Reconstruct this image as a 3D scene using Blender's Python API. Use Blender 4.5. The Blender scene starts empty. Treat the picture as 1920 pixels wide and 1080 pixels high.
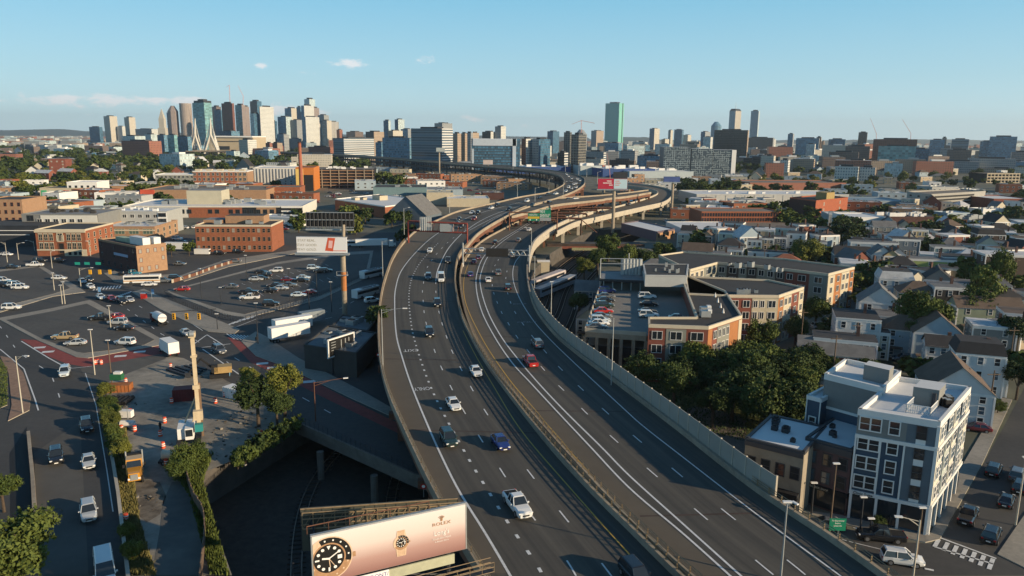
import bpy, math, random
from mathutils import Vector, noise
from mathutils.geometry import tessellate_polygon
random.seed(7)
S = bpy.context.scene
R = math.radians
# ---------------- camera ----------------
CZ = 52.5; FPX = 1400.0
PITCH = R(11.5); ROLL = R(0.5)
_F = Vector((0, math.cos(PITCH), -math.sin(PITCH)))
_R0 = Vector((1, 0, 0)); _U0 = Vector((0, math.sin(PITCH), math.cos(PITCH)))
_R = _R0*math.cos(ROLL) + _U0*math.sin(ROLL)
_U = _U0*math.cos(ROLL) - _R0*math.sin(ROLL)
cam = bpy.data.cameras.new('camera'); camo = bpy.data.objects.new('camera', cam)
S.collection.objects.link(camo); S.camera = camo
from mathutils import Matrix
M3 = Matrix((_R, _U, -_F)).transposed()
camo.matrix_world = Matrix.Translation((0, 0, CZ)) @ M3.to_4x4()
cam.sensor_width = 36; cam.lens = 36*FPX/1920; cam.clip_end = 60000; cam.clip_start = 1
# ---------------- light ----------------
SUN_EL = R(15); SX, SY = 0.912, -0.41
w = bpy.data.worlds.new('World'); S.world = w; w.use_nodes = True
nt = w.node_tree; nt.nodes.clear()
wo = nt.nodes.new('ShaderNodeOutputWorld'); bg = nt.nodes.new('ShaderNodeBackground')
sky = nt.nodes.new('ShaderNodeTexSky'); sky.sky_type = 'NISHITA'; sky.sun_disc = False
sky.sun_elevation = SUN_EL; sky.sun_rotation = math.atan2(SX, SY)
sky.air_density = 1.0; sky.dust_density = 0.3; sky.ozone_density = 2.5; sky.altitude = 50
bg.inputs['Strength'].default_value = 0.14
def wn(t, **k):
    n = nt.nodes.new(t)
    for a, v in k.items(): setattr(n, a, v)
    return n
def wmath(op, a, b=None, c=None):
    n = wn('ShaderNodeMath', operation=op)
    for i, x in enumerate((a, b, c)):
        if x is None: continue
        if hasattr(x, 'links') or hasattr(x, 'is_output'): nt.links.new(x, n.inputs[i])
        else: n.inputs[i].default_value = x
    return n.outputs[0]
tcw = wn('ShaderNodeTexCoord'); sepw = wn('ShaderNodeSeparateXYZ'); nt.links.new(tcw.outputs['Generated'], sepw.inputs[0])
# low cumulus clouds: a wispy noise in a belt just above the horizon, plus a few small puffs higher up
az = wmath('ARCTAN2', sepw.outputs[0], sepw.outputs[1]); el = wmath('ARCSINE', sepw.outputs[2])
comb = wn('ShaderNodeCombineXYZ'); nt.links.new(wmath('MULTIPLY', az, 42.0), comb.inputs[0]); nt.links.new(wmath('MULTIPLY', el, 80.0), comb.inputs[1])
nz = wn('ShaderNodeTexNoise'); nz.inputs['Scale'].default_value = 1.0; nz.inputs['Detail'].default_value = 9; nz.inputs['Roughness'].default_value = .68
nt.links.new(comb.outputs[0], nz.inputs['Vector'])
mask = None
def puff(a0, e0, sa, se, amp):
    global mask
    da = wmath('DIVIDE', wmath('SUBTRACT', az, a0), sa); de = wmath('DIVIDE', wmath('SUBTRACT', el, e0), se)
    g = wmath('MULTIPLY', wmath('EXPONENT', wmath('MULTIPLY', wmath('ADD', wmath('MULTIPLY', da, da), wmath('MULTIPLY', de, de)), -1.0)), amp)
    mask = g if mask is None else wmath('ADD', mask, g)
def pix_dir(px, py):
    d = (_F + _R*((px-960)/FPX) + _U*((540-py)/FPX)).normalized()
    return math.atan2(d.x, d.y), math.asin(d.z)
for px, py, sx, sy, amp in [(55,187,52,9,.62),(130,186,26,9,.5),(205,192,45,14,.72),(300,188,50,8,.62),(352,189,30,8,.6),(520,205,60,14,.6),(600,210,45,12,.5),
        (655,118,42,9,.75),(797,114,34,8,.66),(490,123,18,6,.5),(575,136,30,5,.45),(480,143,30,4,.3),(905,226,30,9,.5),(985,236,14,9,.45),(870,218,14,6,.4)]:
    a_, e_ = pix_dir(px, py); puff(a_, e_, sx/FPX, sy/FPX, amp)
cl = wmath('MULTIPLY', wmath('SUBTRACT', wmath('ADD', wmath('MULTIPLY', nz.outputs[0], 2.2), mask), 1.50), 2.0)
cln = wn('ShaderNodeClamp'); nt.links.new(cl, cln.inputs[0]); cln.inputs['Max'].default_value = .7
mixc = wn('ShaderNodeMix', data_type='RGBA'); nt.links.new(cln.outputs[0], mixc.inputs['Factor'])
tint = wn('ShaderNodeMix', data_type='RGBA'); tint.inputs['Factor'].default_value = .85
ramp = wn('ShaderNodeValToRGB'); e_ = ramp.color_ramp.elements
e_[0].position = 0.0; e_[0].color = (.43, .61, .69, 1); e_[1].position = 1.0; e_[1].color = (.015, .055, .14, 1)
x_ = e_.new(.17); x_.color = (.155, .41, .57, 1)
x_ = e_.new(.07); x_.color = (.29, .50, .60, 1)
x_ = e_.new(.40); x_.color = (.035, .15, .29, 1)
nt.links.new(sepw.outputs[2], ramp.inputs[0])
scl = wn('ShaderNodeVectorMath', operation='SCALE'); nt.links.new(ramp.outputs[0], scl.inputs[0]); scl.inputs['Scale'].default_value = 1/.14
nt.links.new(scl.outputs[0], tint.inputs['B']); nt.links.new(sky.outputs[0], tint.inputs['A']); nt.links.new(tint.outputs['Result'], mixc.inputs['A'])
mixc.inputs['B'].default_value = (5.3, 5.0, 4.95, 1)
nt.links.new(mixc.outputs['Result'], bg.inputs['Color']); nt.links.new(bg.outputs[0], wo.inputs[0])
sl = bpy.data.lights.new('sun', 'SUN'); sl.energy = 5.0; sl.angle = R(.5); sl.color = (1, .79, .53)
so = bpy.data.objects.new('sun', sl); S.collection.objects.link(so)
sdir = Vector((SX, SY, 0)).normalized()*math.cos(SUN_EL) + Vector((0, 0, math.sin(SUN_EL)))
so.rotation_euler = sdir.to_track_quat('Z', 'Y').to_euler()
S.view_settings.view_transform = 'Standard'; S.view_settings.look = 'None'
S.view_settings.exposure = 0.48; S.view_settings.gamma = 1; S.view_settings.use_curve_mapping = False
S.render.engine = 'CYCLES'
# ---------------- pixel -> world ----------------
def ray(px, py): return _F + _R*((px-960)/FPX) + _U*((540-py)/FPX)
def G(px, py, z=0.0):
    d = ray(px, py); t = (z-CZ)/d.z
    return Vector((d.x*t, d.y*t, z))
def GY(px, py, Y):
    d = ray(px, py); t = Y/d.y
    return Vector((d.x*t, Y, CZ+d.z*t))
def GZF(px, py, zf):
    z = zf(300)
    for _ in range(12):
        p = G(px, py, z); z = zf(p.y)
    p.z = z
    return p
def height_at(base, top):
    b = G(*base); return GY(top[0], top[1], b.y).z
# ---------------- objects ----------------
C = S.collection.objects
def link(o, parent=None):
    C.link(o)
    if parent: o.parent = parent
    return o
def tag(o, label=None, cat=None, group=None, kind=None):
    if label: o['label'] = label
    if cat: o['category'] = cat
    if group: o['group'] = group
    if kind: o['kind'] = kind
    return o
def thing(name, label, cat, loc=(0, 0, 0), rz=0, group=None):
    o = bpy.data.objects.new(name, None); o.location = loc; o.rotation_euler.z = rz; link(o)
    return tag(o, label, cat, group)
def put(name, mesh, parent=None, loc=(0, 0, 0), rz=0, sc=None):
    o = bpy.data.objects.new(name, mesh); o.location = loc
    if rz: o.rotation_euler.z = rz
    if sc: o.scale = sc
    return link(o, parent)
class MB:
    def __init__(s): s.v = []; s.f = []; s.m = []; s.uv = []; s.mats = []
    def mi(s, mat):
        if mat not in s.mats: s.mats.append(mat)
        return s.mats.index(mat)
    def face(s, pts, mat, uvs=None):
        i = len(s.v); s.v += [tuple(p) for p in pts]; s.f.append(tuple(range(i, i+len(pts)))); s.m.append(s.mi(mat))
        s.uv.append(uvs or [(p[0], p[1]) for p in pts])
    def box(s, c, d, mat, rz=0, top=None):
        cx, cy, cz = c; hx, hy, hz = d[0]/2, d[1]/2, d[2]/2; ca, sa = math.cos(rz), math.sin(rz)
        P = [(cx+x*ca-y*sa, cy+x*sa+y*ca) for x, y in ((-hx,-hy),(hx,-hy),(hx,hy),(-hx,hy))]
        s.prism(P, cz-hz, cz+hz, mat, top or mat)
    def prism(s, P, z0, z1, mat, top=None, bottom=True):
        u = 0; n = len(P)
        for i in range(n):
            a, b = P[i], P[(i+1) % n]; l = math.hypot(b[0]-a[0], b[1]-a[1])
            s.face([(a[0],a[1],z0),(b[0],b[1],z0),(b[0],b[1],z1),(a[0],a[1],z1)], mat, [(u,z0),(u+l,z0),(u+l,z1),(u,z1)]); u += l
        s.face([(p[0],p[1],z1) for p in P], top or mat)
        if bottom: s.face([(p[0],p[1],z0) for p in reversed(P)], mat)
    def frust(s, P0, P1, z0, z1, mat, top=None):
        n = len(P0)
        for i in range(n):
            a, b, c, d = P0[i], P0[(i+1) % n], P1[(i+1) % n], P1[i]
            s.face([(a[0],a[1],z0),(b[0],b[1],z0),(c[0],c[1],z1),(d[0],d[1],z1)], mat, [(0,z0),(5,z0),(5,z1),(0,z1)])
        s.face([(p[0],p[1],z1) for p in P1], top or mat)
    def tube(s, a, b, r, mat, n=6, r2=None):
        a = Vector(a); b = Vector(b); d = (b-a)
        if d.length < 1e-6: return
        d.normalize(); x = d.cross(Vector((0,0,1)) if abs(d.z) < .9 else Vector((1,0,0))).normalized(); y = d.cross(x); r2 = r if r2 is None else r2
        A = [a+x*(math.cos(t)*r)+y*(math.sin(t)*r) for t in [2*math.pi*i/n for i in range(n)]]
        Bq = [b+x*(math.cos(t)*r2)+y*(math.sin(t)*r2) for t in [2*math.pi*i/n for i in range(n)]]
        for i in range(n): s.face([A[i], A[(i+1) % n], Bq[(i+1) % n], Bq[i]], mat)
        s.face(list(reversed(A)), mat); s.face(Bq, mat)
    def poly(s, P, z, mat):
        vs = [Vector((p[0], p[1], 0)) for p in P]
        for t in tessellate_polygon([vs]):
            q = [P[i] for i in t]
            if (q[1][0]-q[0][0])*(q[2][1]-q[0][1])-(q[1][1]-q[0][1])*(q[2][0]-q[0][0]) < 0: q.reverse()
            s.face([(p[0], p[1], z) for p in q], mat)
    def mesh(s, name='mesh', smooth=False):
        me = bpy.data.meshes.new(name); me.from_pydata(s.v, [], s.f)
        for m in s.mats: me.materials.append(m)
        me.polygons.foreach_set('material_index', s.m)
        ul = me.uv_layers.new(name='UVMap'); flat = []
        for fu in s.uv:
            for q in fu: flat += [q[0], q[1]]
        ul.data.foreach_set('uv', flat)
        if smooth: me.polygons.foreach_set('use_smooth', [True]*len(me.polygons))
        me.update(); return me
    def build(s, name, parent=None, smooth=False): return put(name, s.mesh(name, smooth), parent)
# ---------------- materials ----------------
MC = {}
def N(t, ty, **k):
    n = t.nodes.new(ty)
    for a, v in k.items():
        if a.startswith('i_'): n.inputs[a[2:].replace('_', ' ')].default_value = v
        else: setattr(n, a, v)
    return n
def mm(t, op, a, b=None):
    n = t.nodes.new('ShaderNodeMath'); n.operation = op
    for i, x in enumerate((a, b)):
        if x is None: continue
        if hasattr(x, 'is_output'): t.links.new(x, n.inputs[i])
        else: n.inputs[i].default_value = x
    return n.outputs[0]
def mat(name, col, rough=.8, var=.25, scale=.6, metal=0, spec=.4, bump=0, big=0, emis=None, col2=None):
    if name in MC: return MC[name]
    m = bpy.data.materials.new(name); m.use_nodes = True; t = m.node_tree; p = t.nodes['Principled BSDF']
    p.inputs['Roughness'].default_value = rough; p.inputs['Metallic'].default_value = metal; p.inputs['Specular IOR Level'].default_value = spec
    c = (*col, 1); c2 = (*(col2 or [x*(1-var) for x in col]), 1)
    if var > 0 or col2:
        g = N(t, 'ShaderNodeNewGeometry'); nz_ = N(t, 'ShaderNodeTexNoise', i_Scale=scale, i_Detail=6.0, i_Roughness=.65)
        t.links.new(g.outputs['Position'], nz_.inputs['Vector']); f = nz_.outputs[0]
        if big:
            n2 = N(t, 'ShaderNodeTexNoise', i_Scale=big, i_Detail=3.0); t.links.new(g.outputs['Position'], n2.inputs['Vector'])
            f = mm(t, 'ADD', mm(t, 'MULTIPLY', f, .5), mm(t, 'MULTIPLY', n2.outputs[0], .5))
        r = N(t, 'ShaderNodeMapRange'); r.inputs[1].default_value = .34; r.inputs[2].default_value = .66; t.links.new(f, r.inputs[0])
        mx = N(t, 'ShaderNodeMix', data_type='RGBA'); mx.inputs['A'].default_value = c2; mx.inputs['B'].default_value = c
        t.links.new(r.outputs[0], mx.inputs['Factor']); t.links.new(mx.outputs['Result'], p.inputs['Base Color'])
        if bump:
            bp = N(t, 'ShaderNodeBump', i_Strength=bump, i_Distance=.1); t.links.new(nz_.outputs[0], bp.inputs['Height']); t.links.new(bp.outputs[0], p.inputs['Normal'])
    else: p.inputs['Base Color'].default_value = c
    if emis: p.inputs['Emission Color'].default_value = (*emis[0], 1); p.inputs['Emission Strength'].default_value = emis[1]
    MC[name] = m; return m
def facade(name, wall, glass, fh=3.6, bw=3.0, wf=.6, hf=.5, gr=.12, var=.5):
    """far facades: a regular grid of panes in wall-metres UV; wf/hf = pane share of bay/floor"""
    if name in MC: return MC[name]
    m = bpy.data.materials.new(name); m.use_nodes = True; t = m.node_tree; p = t.nodes['Principled BSDF']
    uv = N(t, 'ShaderNodeUVMap', uv_map='UVMap'); sp = N(t, 'ShaderNodeSeparateXYZ'); t.links.new(uv.outputs[0], sp.inputs[0])
    U = mm(t, 'DIVIDE', sp.outputs[0], bw); V = mm(t, 'DIVIDE', sp.outputs[1], fh)
    a = mm(t, 'LESS_THAN', mm(t, 'ABSOLUTE', mm(t, 'SUBTRACT', mm(t, 'FRACT', U), .5)), wf/2)
    b = mm(t, 'LESS_THAN', mm(t, 'ABSOLUTE', mm(t, 'SUBTRACT', mm(t, 'FRACT', V), .5)), hf/2)
    g = mm(t, 'MULTIPLY', a, b)
    cb = N(t, 'ShaderNodeCombineXYZ'); t.links.new(mm(t, 'FLOOR', U), cb.inputs[0]); t.links.new(mm(t, 'FLOOR', V), cb.inputs[1])
    wn_ = N(t, 'ShaderNodeTexWhiteNoise', noise_dimensions='2D'); t.links.new(cb.outputs[0], wn_.inputs[0])
    gm = N(t, 'ShaderNodeMix', data_type='RGBA'); gm.inputs['A'].default_value = (*[x*(1-var) for x in glass], 1); gm.inputs['B'].default_value = (*[min(1, x*(1+var)) for x in glass], 1)
    t.links.new(wn_.outputs[0], gm.inputs['Factor'])
    nz_ = N(t, 'ShaderNodeTexNoise', i_Scale=.03, i_Detail=4.0); geo = N(t, 'ShaderNodeNewGeometry'); t.links.new(geo.outputs['Position'], nz_.inputs['Vector'])
    wm = N(t, 'ShaderNodeMix', data_type='RGBA'); wm.inputs['A'].default_value = (*[x*.8 for x in wall], 1); wm.inputs['B'].default_value = (*wall, 1); t.links.new(nz_.outputs[0], wm.inputs['Factor'])
    mx = N(t, 'ShaderNodeMix', data_type='RGBA'); t.links.new(g, mx.inputs['Factor']); t.links.new(wm.outputs['Result'], mx.inputs['A']); t.links.new(gm.outputs['Result'], mx.inputs['B'])
    t.links.new(mx.outputs['Result'], p.inputs['Base Color'])
    ro = mm(t, 'SUBTRACT', .8, mm(t, 'MULTIPLY', g, .8-gr)); t.links.new(ro, p.inputs['Roughness'])
    MC[name] = m; return m
def leafmat(name, c1, c2):
    if name in MC: return MC[name]
    m = bpy.data.materials.new(name); m.use_nodes = True; t = m.node_tree; p = t.nodes['Principled BSDF']
    g = N(t, 'ShaderNodeNewGeometry'); nz_ = N(t, 'ShaderNodeTexNoise', i_Scale=.9, i_Detail=3.0); t.links.new(g.outputs['Position'], nz_.inputs['Vector'])
    oi = N(t, 'ShaderNodeObjectInfo'); f = mm(t, 'ADD', mm(t, 'MULTIPLY', nz_.outputs[0], .8), mm(t, 'MULTIPLY', oi.outputs['Random'], .5))
    r = N(t, 'ShaderNodeMapRange'); r.inputs[1].default_value = .3; r.inputs[2].default_value = .95; t.links.new(f, r.inputs[0])
    mx = N(t, 'ShaderNodeMix', data_type='RGBA'); mx.inputs['A'].default_value = (*c1, 1); mx.inputs['B'].default_value = (*c2, 1)
    t.links.new(r.outputs[0], mx.inputs['Factor']); t.links.new(mx.outputs['Result'], p.inputs['Base Color']); p.inputs['Roughness'].default_value = .75
    p.inputs['Specular IOR Level'].default_value = .2
    MC[name] = m; return m
def solid(name, col, rough=.7, **k): return mat(name, col, rough, var=0, **k)
def wornroad(name, c1, c2, c3):
    # lanes worn in long streaks by the traffic (UV: metres across, metres along), oil-dark and patched
    m = mat(name, c1, .85, .2, .35, big=.03, col2=c2); t = m.node_tree; p = t.nodes['Principled BSDF']; l = p.inputs['Base Color'].links[0].from_socket
    uv = N(t, 'ShaderNodeUVMap', uv_map='UVMap'); mp = N(t, 'ShaderNodeMapping'); mp.inputs['Scale'].default_value = (.85, .012, 1); t.links.new(uv.outputs[0], mp.inputs[0])
    n = N(t, 'ShaderNodeTexNoise', i_Scale=1.0, i_Detail=5.0, i_Roughness=.6); t.links.new(mp.outputs[0], n.inputs['Vector'])
    r = N(t, 'ShaderNodeMapRange'); r.inputs[1].default_value = .38; r.inputs[2].default_value = .66; t.links.new(n.outputs[0], r.inputs[0])
    g = N(t, 'ShaderNodeNewGeometry'); v = N(t, 'ShaderNodeTexNoise', i_Scale=2.5, i_Detail=8.0, i_Roughness=.8); t.links.new(g.outputs['Position'], v.inputs['Vector'])
    mx = N(t, 'ShaderNodeMix', data_type='RGBA'); mx.inputs['B'].default_value = (*c3, 1); t.links.new(l, mx.inputs['A']); t.links.new(mm(t, 'MULTIPLY', r.outputs[0], mm(t, 'ADD', mm(t, 'MULTIPLY', v.outputs[0], .8), .25)), mx.inputs['Factor']); t.links.new(mx.outputs['Result'], p.inputs['Base Color'])
    return m
asphalt_hw = wornroad('highway_asphalt', (.066, .060, .050), (.046, .042, .037), (.112, .100, .080))
asphalt_old = mat('shoulder_asphalt', (.115, .096, .072), .9, .2, .3, big=.04)
asphalt = mat('street_asphalt', (.070, .067, .063), .88, .25, .9, big=.05, col2=(.042,.042,.042))
asphalt_lot = mat('lot_asphalt', (.095, .090, .082), .9, .3, .8, big=.06, col2=(.055,.053,.05))
patch = mat('patched_asphalt', (.10, .095, .085), .9, .3, .4, big=.06)
conc = mat('concrete', (.38, .32, .24), .85, .25, 1.2, big=.12, col2=(.22, .18, .135))
conc_pale = mat('pale_concrete', (.46, .41, .33), .85, .2, .4)
walk = mat('pavement_concrete', (.33, .30, .25), .9, .25, 1.2, big=.08, col2=(.19, .175, .15))
paintw = mat('road_paint_white', (.72, .72, .70), .6, .25, 2.0)
painty = mat('road_paint_yellow', (.55, .34, .05), .6, .25, 2.0)
redlane = mat('red_bus_lane', (.26, .055, .045), .85, .25, .8)
rust = mat('rusty_steel', (.19, .082, .048), .8, .5, .5)
rustdark = mat('dark_rusted_steel', (.07, .045, .035), .8, .5, .3)
darkst = mat('dark_painted_steel', (.030, .034, .042), .6, .3, .3)
galv = mat('galvanised_steel', (.38, .40, .40), .45, .15, 2, metal=.4)
tanrail = mat('weathered_guard_rail', (.33, .24, .14), .6, .4, 1.5, metal=.2)
dirt = mat('pale_dirt', (.33, .30, .25), .95, .4, .5, big=.07, bump=.6, col2=(.13, .12, .10))
dirt_dark = mat('dark_soil', (.10, .082, .06), .95, .5, .4, bump=.6)
grassm = mat('grass', (.115, .12, .035), .95, .5, .5, bump=.5, col2=(.05, .065, .02))
groundm = mat('city_ground', (.17, .155, .125), .95, .5, .05, big=.012, col2=(.065, .075, .045))
ballast = mat('railway_ballast', (.060, .050, .040), .95, .4, 1.0, bump=.6)
railm = mat('rail_steel', (.30, .24, .19), .5, .3, 2, metal=.5)
sleeper = mat('timber_sleeper', (.05, .038, .028), .9, .4, 2)
black = solid('black_matte', (.012, .012, .013), .8)
glassd = solid('dark_window_glass', (.018, .024, .030), .08, spec=.8)
glassb = solid('blue_window_glass', (.05, .09, .12), .08, spec=.9)
whitep = mat('white_paint', (.74, .73, .70), .6, .08, 1)
woodp = mat('wooden_pole', (.17, .12, .08), .9, .3, 2)
leaf_a = leafmat('leaf_green', (.034, .060, .014), (.11, .135, .028))
leaf_b = leafmat('leaf_dark', (.020, .038, .012), (.060, .085, .021))
leaf_y = leafmat('leaf_yellow_green', (.07, .085, .018), (.16, .165, .03))
bark = mat('bark', (.09, .065, .045), .95, .4, 2)
roof_dark = mat('dark_membrane_roof', (.050, .048, .047), .9, .25, .2, big=.05)
roof_white = mat('white_membrane_roof', (.66, .66, .65), .75, .14, .25, big=.06)
roof_grey = mat('grey_roof', (.25, .25, .25), .85, .3, .2)
roof_gravel = mat('gravel_roof', (.20, .17, .14), .95, .3, .4)
brick_o = mat('orange_brick', (.30, .105, .052), .9, .25, .9)
brick_r = mat('red_brick', (.23, .075, .05), .9, .3, .8)
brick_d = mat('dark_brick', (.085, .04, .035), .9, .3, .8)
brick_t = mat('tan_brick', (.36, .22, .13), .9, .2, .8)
FOOT = []   # occupied circles (x, y, r)
def occ(x, y, r): FOOT.append((x, y, r))
def free(x, y, r):
    return all((x-a)**2+(y-b)**2 > (r+c)**2 for a, b, c in FOOT)
# ================= GROUND =================
def gpoly(name, pts, z, m, parent=None, kind='structure'):
    mb = MB(); P = [(G(*p).x, G(*p).y) for p in pts]; mb.poly(P, z, m)
    o = mb.build(name, parent)
    if not parent: o['kind'] = kind
    return o
def slab(name, pts, h, m, parent=None, kind='structure', side=None):
    """raised area (pavement with a kerb)"""
    mb = MB(); P = [(G(*p).x, G(*p).y) for p in pts]
    a = sum(P[i][0]*P[(i+1) % len(P)][1]-P[(i+1) % len(P)][0]*P[i][1] for i in range(len(P)))
    if a < 0: P.reverse()
    mb.poly(P, h, m); n = len(P)
    for i in range(n):
        p, q = P[i], P[(i+1) % n]; mb.face([(p[0],p[1],0),(q[0],q[1],0),(q[0],q[1],h),(p[0],p[1],h)], side or conc_pale)
    o = mb.build(name, parent)
    if not parent: o['kind'] = kind
    return o
def smooth(P, n):
    """Catmull-Rom through P, resampled to n equal steps"""
    Q = [P[0]*2-P[1]] + list(P) + [P[-1]*2-P[-2]]; out = []
    for i in range(1, len(Q)-2):
        for k in range(12):
            t = k/12; a, b, c, d = Q[i-1], Q[i], Q[i+1], Q[i+2]
            out.append(.5*((2*b)+(c-a)*t+(2*a-5*b+4*c-d)*t*t+(3*b-a-3*c+d)*t**3))
    out.append(Q[-2]); L = [0]
    for i in range(1, len(out)): L.append(L[-1]+(out[i]-out[i-1]).length)
    res = []; j = 0
    for k in range(n):
        s = L[-1]*k/(n-1)
        while j < len(L)-2 and L[j+1] < s: j += 1
        f = (s-L[j])/max(1e-9, L[j+1]-L[j]); res.append(out[j].lerp(out[j+1], min(1, f)))
    return res
TL_ = [(-30,60),(-41,93),(-50,108),(-42,131),(-30,165),(-12,200),(2,240),(8,290),(18,340),(36,400),(50,430)]
TR_ = [(30,60),(26,100),(22,140),(18,176),(19,210),(28,256),(35,300),(50,350),(70,400),(84,430)]
trench = TL_ + list(reversed(TR_))
mb = MB(); BIG = 16000
outer = [(-BIG,-300),(BIG,-300),(BIG,BIG),(-BIG,BIG)]
tv = [[Vector((x,y,0)) for x,y in outer], [Vector((x,y,0)) for x,y in trench]]; flatv = outer+trench
for t in tessellate_polygon(tv):
    q = [flatv[i] for i in t]
    if (q[1][0]-q[0][0])*(q[2][1]-q[0][1])-(q[1][1]-q[0][1])*(q[2][0]-q[0][0]) < 0: q.reverse()
    mb.face([(x,y,0) for x,y in q], groundm)
mb.build('ground')['kind'] = 'structure'
TD = 6.5
mb = MB(); mb.poly(trench, -TD, ballast)
tw = mat('trench_wall_concrete', (.10,.09,.08), .95, .4, .4)
for k in range(len(trench)):
    a, b = trench[k], trench[(k+1) % len(trench)]
    mb.face([(a[0],a[1],-TD),(b[0],b[1],-TD),(b[0],b[1],0),(a[0],a[1],0)], tw)
mb.build('railway_cutting')['kind'] = 'structure'
# tracks
ctr = []
for k in range(26):
    Y = 66+k*14.3
    def at(P):
        for i in range(len(P)-1):
            if P[i][1] <= Y <= P[i+1][1]:
                f = (Y-P[i][1])/(P[i+1][1]-P[i][1]); return P[i][0]+(P[i+1][0]-P[i][0])*f
        return P[-1][0]
    ctr.append((at(TL_), at(TR_), Y))
ctr = [c for c in ctr if c[2] <= 428]
slm = MB(); slm.box((0,0,.08), (2.5,.26,.16), sleeper); slm = slm.mesh('sleeper')
for j, f in enumerate((.16,.36,.58,.82)):
    cl_ = smooth([Vector((a+(b-a)*f*(1 if c<150 else .96), c, -TD)) for a,b,c in ctr[::4]]+[Vector((ctr[-1][0]+(ctr[-1][1]-ctr[-1][0])*f, ctr[-1][2], -TD))], 300)
    t = thing('railway_track', ['leftmost railway track in the dark cutting below the highway','second railway track from the left in the dark cutting','third railway track from the left in the dark cutting','rightmost railway track in the dark cutting beside the parked train'][j], 'railway track', cl_[0])
    mb = MB()
    for s_ in (-.72,.72):
        for i in range(len(cl_)-1):
            a, b = cl_[i], cl_[i+1]; d = (b-a).normalized(); n = Vector((d.y,-d.x,0))
            p, q = a+n*s_-cl_[0], b+n*s_-cl_[0]
            mb.face([(p+n*.06)+Vector((0,0,.30)),(q+n*.06)+Vector((0,0,.30)),(q-n*.06)+Vector((0,0,.30)),(p-n*.06)+Vector((0,0,.30))], railm)
            mb.face([(p+n*.06)+Vector((0,0,.1)),(q+n*.06)+Vector((0,0,.1)),(q+n*.06)+Vector((0,0,.30)),(p+n*.06)+Vector((0,0,.30))], railm)
    mb.build('rails', t)
    for i in range(0, 298):
        a, b = cl_[i], cl_[i+1]; d = b-a; put('sleeper', slm, t, (a-cl_[0]+Vector((0,0,.005))), math.atan2(d.y,d.x)-math.pi/2)
# local road bridge over the cutting
BR = [(-44,133),(-15,108),(28,84),(46,120),(24,148),(-31,180)]
b = thing('road_bridge', 'dark concrete road bridge over the cutting, passing under the highway', 'bridge', (0,0,0))
mb = MB(); mb.prism(list(BR), -1.3, .02, mat('bridge_concrete', (.16,.14,.12), .9,.3,.5), asphalt); mb.build('deck', b)
def wallline(parent, name, P, h, th, m, z0=0):
    mb = MB()
    for i in range(len(P)-1):
        a, c = Vector((*P[i][:2],0)), Vector((*P[i+1][:2],0)); d = (c-a).normalized(); n = Vector((-d.y,d.x,0))*th/2
        mb.prism([(a+n)[:2],(a-n)[:2],(c-n)[:2],(c+n)[:2]], z0, z0+h, m)
    return mb.build(name, parent)
wallline(b, 'parapet', [(-44,133),(-15,108),(28,84)], 1.0, .4, mat('bridge_concrete', (.16,.14,.12)), .02)
mb = MB()
for k in range(30):
    f = k/29; x = -44+f*29; y = 133-f*25; mb.tube((x,y,1),(x,y,2.4),.04,darkst,5)
mb.tube((-44,133,2.4),(-15,108,2.4),.04,darkst,5); mb.tube((-44,133,1.7),(-15,108,1.7),.03,darkst,5); mb.build('railing', b)
for x, y in ((-33,121),(-22,112),(-8,101),(-25,140)):
    mb = MB(); mb.tube((x,y,-TD),(x,y,-1.3),.6,mat('bridge_concrete', (.16,.14,.12)),10); mb.build('pier', b)
# far road bridge, brown with a pale girder
b = thing('road_bridge', 'brown road bridge with pale yellow girder crossing the cutting behind the highway curve', 'bridge', (0,0,0))
p0, p1 = G(1026,462), G(1132,462); mb = MB()
mb.prism([(p0.x,p0.y),(p1.x+20,p1.y),(p1.x+20,p1.y+16),(p0.x,p0.y+16)], -1.2, .1, brick_r, asphalt); mb.build('deck', b)
mb = MB(); mb.box(((p0.x+p1.x)/2+12,p0.y-.3,-1.1),(p1.x-p0.x,.4,1.3), mat('pale_girder',(.30,.30,.16),.8,.3,1)); mb.build('girder', b)
wallline(b, 'parapet', [(p0.x,p0.y+.2),(p1.x+20,p1.y+.2)], 1.2, .3, rustdark, .1)
# ---- asphalt street base of the near districts ----
gpoly('street', [(-700,500),(-300,438),(0,430),(360,440),(560,436),(760,436),(720,560),(700,700),(760,870),(540,792),(520,800),(250,760),(236,930),(268,1079),(60,1079),(-600,1079)], .012, asphalt)
gpoly('street', [(830,1079),(830,1060),(1560,1010),(1760,1020),(1850,860),(1925,720),(2100,690),(2300,1079)], .012, asphalt)
gpoly('street', [(1440,705),(1500,640),(1560,600),(1640,520),(1660,480),(1690,480),(1668,540),(1600,620),(1530,705)], .012, asphalt)
gpoly('trailer_yard', [(480,655),(505,600),(600,560),(700,520),(720,560),(700,690),(640,700)], .02, asphalt_lot)
# lots and pavements, left
def lot(nm, pts, inner):
    o = slab('pavement', pts, .13, walk); q = slab(nm, inner, .02, asphalt_lot); return o
slab('pavement', [(-20,600),(100,578),(168,563),(176,566),(310,640),(300,648),(220,662),(165,672),(143,670),(70,638),(0,600)], .13, walk)
slab('car_park', [(12,601),(100,584),(163,570),(290,638),(270,648),(215,657),(160,663),(145,661),(75,634)], .16, asphalt_lot)
slab('pavement', [(-60,513),(0,506),(75,497),(150,540),(160,548),(100,556),(0,586),(-80,600)], .13, walk)
slab('car_park', [(-60,516),(0,510),(72,501),(132,541),(100,552),(0,577),(-80,590)], .16, asphalt_lot)
slab('pavement', [(309,547),(520,492),(640,474),(700,470),(690,520),(600,562),(462,596),(420,590)], .13, walk)
slab('car_park', [(318,547),(520,496),(640,479),(694,476),(684,518),(600,555),(460,590),(424,584)], .16, asphalt_lot)
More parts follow.
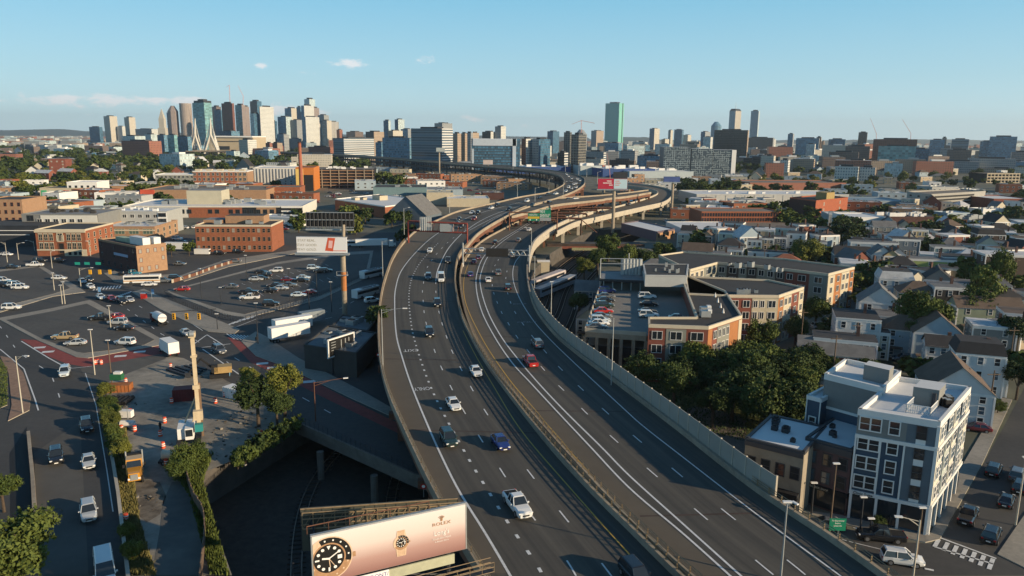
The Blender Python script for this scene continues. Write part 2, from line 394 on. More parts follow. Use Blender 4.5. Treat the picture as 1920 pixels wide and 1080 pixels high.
slab('pavement', [(247,548),(270,542),(300,556),(360,580),(450,618),(440,626),(390,622),(300,580)], .13, walk)
slab('pavement', [(452,640),(480,622),(500,632),(560,672),(690,740),(770,786),(775,800),(660,748),(540,690),(480,668)], .13, walk)
slab('pavement', [(195,513),(215,508),(240,520),(330,514),(330,520),(240,532),(215,528)], .13, walk)
slab('pavement', [(0,668),(20,672),(44,700),(58,745),(55,770),(15,790),(22,760),(16,700)], .13, mat('brick_pavement',(.30,.19,.13),.9,.3,1))
slab('pavement', [(330,520),(420,488),(560,468),(562,474),(430,500),(345,528)], .13, walk)
slab('grass_verge', [(-60,660),(-10,664),(14,690),(14,760),(-60,790)], .10, grassm)
gpoly('railway_siding', [(18,850),(50,800),(70,1000),(20,1000)], .03, black)
# construction dirt
gpoly('dirt_yard', [(196,715),(240,692),(320,668),(345,672),(400,700),(480,745),(548,794),(520,812),(450,858),(368,892),(400,980),(435,1079),(268,1079),(240,930),(205,820)], .03, dirt)
gpoly('asphalt_track', [(322,905),(345,900),(395,990),(425,1079),(285,1079),(300,990),(306,940)], .05, mat('dusty_asphalt',(.15,.14,.12),.95,.4,.3,big=.1,col2=(.07,.068,.065)))
gpoly('soil_patch', [(238,905),(262,898),(300,905),(312,930),(300,965),(275,980),(258,965)], .05, mat('churned_soil',(.20,.17,.13),.95,.5,.5,bump=.8,col2=(.07,.055,.04)))
gpoly('yard_apron', [(150,690),(230,676),(300,664),(312,672),(240,700),(196,720),(170,730)], .035, patch)
gpoly('road_patch', [(64,850),(150,790),(166,1079),(75,1079)], .02, patch)
gpoly('bus_lane', [(38,636),(68,638),(143,670),(165,672),(220,662),(300,648),(305,664),(220,680),(170,690),(125,682),(90,668)], .03, redlane)
gpoly('bus_lane', [(426,632),(452,640),(480,668),(540,690),(640,742),(760,800),(758,818),(620,752),(540,712),(470,680)], .03, redlane)
# right hand park and pavements
gpoly('park_ground', [(1190,700),(1290,620),(1520,700),(1540,760),(1400,830),(1380,860),(1280,800)], .015, grassm)
gpoly('park_path', [(1280,770),(1330,752),(1400,790),(1396,860),(1340,840)], .03, mat('brown_path',(.16,.13,.10),.95,.3,1))
slab('pavement', [(1480,955),(1590,985),(1735,1018),(1762,1012),(1842,870),(1898,750),(1880,745),(1800,880),(1745,1000),(1590,968)], .13, walk)
slab('pavement', [(1870,1040),(1925,960),(2000,960),(2000,1079),(1930,1070)], .13, walk)
gpoly('back_garden', [(1560,690),(1640,600),(1760,590),(1900,690),(1780,700),(1690,690)], .02, mat('overgrown_yard',(.045,.05,.022),.95,.5,.6,bump=.6))
# ---- paint ----
def stroke(mb, P, wd, mt, z=.0, dash=None, n=None, start=0):
    L = 0
    for i in range(len(P)-1):
        a, b = P[i], P[i+1]; d = b-a; l = d.length
        if l < 1e-6: continue
        d = d/l; s = Vector((-d.y, d.x, 0)); s = s.normalized()*wd/2 if s.length else s
        if dash:
            on, off = dash; t = 0
            while t < l:
                ph = (L+t+start) % (on+off); step = (on-ph) if ph < on else (on+off-ph); step = min(step, l-t)
                if ph < on:
                    p, q = a+d*t, a+d*(t+step)
                    mb.face([p-s+Vector((0,0,z)), q-s+Vector((0,0,z)), q+s+Vector((0,0,z)), p+s+Vector((0,0,z))][::-1] if False else [p+s+Vector((0,0,z)), p-s+Vector((0,0,z)), q-s+Vector((0,0,z)), q+s+Vector((0,0,z))], mt)
                t += step+1e-6
        else: mb.face([a+s+Vector((0,0,z)), a-s+Vector((0,0,z)), b-s+Vector((0,0,z)), b+s+Vector((0,0,z))], mt)
        L += l
mb = MB()
def gs(pts, wd=.25, mt=None, dash=None, z=.06): stroke(mb, [G(*p) for p in pts], wd, mt or paintw, z, dash)
gs([(40,640),(92,672),(125,690)],.3); gs([(0,655),(45,692),(66,750),(72,770)],.25)
gs([(0,612),(35,662),(95,700),(110,740),(118,765)],.2,dash=(3,9)); gs([(160,700),(180,760),(200,880),(212,960)],.15)
gs([(120,682),(134,691),(172,687)],.2); gs([(380,655),(448,702)],.3); gs([(400,640),(430,665),(520,720),(620,775)],.2,dash=(3,6)); gs([(340,620),(400,660),(470,712),(560,780)],.2,dash=(3,9))
gs([(360,648),(388,628),(420,648)],.3); gs([(378,652),(432,645)],.3); gs([(260,548),(300,570),(380,620)],.2); gs([(225,570),(260,595),(300,625),(345,650)],.2,dash=(3,6)); gs([(240,562),(285,588),(330,612)],.2,dash=(3,9))
for k in range(9): # zebra crossings
    gs([(175+k*6,545-k*.5),(179+k*6,539-k*.5)],.5)
    gs([(212+k*3.6,560-k*1.2),(217+k*3.6,556-k*1.2)],.5)
for k in range(8):
    gs([(422+k*7,612-k*2.2),(438+k*7,604-k*2.2)],.4); gs([(425+k*6.4,626+k*.6),(440+k*6.4,636+k*.6)],.35)
gs([(418,612),(470,592)],.2); gs([(436,616),(482,598)],.2)
gs([(560,598),(640,578),(700,545)],.2,dash=(3,5)); gs([(520,620),(600,600),(640,592)],.2,dash=(3,5))
for k in range(7): gs([(1760+k*17,1012+k*6),(1752+k*17,1026+k*7)],.5)
gs([(1763,1009),(1868,1048)],.3); gs([(1752,1026),(1862,1058)],.3)
gs([(1600,990),(1700,1018)],.15); gs([(1480,985),(1600,1018),(1690,1040)],.15); gs([(1700,1060),(1760,1072)],.4,dash=(1,1))
for k in range(12): gs([(20+k*13,606-k*2.6),(30+k*13,612-k*2.4)],.12)      # bay lines in the car parks
for k in range(10): gs([(200+k*9,655-k*1.4),(192+k*9,648-k*1.4)],.12)
for k in range(14): gs([(445+k*14,560-k*3.2),(452+k*14,565-k*3.3)],.12,z=.17)
for k in range(14): gs([(440+k*13,535-k*3.0),(447+k*13,538-k*3.0)],.12,z=.17)
for q in ((74,652),(90,660),(226,668),(262,660),(492,682),(512,690),(580,716)):
    c = G(*q); mb.box((c.x,c.y,.07),(2.6,1.6,.004),paintw, .3)
mb.build('road_markings')['kind'] = 'structure'
# ================= HIGHWAY =================
def lerpf(T):
    def f(y):
        if y <= T[0][0]: return T[0][1]
        for i in range(len(T)-1):
            if y <= T[i+1][0]:
                a, b = T[i], T[i+1]; t = (y-a[0])/(b[0]-a[0]); t = t*t*(3-2*t); return a[1]+(b[1]-a[1])*t
        return T[-1][1]
    return f
zL = lerpf([(170,7),(420,12.5),(700,15.5),(3000,15.5)])
zR = lerpf([(200,7),(420,6.8),(900,6.8)])
zC = lerpf([(170,7),(420,12.3),(560,12.5)])
zD = lerpf([(200,7),(420,7.0),(620,9.5)])
def road(name, label, Lp, Rp, zf, n=150, surf=None, thick=1.6, girder=None, par=(.85,.45), side=conc, pL=True, pR=True, colstep=9, cols=True, colm=None, zoff=0, dual=False):
    Lw = smooth([GZF(*p, zf) for p in Lp], n); Rw = smooth([GZF(*p, zf) for p in Rp], n)
    for P in (Lw, Rw):
        for q in P: q.z = zf(q.y)+zoff
    t = bpy.data.objects.new(name, None); link(t); t['kind'] = 'structure'
    mb = MB(); g = girder or rust
    for i in range(n-1):
        a, b, c, d = Lw[i], Rw[i], Rw[i+1], Lw[i+1]; wq = (b-a).length; v0 = i*(Lw[1]-Lw[0]).length; v1 = (i+1)*(Lw[1]-Lw[0]).length; mb.face([a,b,c,d], surf or asphalt_hw, [(0,v0),(wq,v0),(wq,v1),(0,v1)])
        dn = Vector((0,0,-thick)); mb.face([b+dn,a+dn,d+dn,c+dn], g)
        mb.face([b,b+dn,c+dn,c], g); mb.face([a+dn,a,d,d+dn], g)
    mb.build('deck', t)
    for P, s_, on in ((Lw, 1, pL), (Rw, -1, pR)):
        if not on: continue
        mb = MB(); h, wd = par
        O = []
        for i in range(n):
            d = (P[min(n-1,i+1)]-P[max(0,i-1)]).normalized(); O.append(Vector((-d.y,d.x,0)).normalized()*wd*s_)
        for i in range(n-1):
            a, b = P[i], P[i+1]; ao, bo = a+O[i], b+O[i+1]; H = Vector((0,0,h)); D = Vector((0,0,-.5))
            mb.face([a,b,b+H,a+H], side); mb.face([a+H,b+H,bo+H,ao+H], side); mb.face([ao+D,bo+D,bo+H,ao+H], side); mb.face([a+D,b+D,bo+D,ao+D], side)
        mb.build('parapet', t)
    if cols:
        for i in range(4, n-3, colstep):
            a, b = Lw[i], Rw[i]; c = (a+b)/2
            ca = a.lerp(b, .12); cb = a.lerp(b, .88)
            z1 = c.z-thick; mb = MB(); cm = colm or conc
            for q in ((ca, cb) if not dual else (ca, c, cb)):
                inT = TL_[0][1] < q.y < 430 and any(True for k in (0,)) and (lambda y: True)(q.y)
                mb.box((q.x,q.y,(z1-1-TD)/2 if True else 0),(1.1,1.1,z1-1+TD), cm)
            d = (cb-ca).normalized(); mb.box((c.x,c.y,z1-.65),((cb-ca).length+2,1.3,1.25), cm, math.atan2(d.y,d.x)); mb.build('bent', t)
    for i in range(0, n, 3):
        c = (Lw[i]+Rw[i])/2; occ(c.x, c.y, (Lw[i]-Rw[i]).length/2+6)
    return t, Lw, Rw
Lfar = [(1057,337),(1049,330),(1032,325),(1002,321),(960,317),(900,312),(840,307),(760,300),(700,295.5),(600,289),(500,285.5),(420,284),(348,283.5)]
Rfar = [(1093,334),(1078,328),(1050,322.5),(1020,318.5),(980,314.5),(900,308.5),(840,304),(760,298),(700,293.5),(600,287.2),(500,284),(420,282.7),(348,282.3)]
L1 = [(960,1170),(905,1075),(850,985),(812,915),(785,860),(757,800),(735,750),(720,700),(713,650),(712,600),(716,560),(724,525),(738,487),(758,457),(785,432),(820,415),(853,400),(887,391),(928,382),(970,372),(1003,366),(1027,362),(1046,354),(1059,345)]+Lfar
R1 = [(1360,1170),(1262,1080),(1180,998),(1107,925),(1023,832),(940,725),(905,675),(885,640),(866,600),(856,560),(852,520),(858,485),(877,460),(895,440),(920,423),(953,405),(985,391),(1020,380),(1050,370),(1075,360),(1090,351),(1096,343)]+Rfar
hwL, LL, LR = road('highway', '', L1, R1, zL, n=420, cols=False, thick=2.3, girder=rust)
# columns of the high viaduct and its dark lower deck where it runs towards the city
def bents(t, A, B, idx, zt, cm, w=1.1, zb=None):
    for i in idx:
        a, b = A[i], B[i]; c = (a+b)/2; z1 = zt(i); d = (b-a).normalized(); mb = MB()
        for f in (.06, .94):
            q = a.lerp(b, f); zz = -.1 if zb is None else zb; mb.box((q.x,q.y,(z1+zz)/2),(w,w,z1-zz), cm)
        mb.box((c.x,c.y,z1-.6),((b-a).length+1.5,1.2,1.2), cm, math.atan2(d.y,d.x)); mb.build('bent', t)
n = len(LL)
i0 = min(i for i in range(n) if LL[i].y > 640)
near_i = [i for i in range(0, i0, 1)]
def by_step(A, i_a, i_b, step):
    out = [i_a]; L = 0
    for i in range(i_a+1, i_b):
        L += (A[i]-A[i-1]).length
        if L >= step: out.append(i); L = 0
    return out
bents(hwL, LL, LR, by_step(LL, 2, i0, 24), lambda i: LL[i].z-1.7, rust, 1.0, -TD)
bents(hwL, LL, LR, by_step(LL, i0, n-1, 26), lambda i: LL[i].z-1.7, darkst, 1.4)
mb = MB()
for i in range(i0, n-1):
    a, b, c, d = LL[i], LR[i], LR[i+1], LL[i+1]; k = Vector((0,0,-7.2)); th = Vector((0,0,-1.7))
    a, b, c, d = a+k, b+k, c+k, d+k; mb.face([a,b,c,d], asphalt); mb.face([a+th,a+Vector((0,0,.6)),d+Vector((0,0,.6)),d+th], darkst); mb.face([b+th,a+th,d+th,c+th], darkst); mb.face([b,b+th,c+th,c], darkst)
    u = Vector((0,0,-1.9)); e = (a-b).normalized()*.3; a0, d0 = LL[i]+e, LL[i+1]+e
    mb.face([a0+u,a0+Vector((0,0,-.3)),d0+Vector((0,0,-.3)),d0+u], darkst)
mb.build('lower_deck', hwL)
mb = MB()   # truss posts and diagonals of the double-deck part
for i in range(i0, n-2, 2):
    a, b = LL[i], LL[i+2]
    mb.tube(a+Vector((0,0,-1.7)), a+Vector((0,0,-7)), .45, darkst, 4); mb.tube(a+Vector((0,0,-1.7)), b+Vector((0,0,-7)), .22, darkst, 4)
o = mb.build('truss', hwL)
# rust-coloured cross beams and braces under the stacked ramps
rb = thing('trestle','rusty steel trestle bracing between the stacked ramps beyond the green signs','trestle',(0,0,0)); mb = MB(); rn = random.Random(8)
for x0,x1,y in [(1000,1060,403),(1010,1090,408),(1030,1100,399),(1040,1120,393),(1060,1150,389),(1050,1110,384),(990,1040,410)]:
    a, b = G(x0,y,9), G(x1,y+2,9); mb.tube(a,b,.6,rust,4)
    for k in range(4): c = a.lerp(b,k/3); mb.tube(c,(c.x,c.y,0),.5,rustdark,4); mb.tube((c.x,c.y,8.5),(c.x+9,c.y+3,1),.25,rust,4)
o = mb.build('beam',rb); o['kind'] = 'stuff'
# right roadway, passing under
L2 = [(1400,1170),(1290,1080),(1180,978),(1107,900),(1040,826),(957,731),(925,690),(897,645),(878,600),(868,560),(864,525),(868,500),(878,482),(892,465),(912,449),(937,435),(962,422),(987,411),(1015,400),(1050,390),(1110,382)]
R2 = [(1760,1170),(1645,1080),(1547,1010),(1480,966),(1413,920),(1345,868),(1270,808),(1207,760),(1140,709),(1073,659),(1033,622),(1000,575),(988,525),(989,485),(998,462),(1015,445),(1043,426),(1070,412),(1100,402),(1140,392),(1180,386)]
hwR, RL, RR = road('highway', '', L2, R2, zR, n=260, cols=False, girder=rust, pR=True)
bents(hwR, RL, RR, by_step(RL, 2, len(RL)-2, 26), lambda i: RL[i].z-1.6, rust, 1.0, -TD)
# upper ramp swinging off to the right, concrete
L3 = [(953,404),(985,389),(1020,379.5),(1040,374.5),(1100,369.5),(1160,364.5),(1216,357.5)]
R3 = [(958,408),(1000,397),(1040,386),(1100,379),(1150,372.5),(1180,369),(1220,362)]
rc, CLw, CRw = road('ramp', '', L3, R3, lambda y: zL(y) if y < 480 else 13.2, n=60, cols=False, surf=asphalt_old, girder=rust, thick=2.2, side=conc, zoff=.0)
bents(rc, CLw, CRw, by_step(CLw, 4, 59, 18), lambda i: CLw[i].z-2.2, rust, 1.3, -TD)
# lower right ramp curving away
L4 = [(1052,413),(1090,402),(1146,392),(1202,377),(1228,368),(1234,362),(1226,358),(1206,353.5),(1177,350),(1120,346)]
R4 = [(1043,437),(1077,420),(1110,412),(1148,403),(1210,389),(1243,381),(1257,371),(1260,362),(1252,356),(1234,351.5),(1215,348.5),(1177,345),(1120,341)]
rd, DLw, DRw = road('ramp', '', L4, R4, zD, n=90, cols=False, surf=asphalt_old, girder=conc_pale, thick=2.0, par=(1.1,.5), side=conc_pale)
bents(rd, DLw, DRw, by_step(DLw, 3, 88, 24), lambda i: DLw[i].z-2, conc_pale, 1.6)
# tall pale barrier on the outside of the bend
mb = MB()
P = smooth([GZF(*p, zR) for p in [(989,500),(992,480),(1000,460),(1017,444),(1043,427),(1077,412),(1110,402)]], 40)
for i in range(39):
    a, b = P[i], P[i+1]; H = Vector((0,0,2.0)); o_ = Vector((.7,-.5,0)); mb.face([a,b,b+H,a+H], conc_pale); mb.face([a+H,b+H,b+H+o_,a+H+o_], conc_pale); mb.face([a+o_+Vector((0,0,-2)),b+o_+Vector((0,0,-2)),b+H+o_,a+H+o_], conc_pale)
mb.build('bend_barrier', hwR)
# ---- lane paint ----
def mline(mb, pts, zf, wd, mt, dash=None, n=160):
    P = smooth([GZF(*p, zf) for p in pts], n)
    for q in P: q.z = zf(q.y)
    stroke(mb, P, wd, mt, .03, dash)
mb = MB()
mline(mb, [(980,1120),(957,1080),(910,1000),(862,923),(830,860),(803,800),(773,727),(755,673),(743,627),(740,573),(742,540),(753,507),(780,473),(813,443),(850,421),(885,405),(930,391),(980,378)], zL, .3, paintw)
mline(mb, [(1035,1110),(1017,1077),(997,1045),(957,987),(923,933),(883,868),(852,813),(822,757),(800,707),(783,657),(773,620),(768,583),(767,550),(773,520),(790,490),(822,455)], zL, .38, paintw, (.9,2.7))
mline(mb, [(1080,1080),(1055,1040),(988,955),(933,872),(897,816),(864,761),(841,717),(824,681),(812,649),(797,597),(793,557),(793,538),(803,498),(838,456),(880,425)], zL, .2, paintw, (3,9.2))
mline(mb, [(1150,1085),(1113,1037),(1037,943),(981,871),(937,812),(903,760),(878,717),(859,681),(844,650),(826,597),(818,557),(817,527)], zL, .2, paintw, (3,9.2))
mline(mb, [(817,527),(822,503),(840,467),(863,441),(877,430),(903,413),(937,398),(975,386)], zL, .32, paintw)
mline(mb, [(1210,1075),(1180,1040),(1073,920),(977,807),(927,727),(892,667),(868,620)], zL, .18, painty)
mline(mb, [(880,432),(910,416),(945,400),(985,389)], zL, .25, paintw); mline(mb, [(905,425),(930,409),(960,396),(990,388.5)], zL, .25, paintw, (2.5,1.2))
mb.build('lane_marking', hwL)
mb = MB()
mline(mb, [(1400,1110),(1367,1078),(1280,1000),(1180,915),(1107,838),(1043,770),(993,716),(960,680),(927,631),(903,583),(893,540),(895,510),(908,480),(935,453),(975,428),(1003,410)], zR, .28, paintw)
mline(mb, [(1420,1108),(1387,1078),(1280,982),(1180,892),(1127,838),(1058,770),(1010,719),(970,672),(937,627),(913,580),(901,537),(902,512),(917,478),(945,451),(985,425),(1010,410)], zR, .28, paintw)
mline(mb, [(1330,1108),(1300,1080),(1185,975),(1107,890),(1000,765),(950,705),(903,633),(873,567),(870,523),(880,490)], zR, .2, painty)
mline(mb, [(1450,1078),(1428,1060),(1328,976),(1225,888),(1162,833),(1108,783),(1065,740),(1030,705),(981,647),(964,624),(951,603),(940,585),(927,553),(923,535),(925,505),(940,478)], zR, .2, paintw, (3,9.2))
mline(mb, [(1510,1078),(1478,1052),(1360,960),(1260,878),(1145,780),(1100,738),(1064,704),(1036,675),(993,624),(966,586),(955,560),(948,530),(952,500)], zR, .2, paintw, (3,9.2))
mline(mb, [(1600,1098),(1573,1078),(1417,963),(1280,857),(1207,800),(1170,767),(1073,677),(1027,632),(997,597),(973,557),(962,523),(964,497),(977,478),(1005,455),(1040,432)], zR, .22, paintw)
mb.build('lane_marking', hwR)
# expansion joints and worn shoulder strips
mb = MB()
def strip(ptsA, ptsB, zf, mt, z=.015, n=120):
    A = smooth([GZF(*p, zf) for p in ptsA], n); B_ = smooth([GZF(*p, zf) for p in ptsB], n)
    for i in range(n-1):
        q = [A[i], B_[i], B_[i+1], A[i+1]]
        mb.face([Vector((p.x,p.y,zf(p.y)+z)) for p in q], mt)
strip([(905,1075),(850,985),(812,915),(785,860),(757,800),(735,750),(720,700),(713,650),(712,600),(716,560),(724,525),(738,487),(758,457),(785,432),(820,415),(853,400),(887,391)],
      [(950,1075),(900,985),(855,915),(826,860),(799,800),(777,745),(760,700),(748,655),(738,600),(738,560),(746,520),(764,487),(787,460),(812,440),(845,421),(880,405),(900,398)], zL, asphalt_old)
mb.build('shoulder', hwL)
mb = MB()
strip([(1290,1080),(1180,978),(1107,900),(1040,826),(957,731),(925,690),(897,645),(878,600),(868,560),(864,525),(868,500),(878,482),(892,465),(912,449),(937,435)],
      [(1362,1080),(1275,1002),(1175,917),(1103,841),(1037,770),(987,716),(954,681),(921,631),(897,583),(888,540),(890,508),(903,478),(922,460),(950,441),(970,428)], zR, asphalt_old)
mb.build('shoulder', hwR)
mb = MB()
for (a, b, zf) in (((772,806),(1005,812),zL),((722,673),(905,676),zL),((1200,968),(1420,962),zR),((905,630),(1030,634),zR),((718,560),(856,566),zL),((990,770),(1195,772),zR)):
    pa, pb = GZF(*a, zf), GZF(*b, zf); stroke(mb, [pa.lerp(pb, k/10) for k in range(11)], .35, rustdark, .02)
for i in range(10): mb.v[i]
mb.build('expansion_joint', hwL)
# ---- rails on the near parapets: posts + two tubes ----
postm = MB(); postm.box((0,0,.45),(.14,.14,.9), tanrail); postm = postm.mesh('post')
def offset(P, off):
    O = []
    for i in range(len(P)):
        d = (P[min(len(P)-1,i+1)]-P[max(0,i-1)]); d.z = 0; d.normalize(); O.append(P[i]+Vector((-d.y,d.x,0))*off)
    return O
def railing(label, P, off, ymax, zadd=.85):
    P = [p for p in offset(P, off) if p.y < ymax]
    t = thing('guard_rail', label, 'guard rail', P[0]); mb = MB()
    for z in (.3,.62,.92):
        for i in range(len(P)-1): mb.tube(P[i]-P[0]+Vector((0,0,zadd+z-.1)), P[i+1]-P[0]+Vector((0,0,zadd+z-.1)), .055, tanrail, 4)
    mb.build('rail', t); L = 0; c = 0
    for i in range(1, len(P)):
        L += (P[i]-P[i-1]).length
        if L > 2.0: put('post', postm, t, P[i]-P[0]+Vector((0,0,zadd-.05))); L = 0; c += 1
        if c > 280: break
LLd = smooth(LL[:200], 900); LRd = smooth(LR[:200], 900); RLd = smooth(RL[:200], 900); RRd = smooth(RR[:200], 900)
railing('steel guard rail along the left edge of the oncoming highway roadway', LLd, .25, 300)
railing('steel guard rail on the oncoming side of the gap between the two roadways', LRd, -.25, 300)
railing('steel guard rail on the away-bound side of the gap between the two roadways', RLd, .25, 300)
railing('low steel rail beyond the end of the noise wall, along the right highway edge', [p for p in RRd if p.y < 92], -.25, 300)
# ---- noise wall of concrete panels ----
RRw = [p for p in offset(RRd, -.6) if 88 < p.y < 215]
t = thing('noise_wall', 'tall pale panelled noise wall along the right edge of the highway', 'wall', RRw[0])
nwm = mat('noise_wall_panel', (.34,.33,.29), .85, .2, .4, big=.08)
pan = MB(); pan.box((0,0,1.85),(2.94,.12,3.7), nwm); pan = pan.mesh('panel'); pst = MB(); pst.box((0,0,1.9),(.22,.26,3.85), conc_pale); pst = pst.mesh('post')
L = 0; last = RRw[0]
for i in range(1, len(RRw)):
    if (RRw[i]-last).length >= 3.0:
        d = RRw[i]-last; m = (RRw[i]+last)/2-RRw[0]; r = math.atan2(d.y,d.x)
        put('panel', pan, t, m+Vector((0,0,-.2)), r); put('post', pst, t, last-RRw[0]+Vector((0,0,-.2)), r); last = RRw[i]
# ---- low kerb barrier between roadway and noise wall
# ---- text painted on the lane ----
def text_mesh(s, size, mt, ext=0.0, align='CENTER', sx=1, bold=0):
    cu = bpy.data.curves.new('txt', 'FONT'); cu.body = s; cu.size = size; cu.extrude = ext; cu.align_x = align; cu.align_y = 'CENTER'; cu.resolution_u = 2; cu.offset = bold
    o = bpy.data.objects.new('tmp', cu); C.link(o); me = bpy.data.meshes.new_from_object(o); bpy.data.objects.remove(o); me.materials.clear(); me.materials.append(mt)
    return me
for s_, px, py in (('EXIT',770,657),('ONLY',791,729)):
    p = GZF(px,py,zL); i = min(range(len(LLd)), key=lambda k: (LLd[k]-p).length); d = LLd[i]-LLd[i+3]
    o = put('lane_lettering', text_mesh(s_, 2.6, paintw), hwL, p+Vector((0,0,.035)), math.atan2(d.y,d.x)-math.pi/2, (.6 if s_ == 'EXIT' else .42,1.0,1))
for s_, px, py in (('EXIT',975,570),('ONLY',988,604)):
    p = GZF(px,py,zR); i = min(range(len(RLd)), key=lambda k: (RLd[k]-p).length); d = RLd[i+3]-RLd[i]
    o = put('lane_lettering', text_mesh(s_, 2.4, mat('worn_paint',(.3,.3,.3),.7,.3,2)), hwR, p+Vector((0,0,.035)), math.atan2(d.y,d.x)-math.pi/2, (.8,.7,1))
# ================= VEHICLES =================
tyre = solid('tyre_rubber', (.015,.015,.015), .9); rim = solid('wheel_rim', (.35,.35,.36), .35, metal=.7)
headl = solid('headlight_lens', (.75,.75,.72), .15); taill = solid('taillight_lens', (.35,.01,.01), .25)
PAINT = {'white':(.72,.72,.70),'silver':(.42,.44,.45),'grey':(.12,.13,.14),'black':(.013,.014,.016),'blue':(.02,.035,.17),'red':(.42,.025,.02),'darkred':(.14,.015,.02),
         'teal':(.03,.22,.30),'gold':(.38,.28,.15),'green':(.02,.04,.035),'yellow':(.55,.25,.02),'purple':(.06,.02,.06),'pale':(.55,.62,.66)}
def paint(c): 
    m = solid('car_paint_'+c, PAINT[c], .25, spec=.6); m.node_tree.nodes['Principled BSDF'].inputs['Coat Weight'].default_value = .6; return m
CARC = {}
SH = {  # stations: (x, halfwidth, z_belt); cabin: base x0,x1, roof x0,x1, z_base, z_roof, half widths
 'sedan': dict(L=[(-2.35,.66,.80),(-2.2,.84,.96),(-1.2,.91,1.0),(.9,.91,.96),(1.7,.89,.84),(2.2,.80,.72),(2.38,.62,.62)], cab=(-1.85,1.0,-1.15,.25,.94,1.44,.82,.60), wh=1.38, r=.33),
 'suv': dict(L=[(-2.35,.78,.95),(-2.25,.90,1.10),(-1.2,.95,1.12),(.9,.95,1.08),(1.7,.93,1.02),(2.2,.84,.90),(2.4,.66,.74)], cab=(-2.22,1.1,-1.95,.35,1.07,1.74,.87,.68), wh=1.42, r=.37),
 'pickup': dict(L=[(-2.9,.86,1.08),(-2.8,.93,1.12),(-1.0,.96,1.12),(1.0,.96,1.12),(2.0,.94,1.08),(2.65,.88,.98),(2.85,.70,.82)], cab=(-.95,1.15,-.75,.45,1.08,1.82,.88,.68), wh=1.8, r=.41, bed=1),
 'van': dict(L=[(-2.8,.92,1.2),(-2.7,.98,1.3),(-1.0,.99,1.3),(1.6,.99,1.25),(2.3,.93,1.15),(2.75,.84,.95),(2.9,.70,.8)], cab=(-2.75,2.15,-2.7,1.35,1.2,2.45,.96,.84), wh=1.85, r=.37, panel=1)}
def car_parts(ty, col):
    k = (ty, col)
    if k in CARC: return CARC[k]
    s = SH[ty]; p = paint(col); L = s['L']; b = MB()
    rings = []
    for x, h, zb in L:
        z0 = .28 if abs(x) < L[-1][0]-.3 else .36
        rings.append([(x,-h*.92,z0),(x,-h,.52),(x,-h*.97,zb-.12),(x,-h*.80,zb),(x,h*.80,zb),(x,h*.97,zb-.12),(x,h,.52),(x,h*.92,z0)])
    for i in range(len(rings)-1):
        for j in range(8):
            a, c = rings[i], rings[i+1]; j2 = (j+1) % 8; b.face([a[j],a[j2],c[j2],c[j]][::-1], p if j != 7 else black)
    b.face(rings[0][::1], p); b.face(rings[-1][::-1], p)
    x0,x1,r0,r1,zb,zr,wb,wr = s['cab']
    rf = MB(); rf.frust([(r0-.03,-wr-.02),(r1+.03,-wr-.02),(r1+.03,wr+.02),(r0-.03,wr+.02)], [(r0+.12,-wr+.1),(r1-.12,-wr+.1),(r1-.12,wr-.1),(r0+.12,wr-.1)], zr-.02, zr+.05, p)
    for v in rf.f: pass
    # pillars
    for sx_, xb, xr in ((1,x1,r1),(-1,x0,r0)):
        for sy_ in (-1,1): b.tube((xb,sy_*wb,zb),(xr,sy_*wr,zr),.05,p,4)
    xm = (r0+r1)/2+.05
    for sy_ in (-1,1):
        b.tube((xm,sy_*(wb+.005),zb),(xm,sy_*(wr+.01),zr),.045,p,4)
    if s.get('panel'):
        for sy_ in (-1,1): b.face([(x0,sy_*(wb+.02),zb),(1.0,sy_*(wb+.02),zb),(1.0,sy_*(wr+.02),zr),(x0+.05,sy_*(wr+.02),zr)][::sy_], p)
        b.face([(x0-.02,-wb,zb),(x0-.02,wb,zb),(r0-.02,wr,zr),(r0-.02,-wr,zr)][::-1], p)
    if s.get('bed'):
        b.face([(-2.7,-.74,1.128),(-1.05,-.74,1.128),(-1.05,.74,1.128),(-2.7,.74,1.128)], black)
    b.box((0,-L[3][1]-.09,zb+.02) if False else (x1-.35,-wb-.16,zb+.08),(.16,.2,.14),p); b.box((x1-.35,wb+.16,zb+.08),(.16,.2,.14),p)
    g = MB(); g.frust([(x0,-wb),(x1,-wb),(x1,wb),(x0,wb)], [(r0,-wr),(r1,-wr),(r1,wr),(r0,wr)], zb-.03, zr-.01, glassd)
    w_ = MB(); w_.tube((0,-.11,0),(0,.11,0),s['r'],tyre,12); w_.tube((0,-.118,0),(0,.118,0),s['r']*.6,rim,10)
    hl = MB(); hl.box((0,0,0),(.16,.34,.15),headl); tl = MB(); tl.box((0,0,0),(.12,.26,.18),taill)
    pl = MB(); pl.box((0,0,0),(.03,.5,.14),whitep); gr = MB(); gr.box((0,0,0),(.05,.8,.16),black)
    r = dict(body=b.mesh('body'), roof=rf.mesh('roof'), glass=g.mesh('glass'), wheel=w_.mesh('wheel'), hl=hl.mesh('hl'), tl=tl.mesh('tl'), plate=pl.mesh('pl'), gr=gr.mesh('gr'))
    # joined far version
    f = MB()
    for q in (b, rf, g, hl, tl):
        off = len(f.v)
        if q in (hl, tl):
            for sy_ in (-1,1):
                off = len(f.v); dx = (L[-1][0]-.05) if q is hl else L[0][0]+.02
                f.v += [(v[0]+dx, v[1]+sy_*L[0][1]*.78, v[2]+.72) for v in q.v]; f.f += [tuple(i+off for i in t) for t in q.f]; f.uv += q.uv; f.m += [f.mi(q.mats[0])]*len(q.f)
        else:
            f.v += q.v; f.f += [tuple(i+off for i in t) for t in q.f]; f.uv += q.uv; f.m += [f.mi(q.mats[m]) for m in q.m]
    for sx_ in (-1,1):
        for sy_ in (-1,1): f.tube((sx_*s['wh'],sy_*.74,s['r']),(sx_*s['wh'],sy_*.93,s['r']),s['r'],tyre,8)
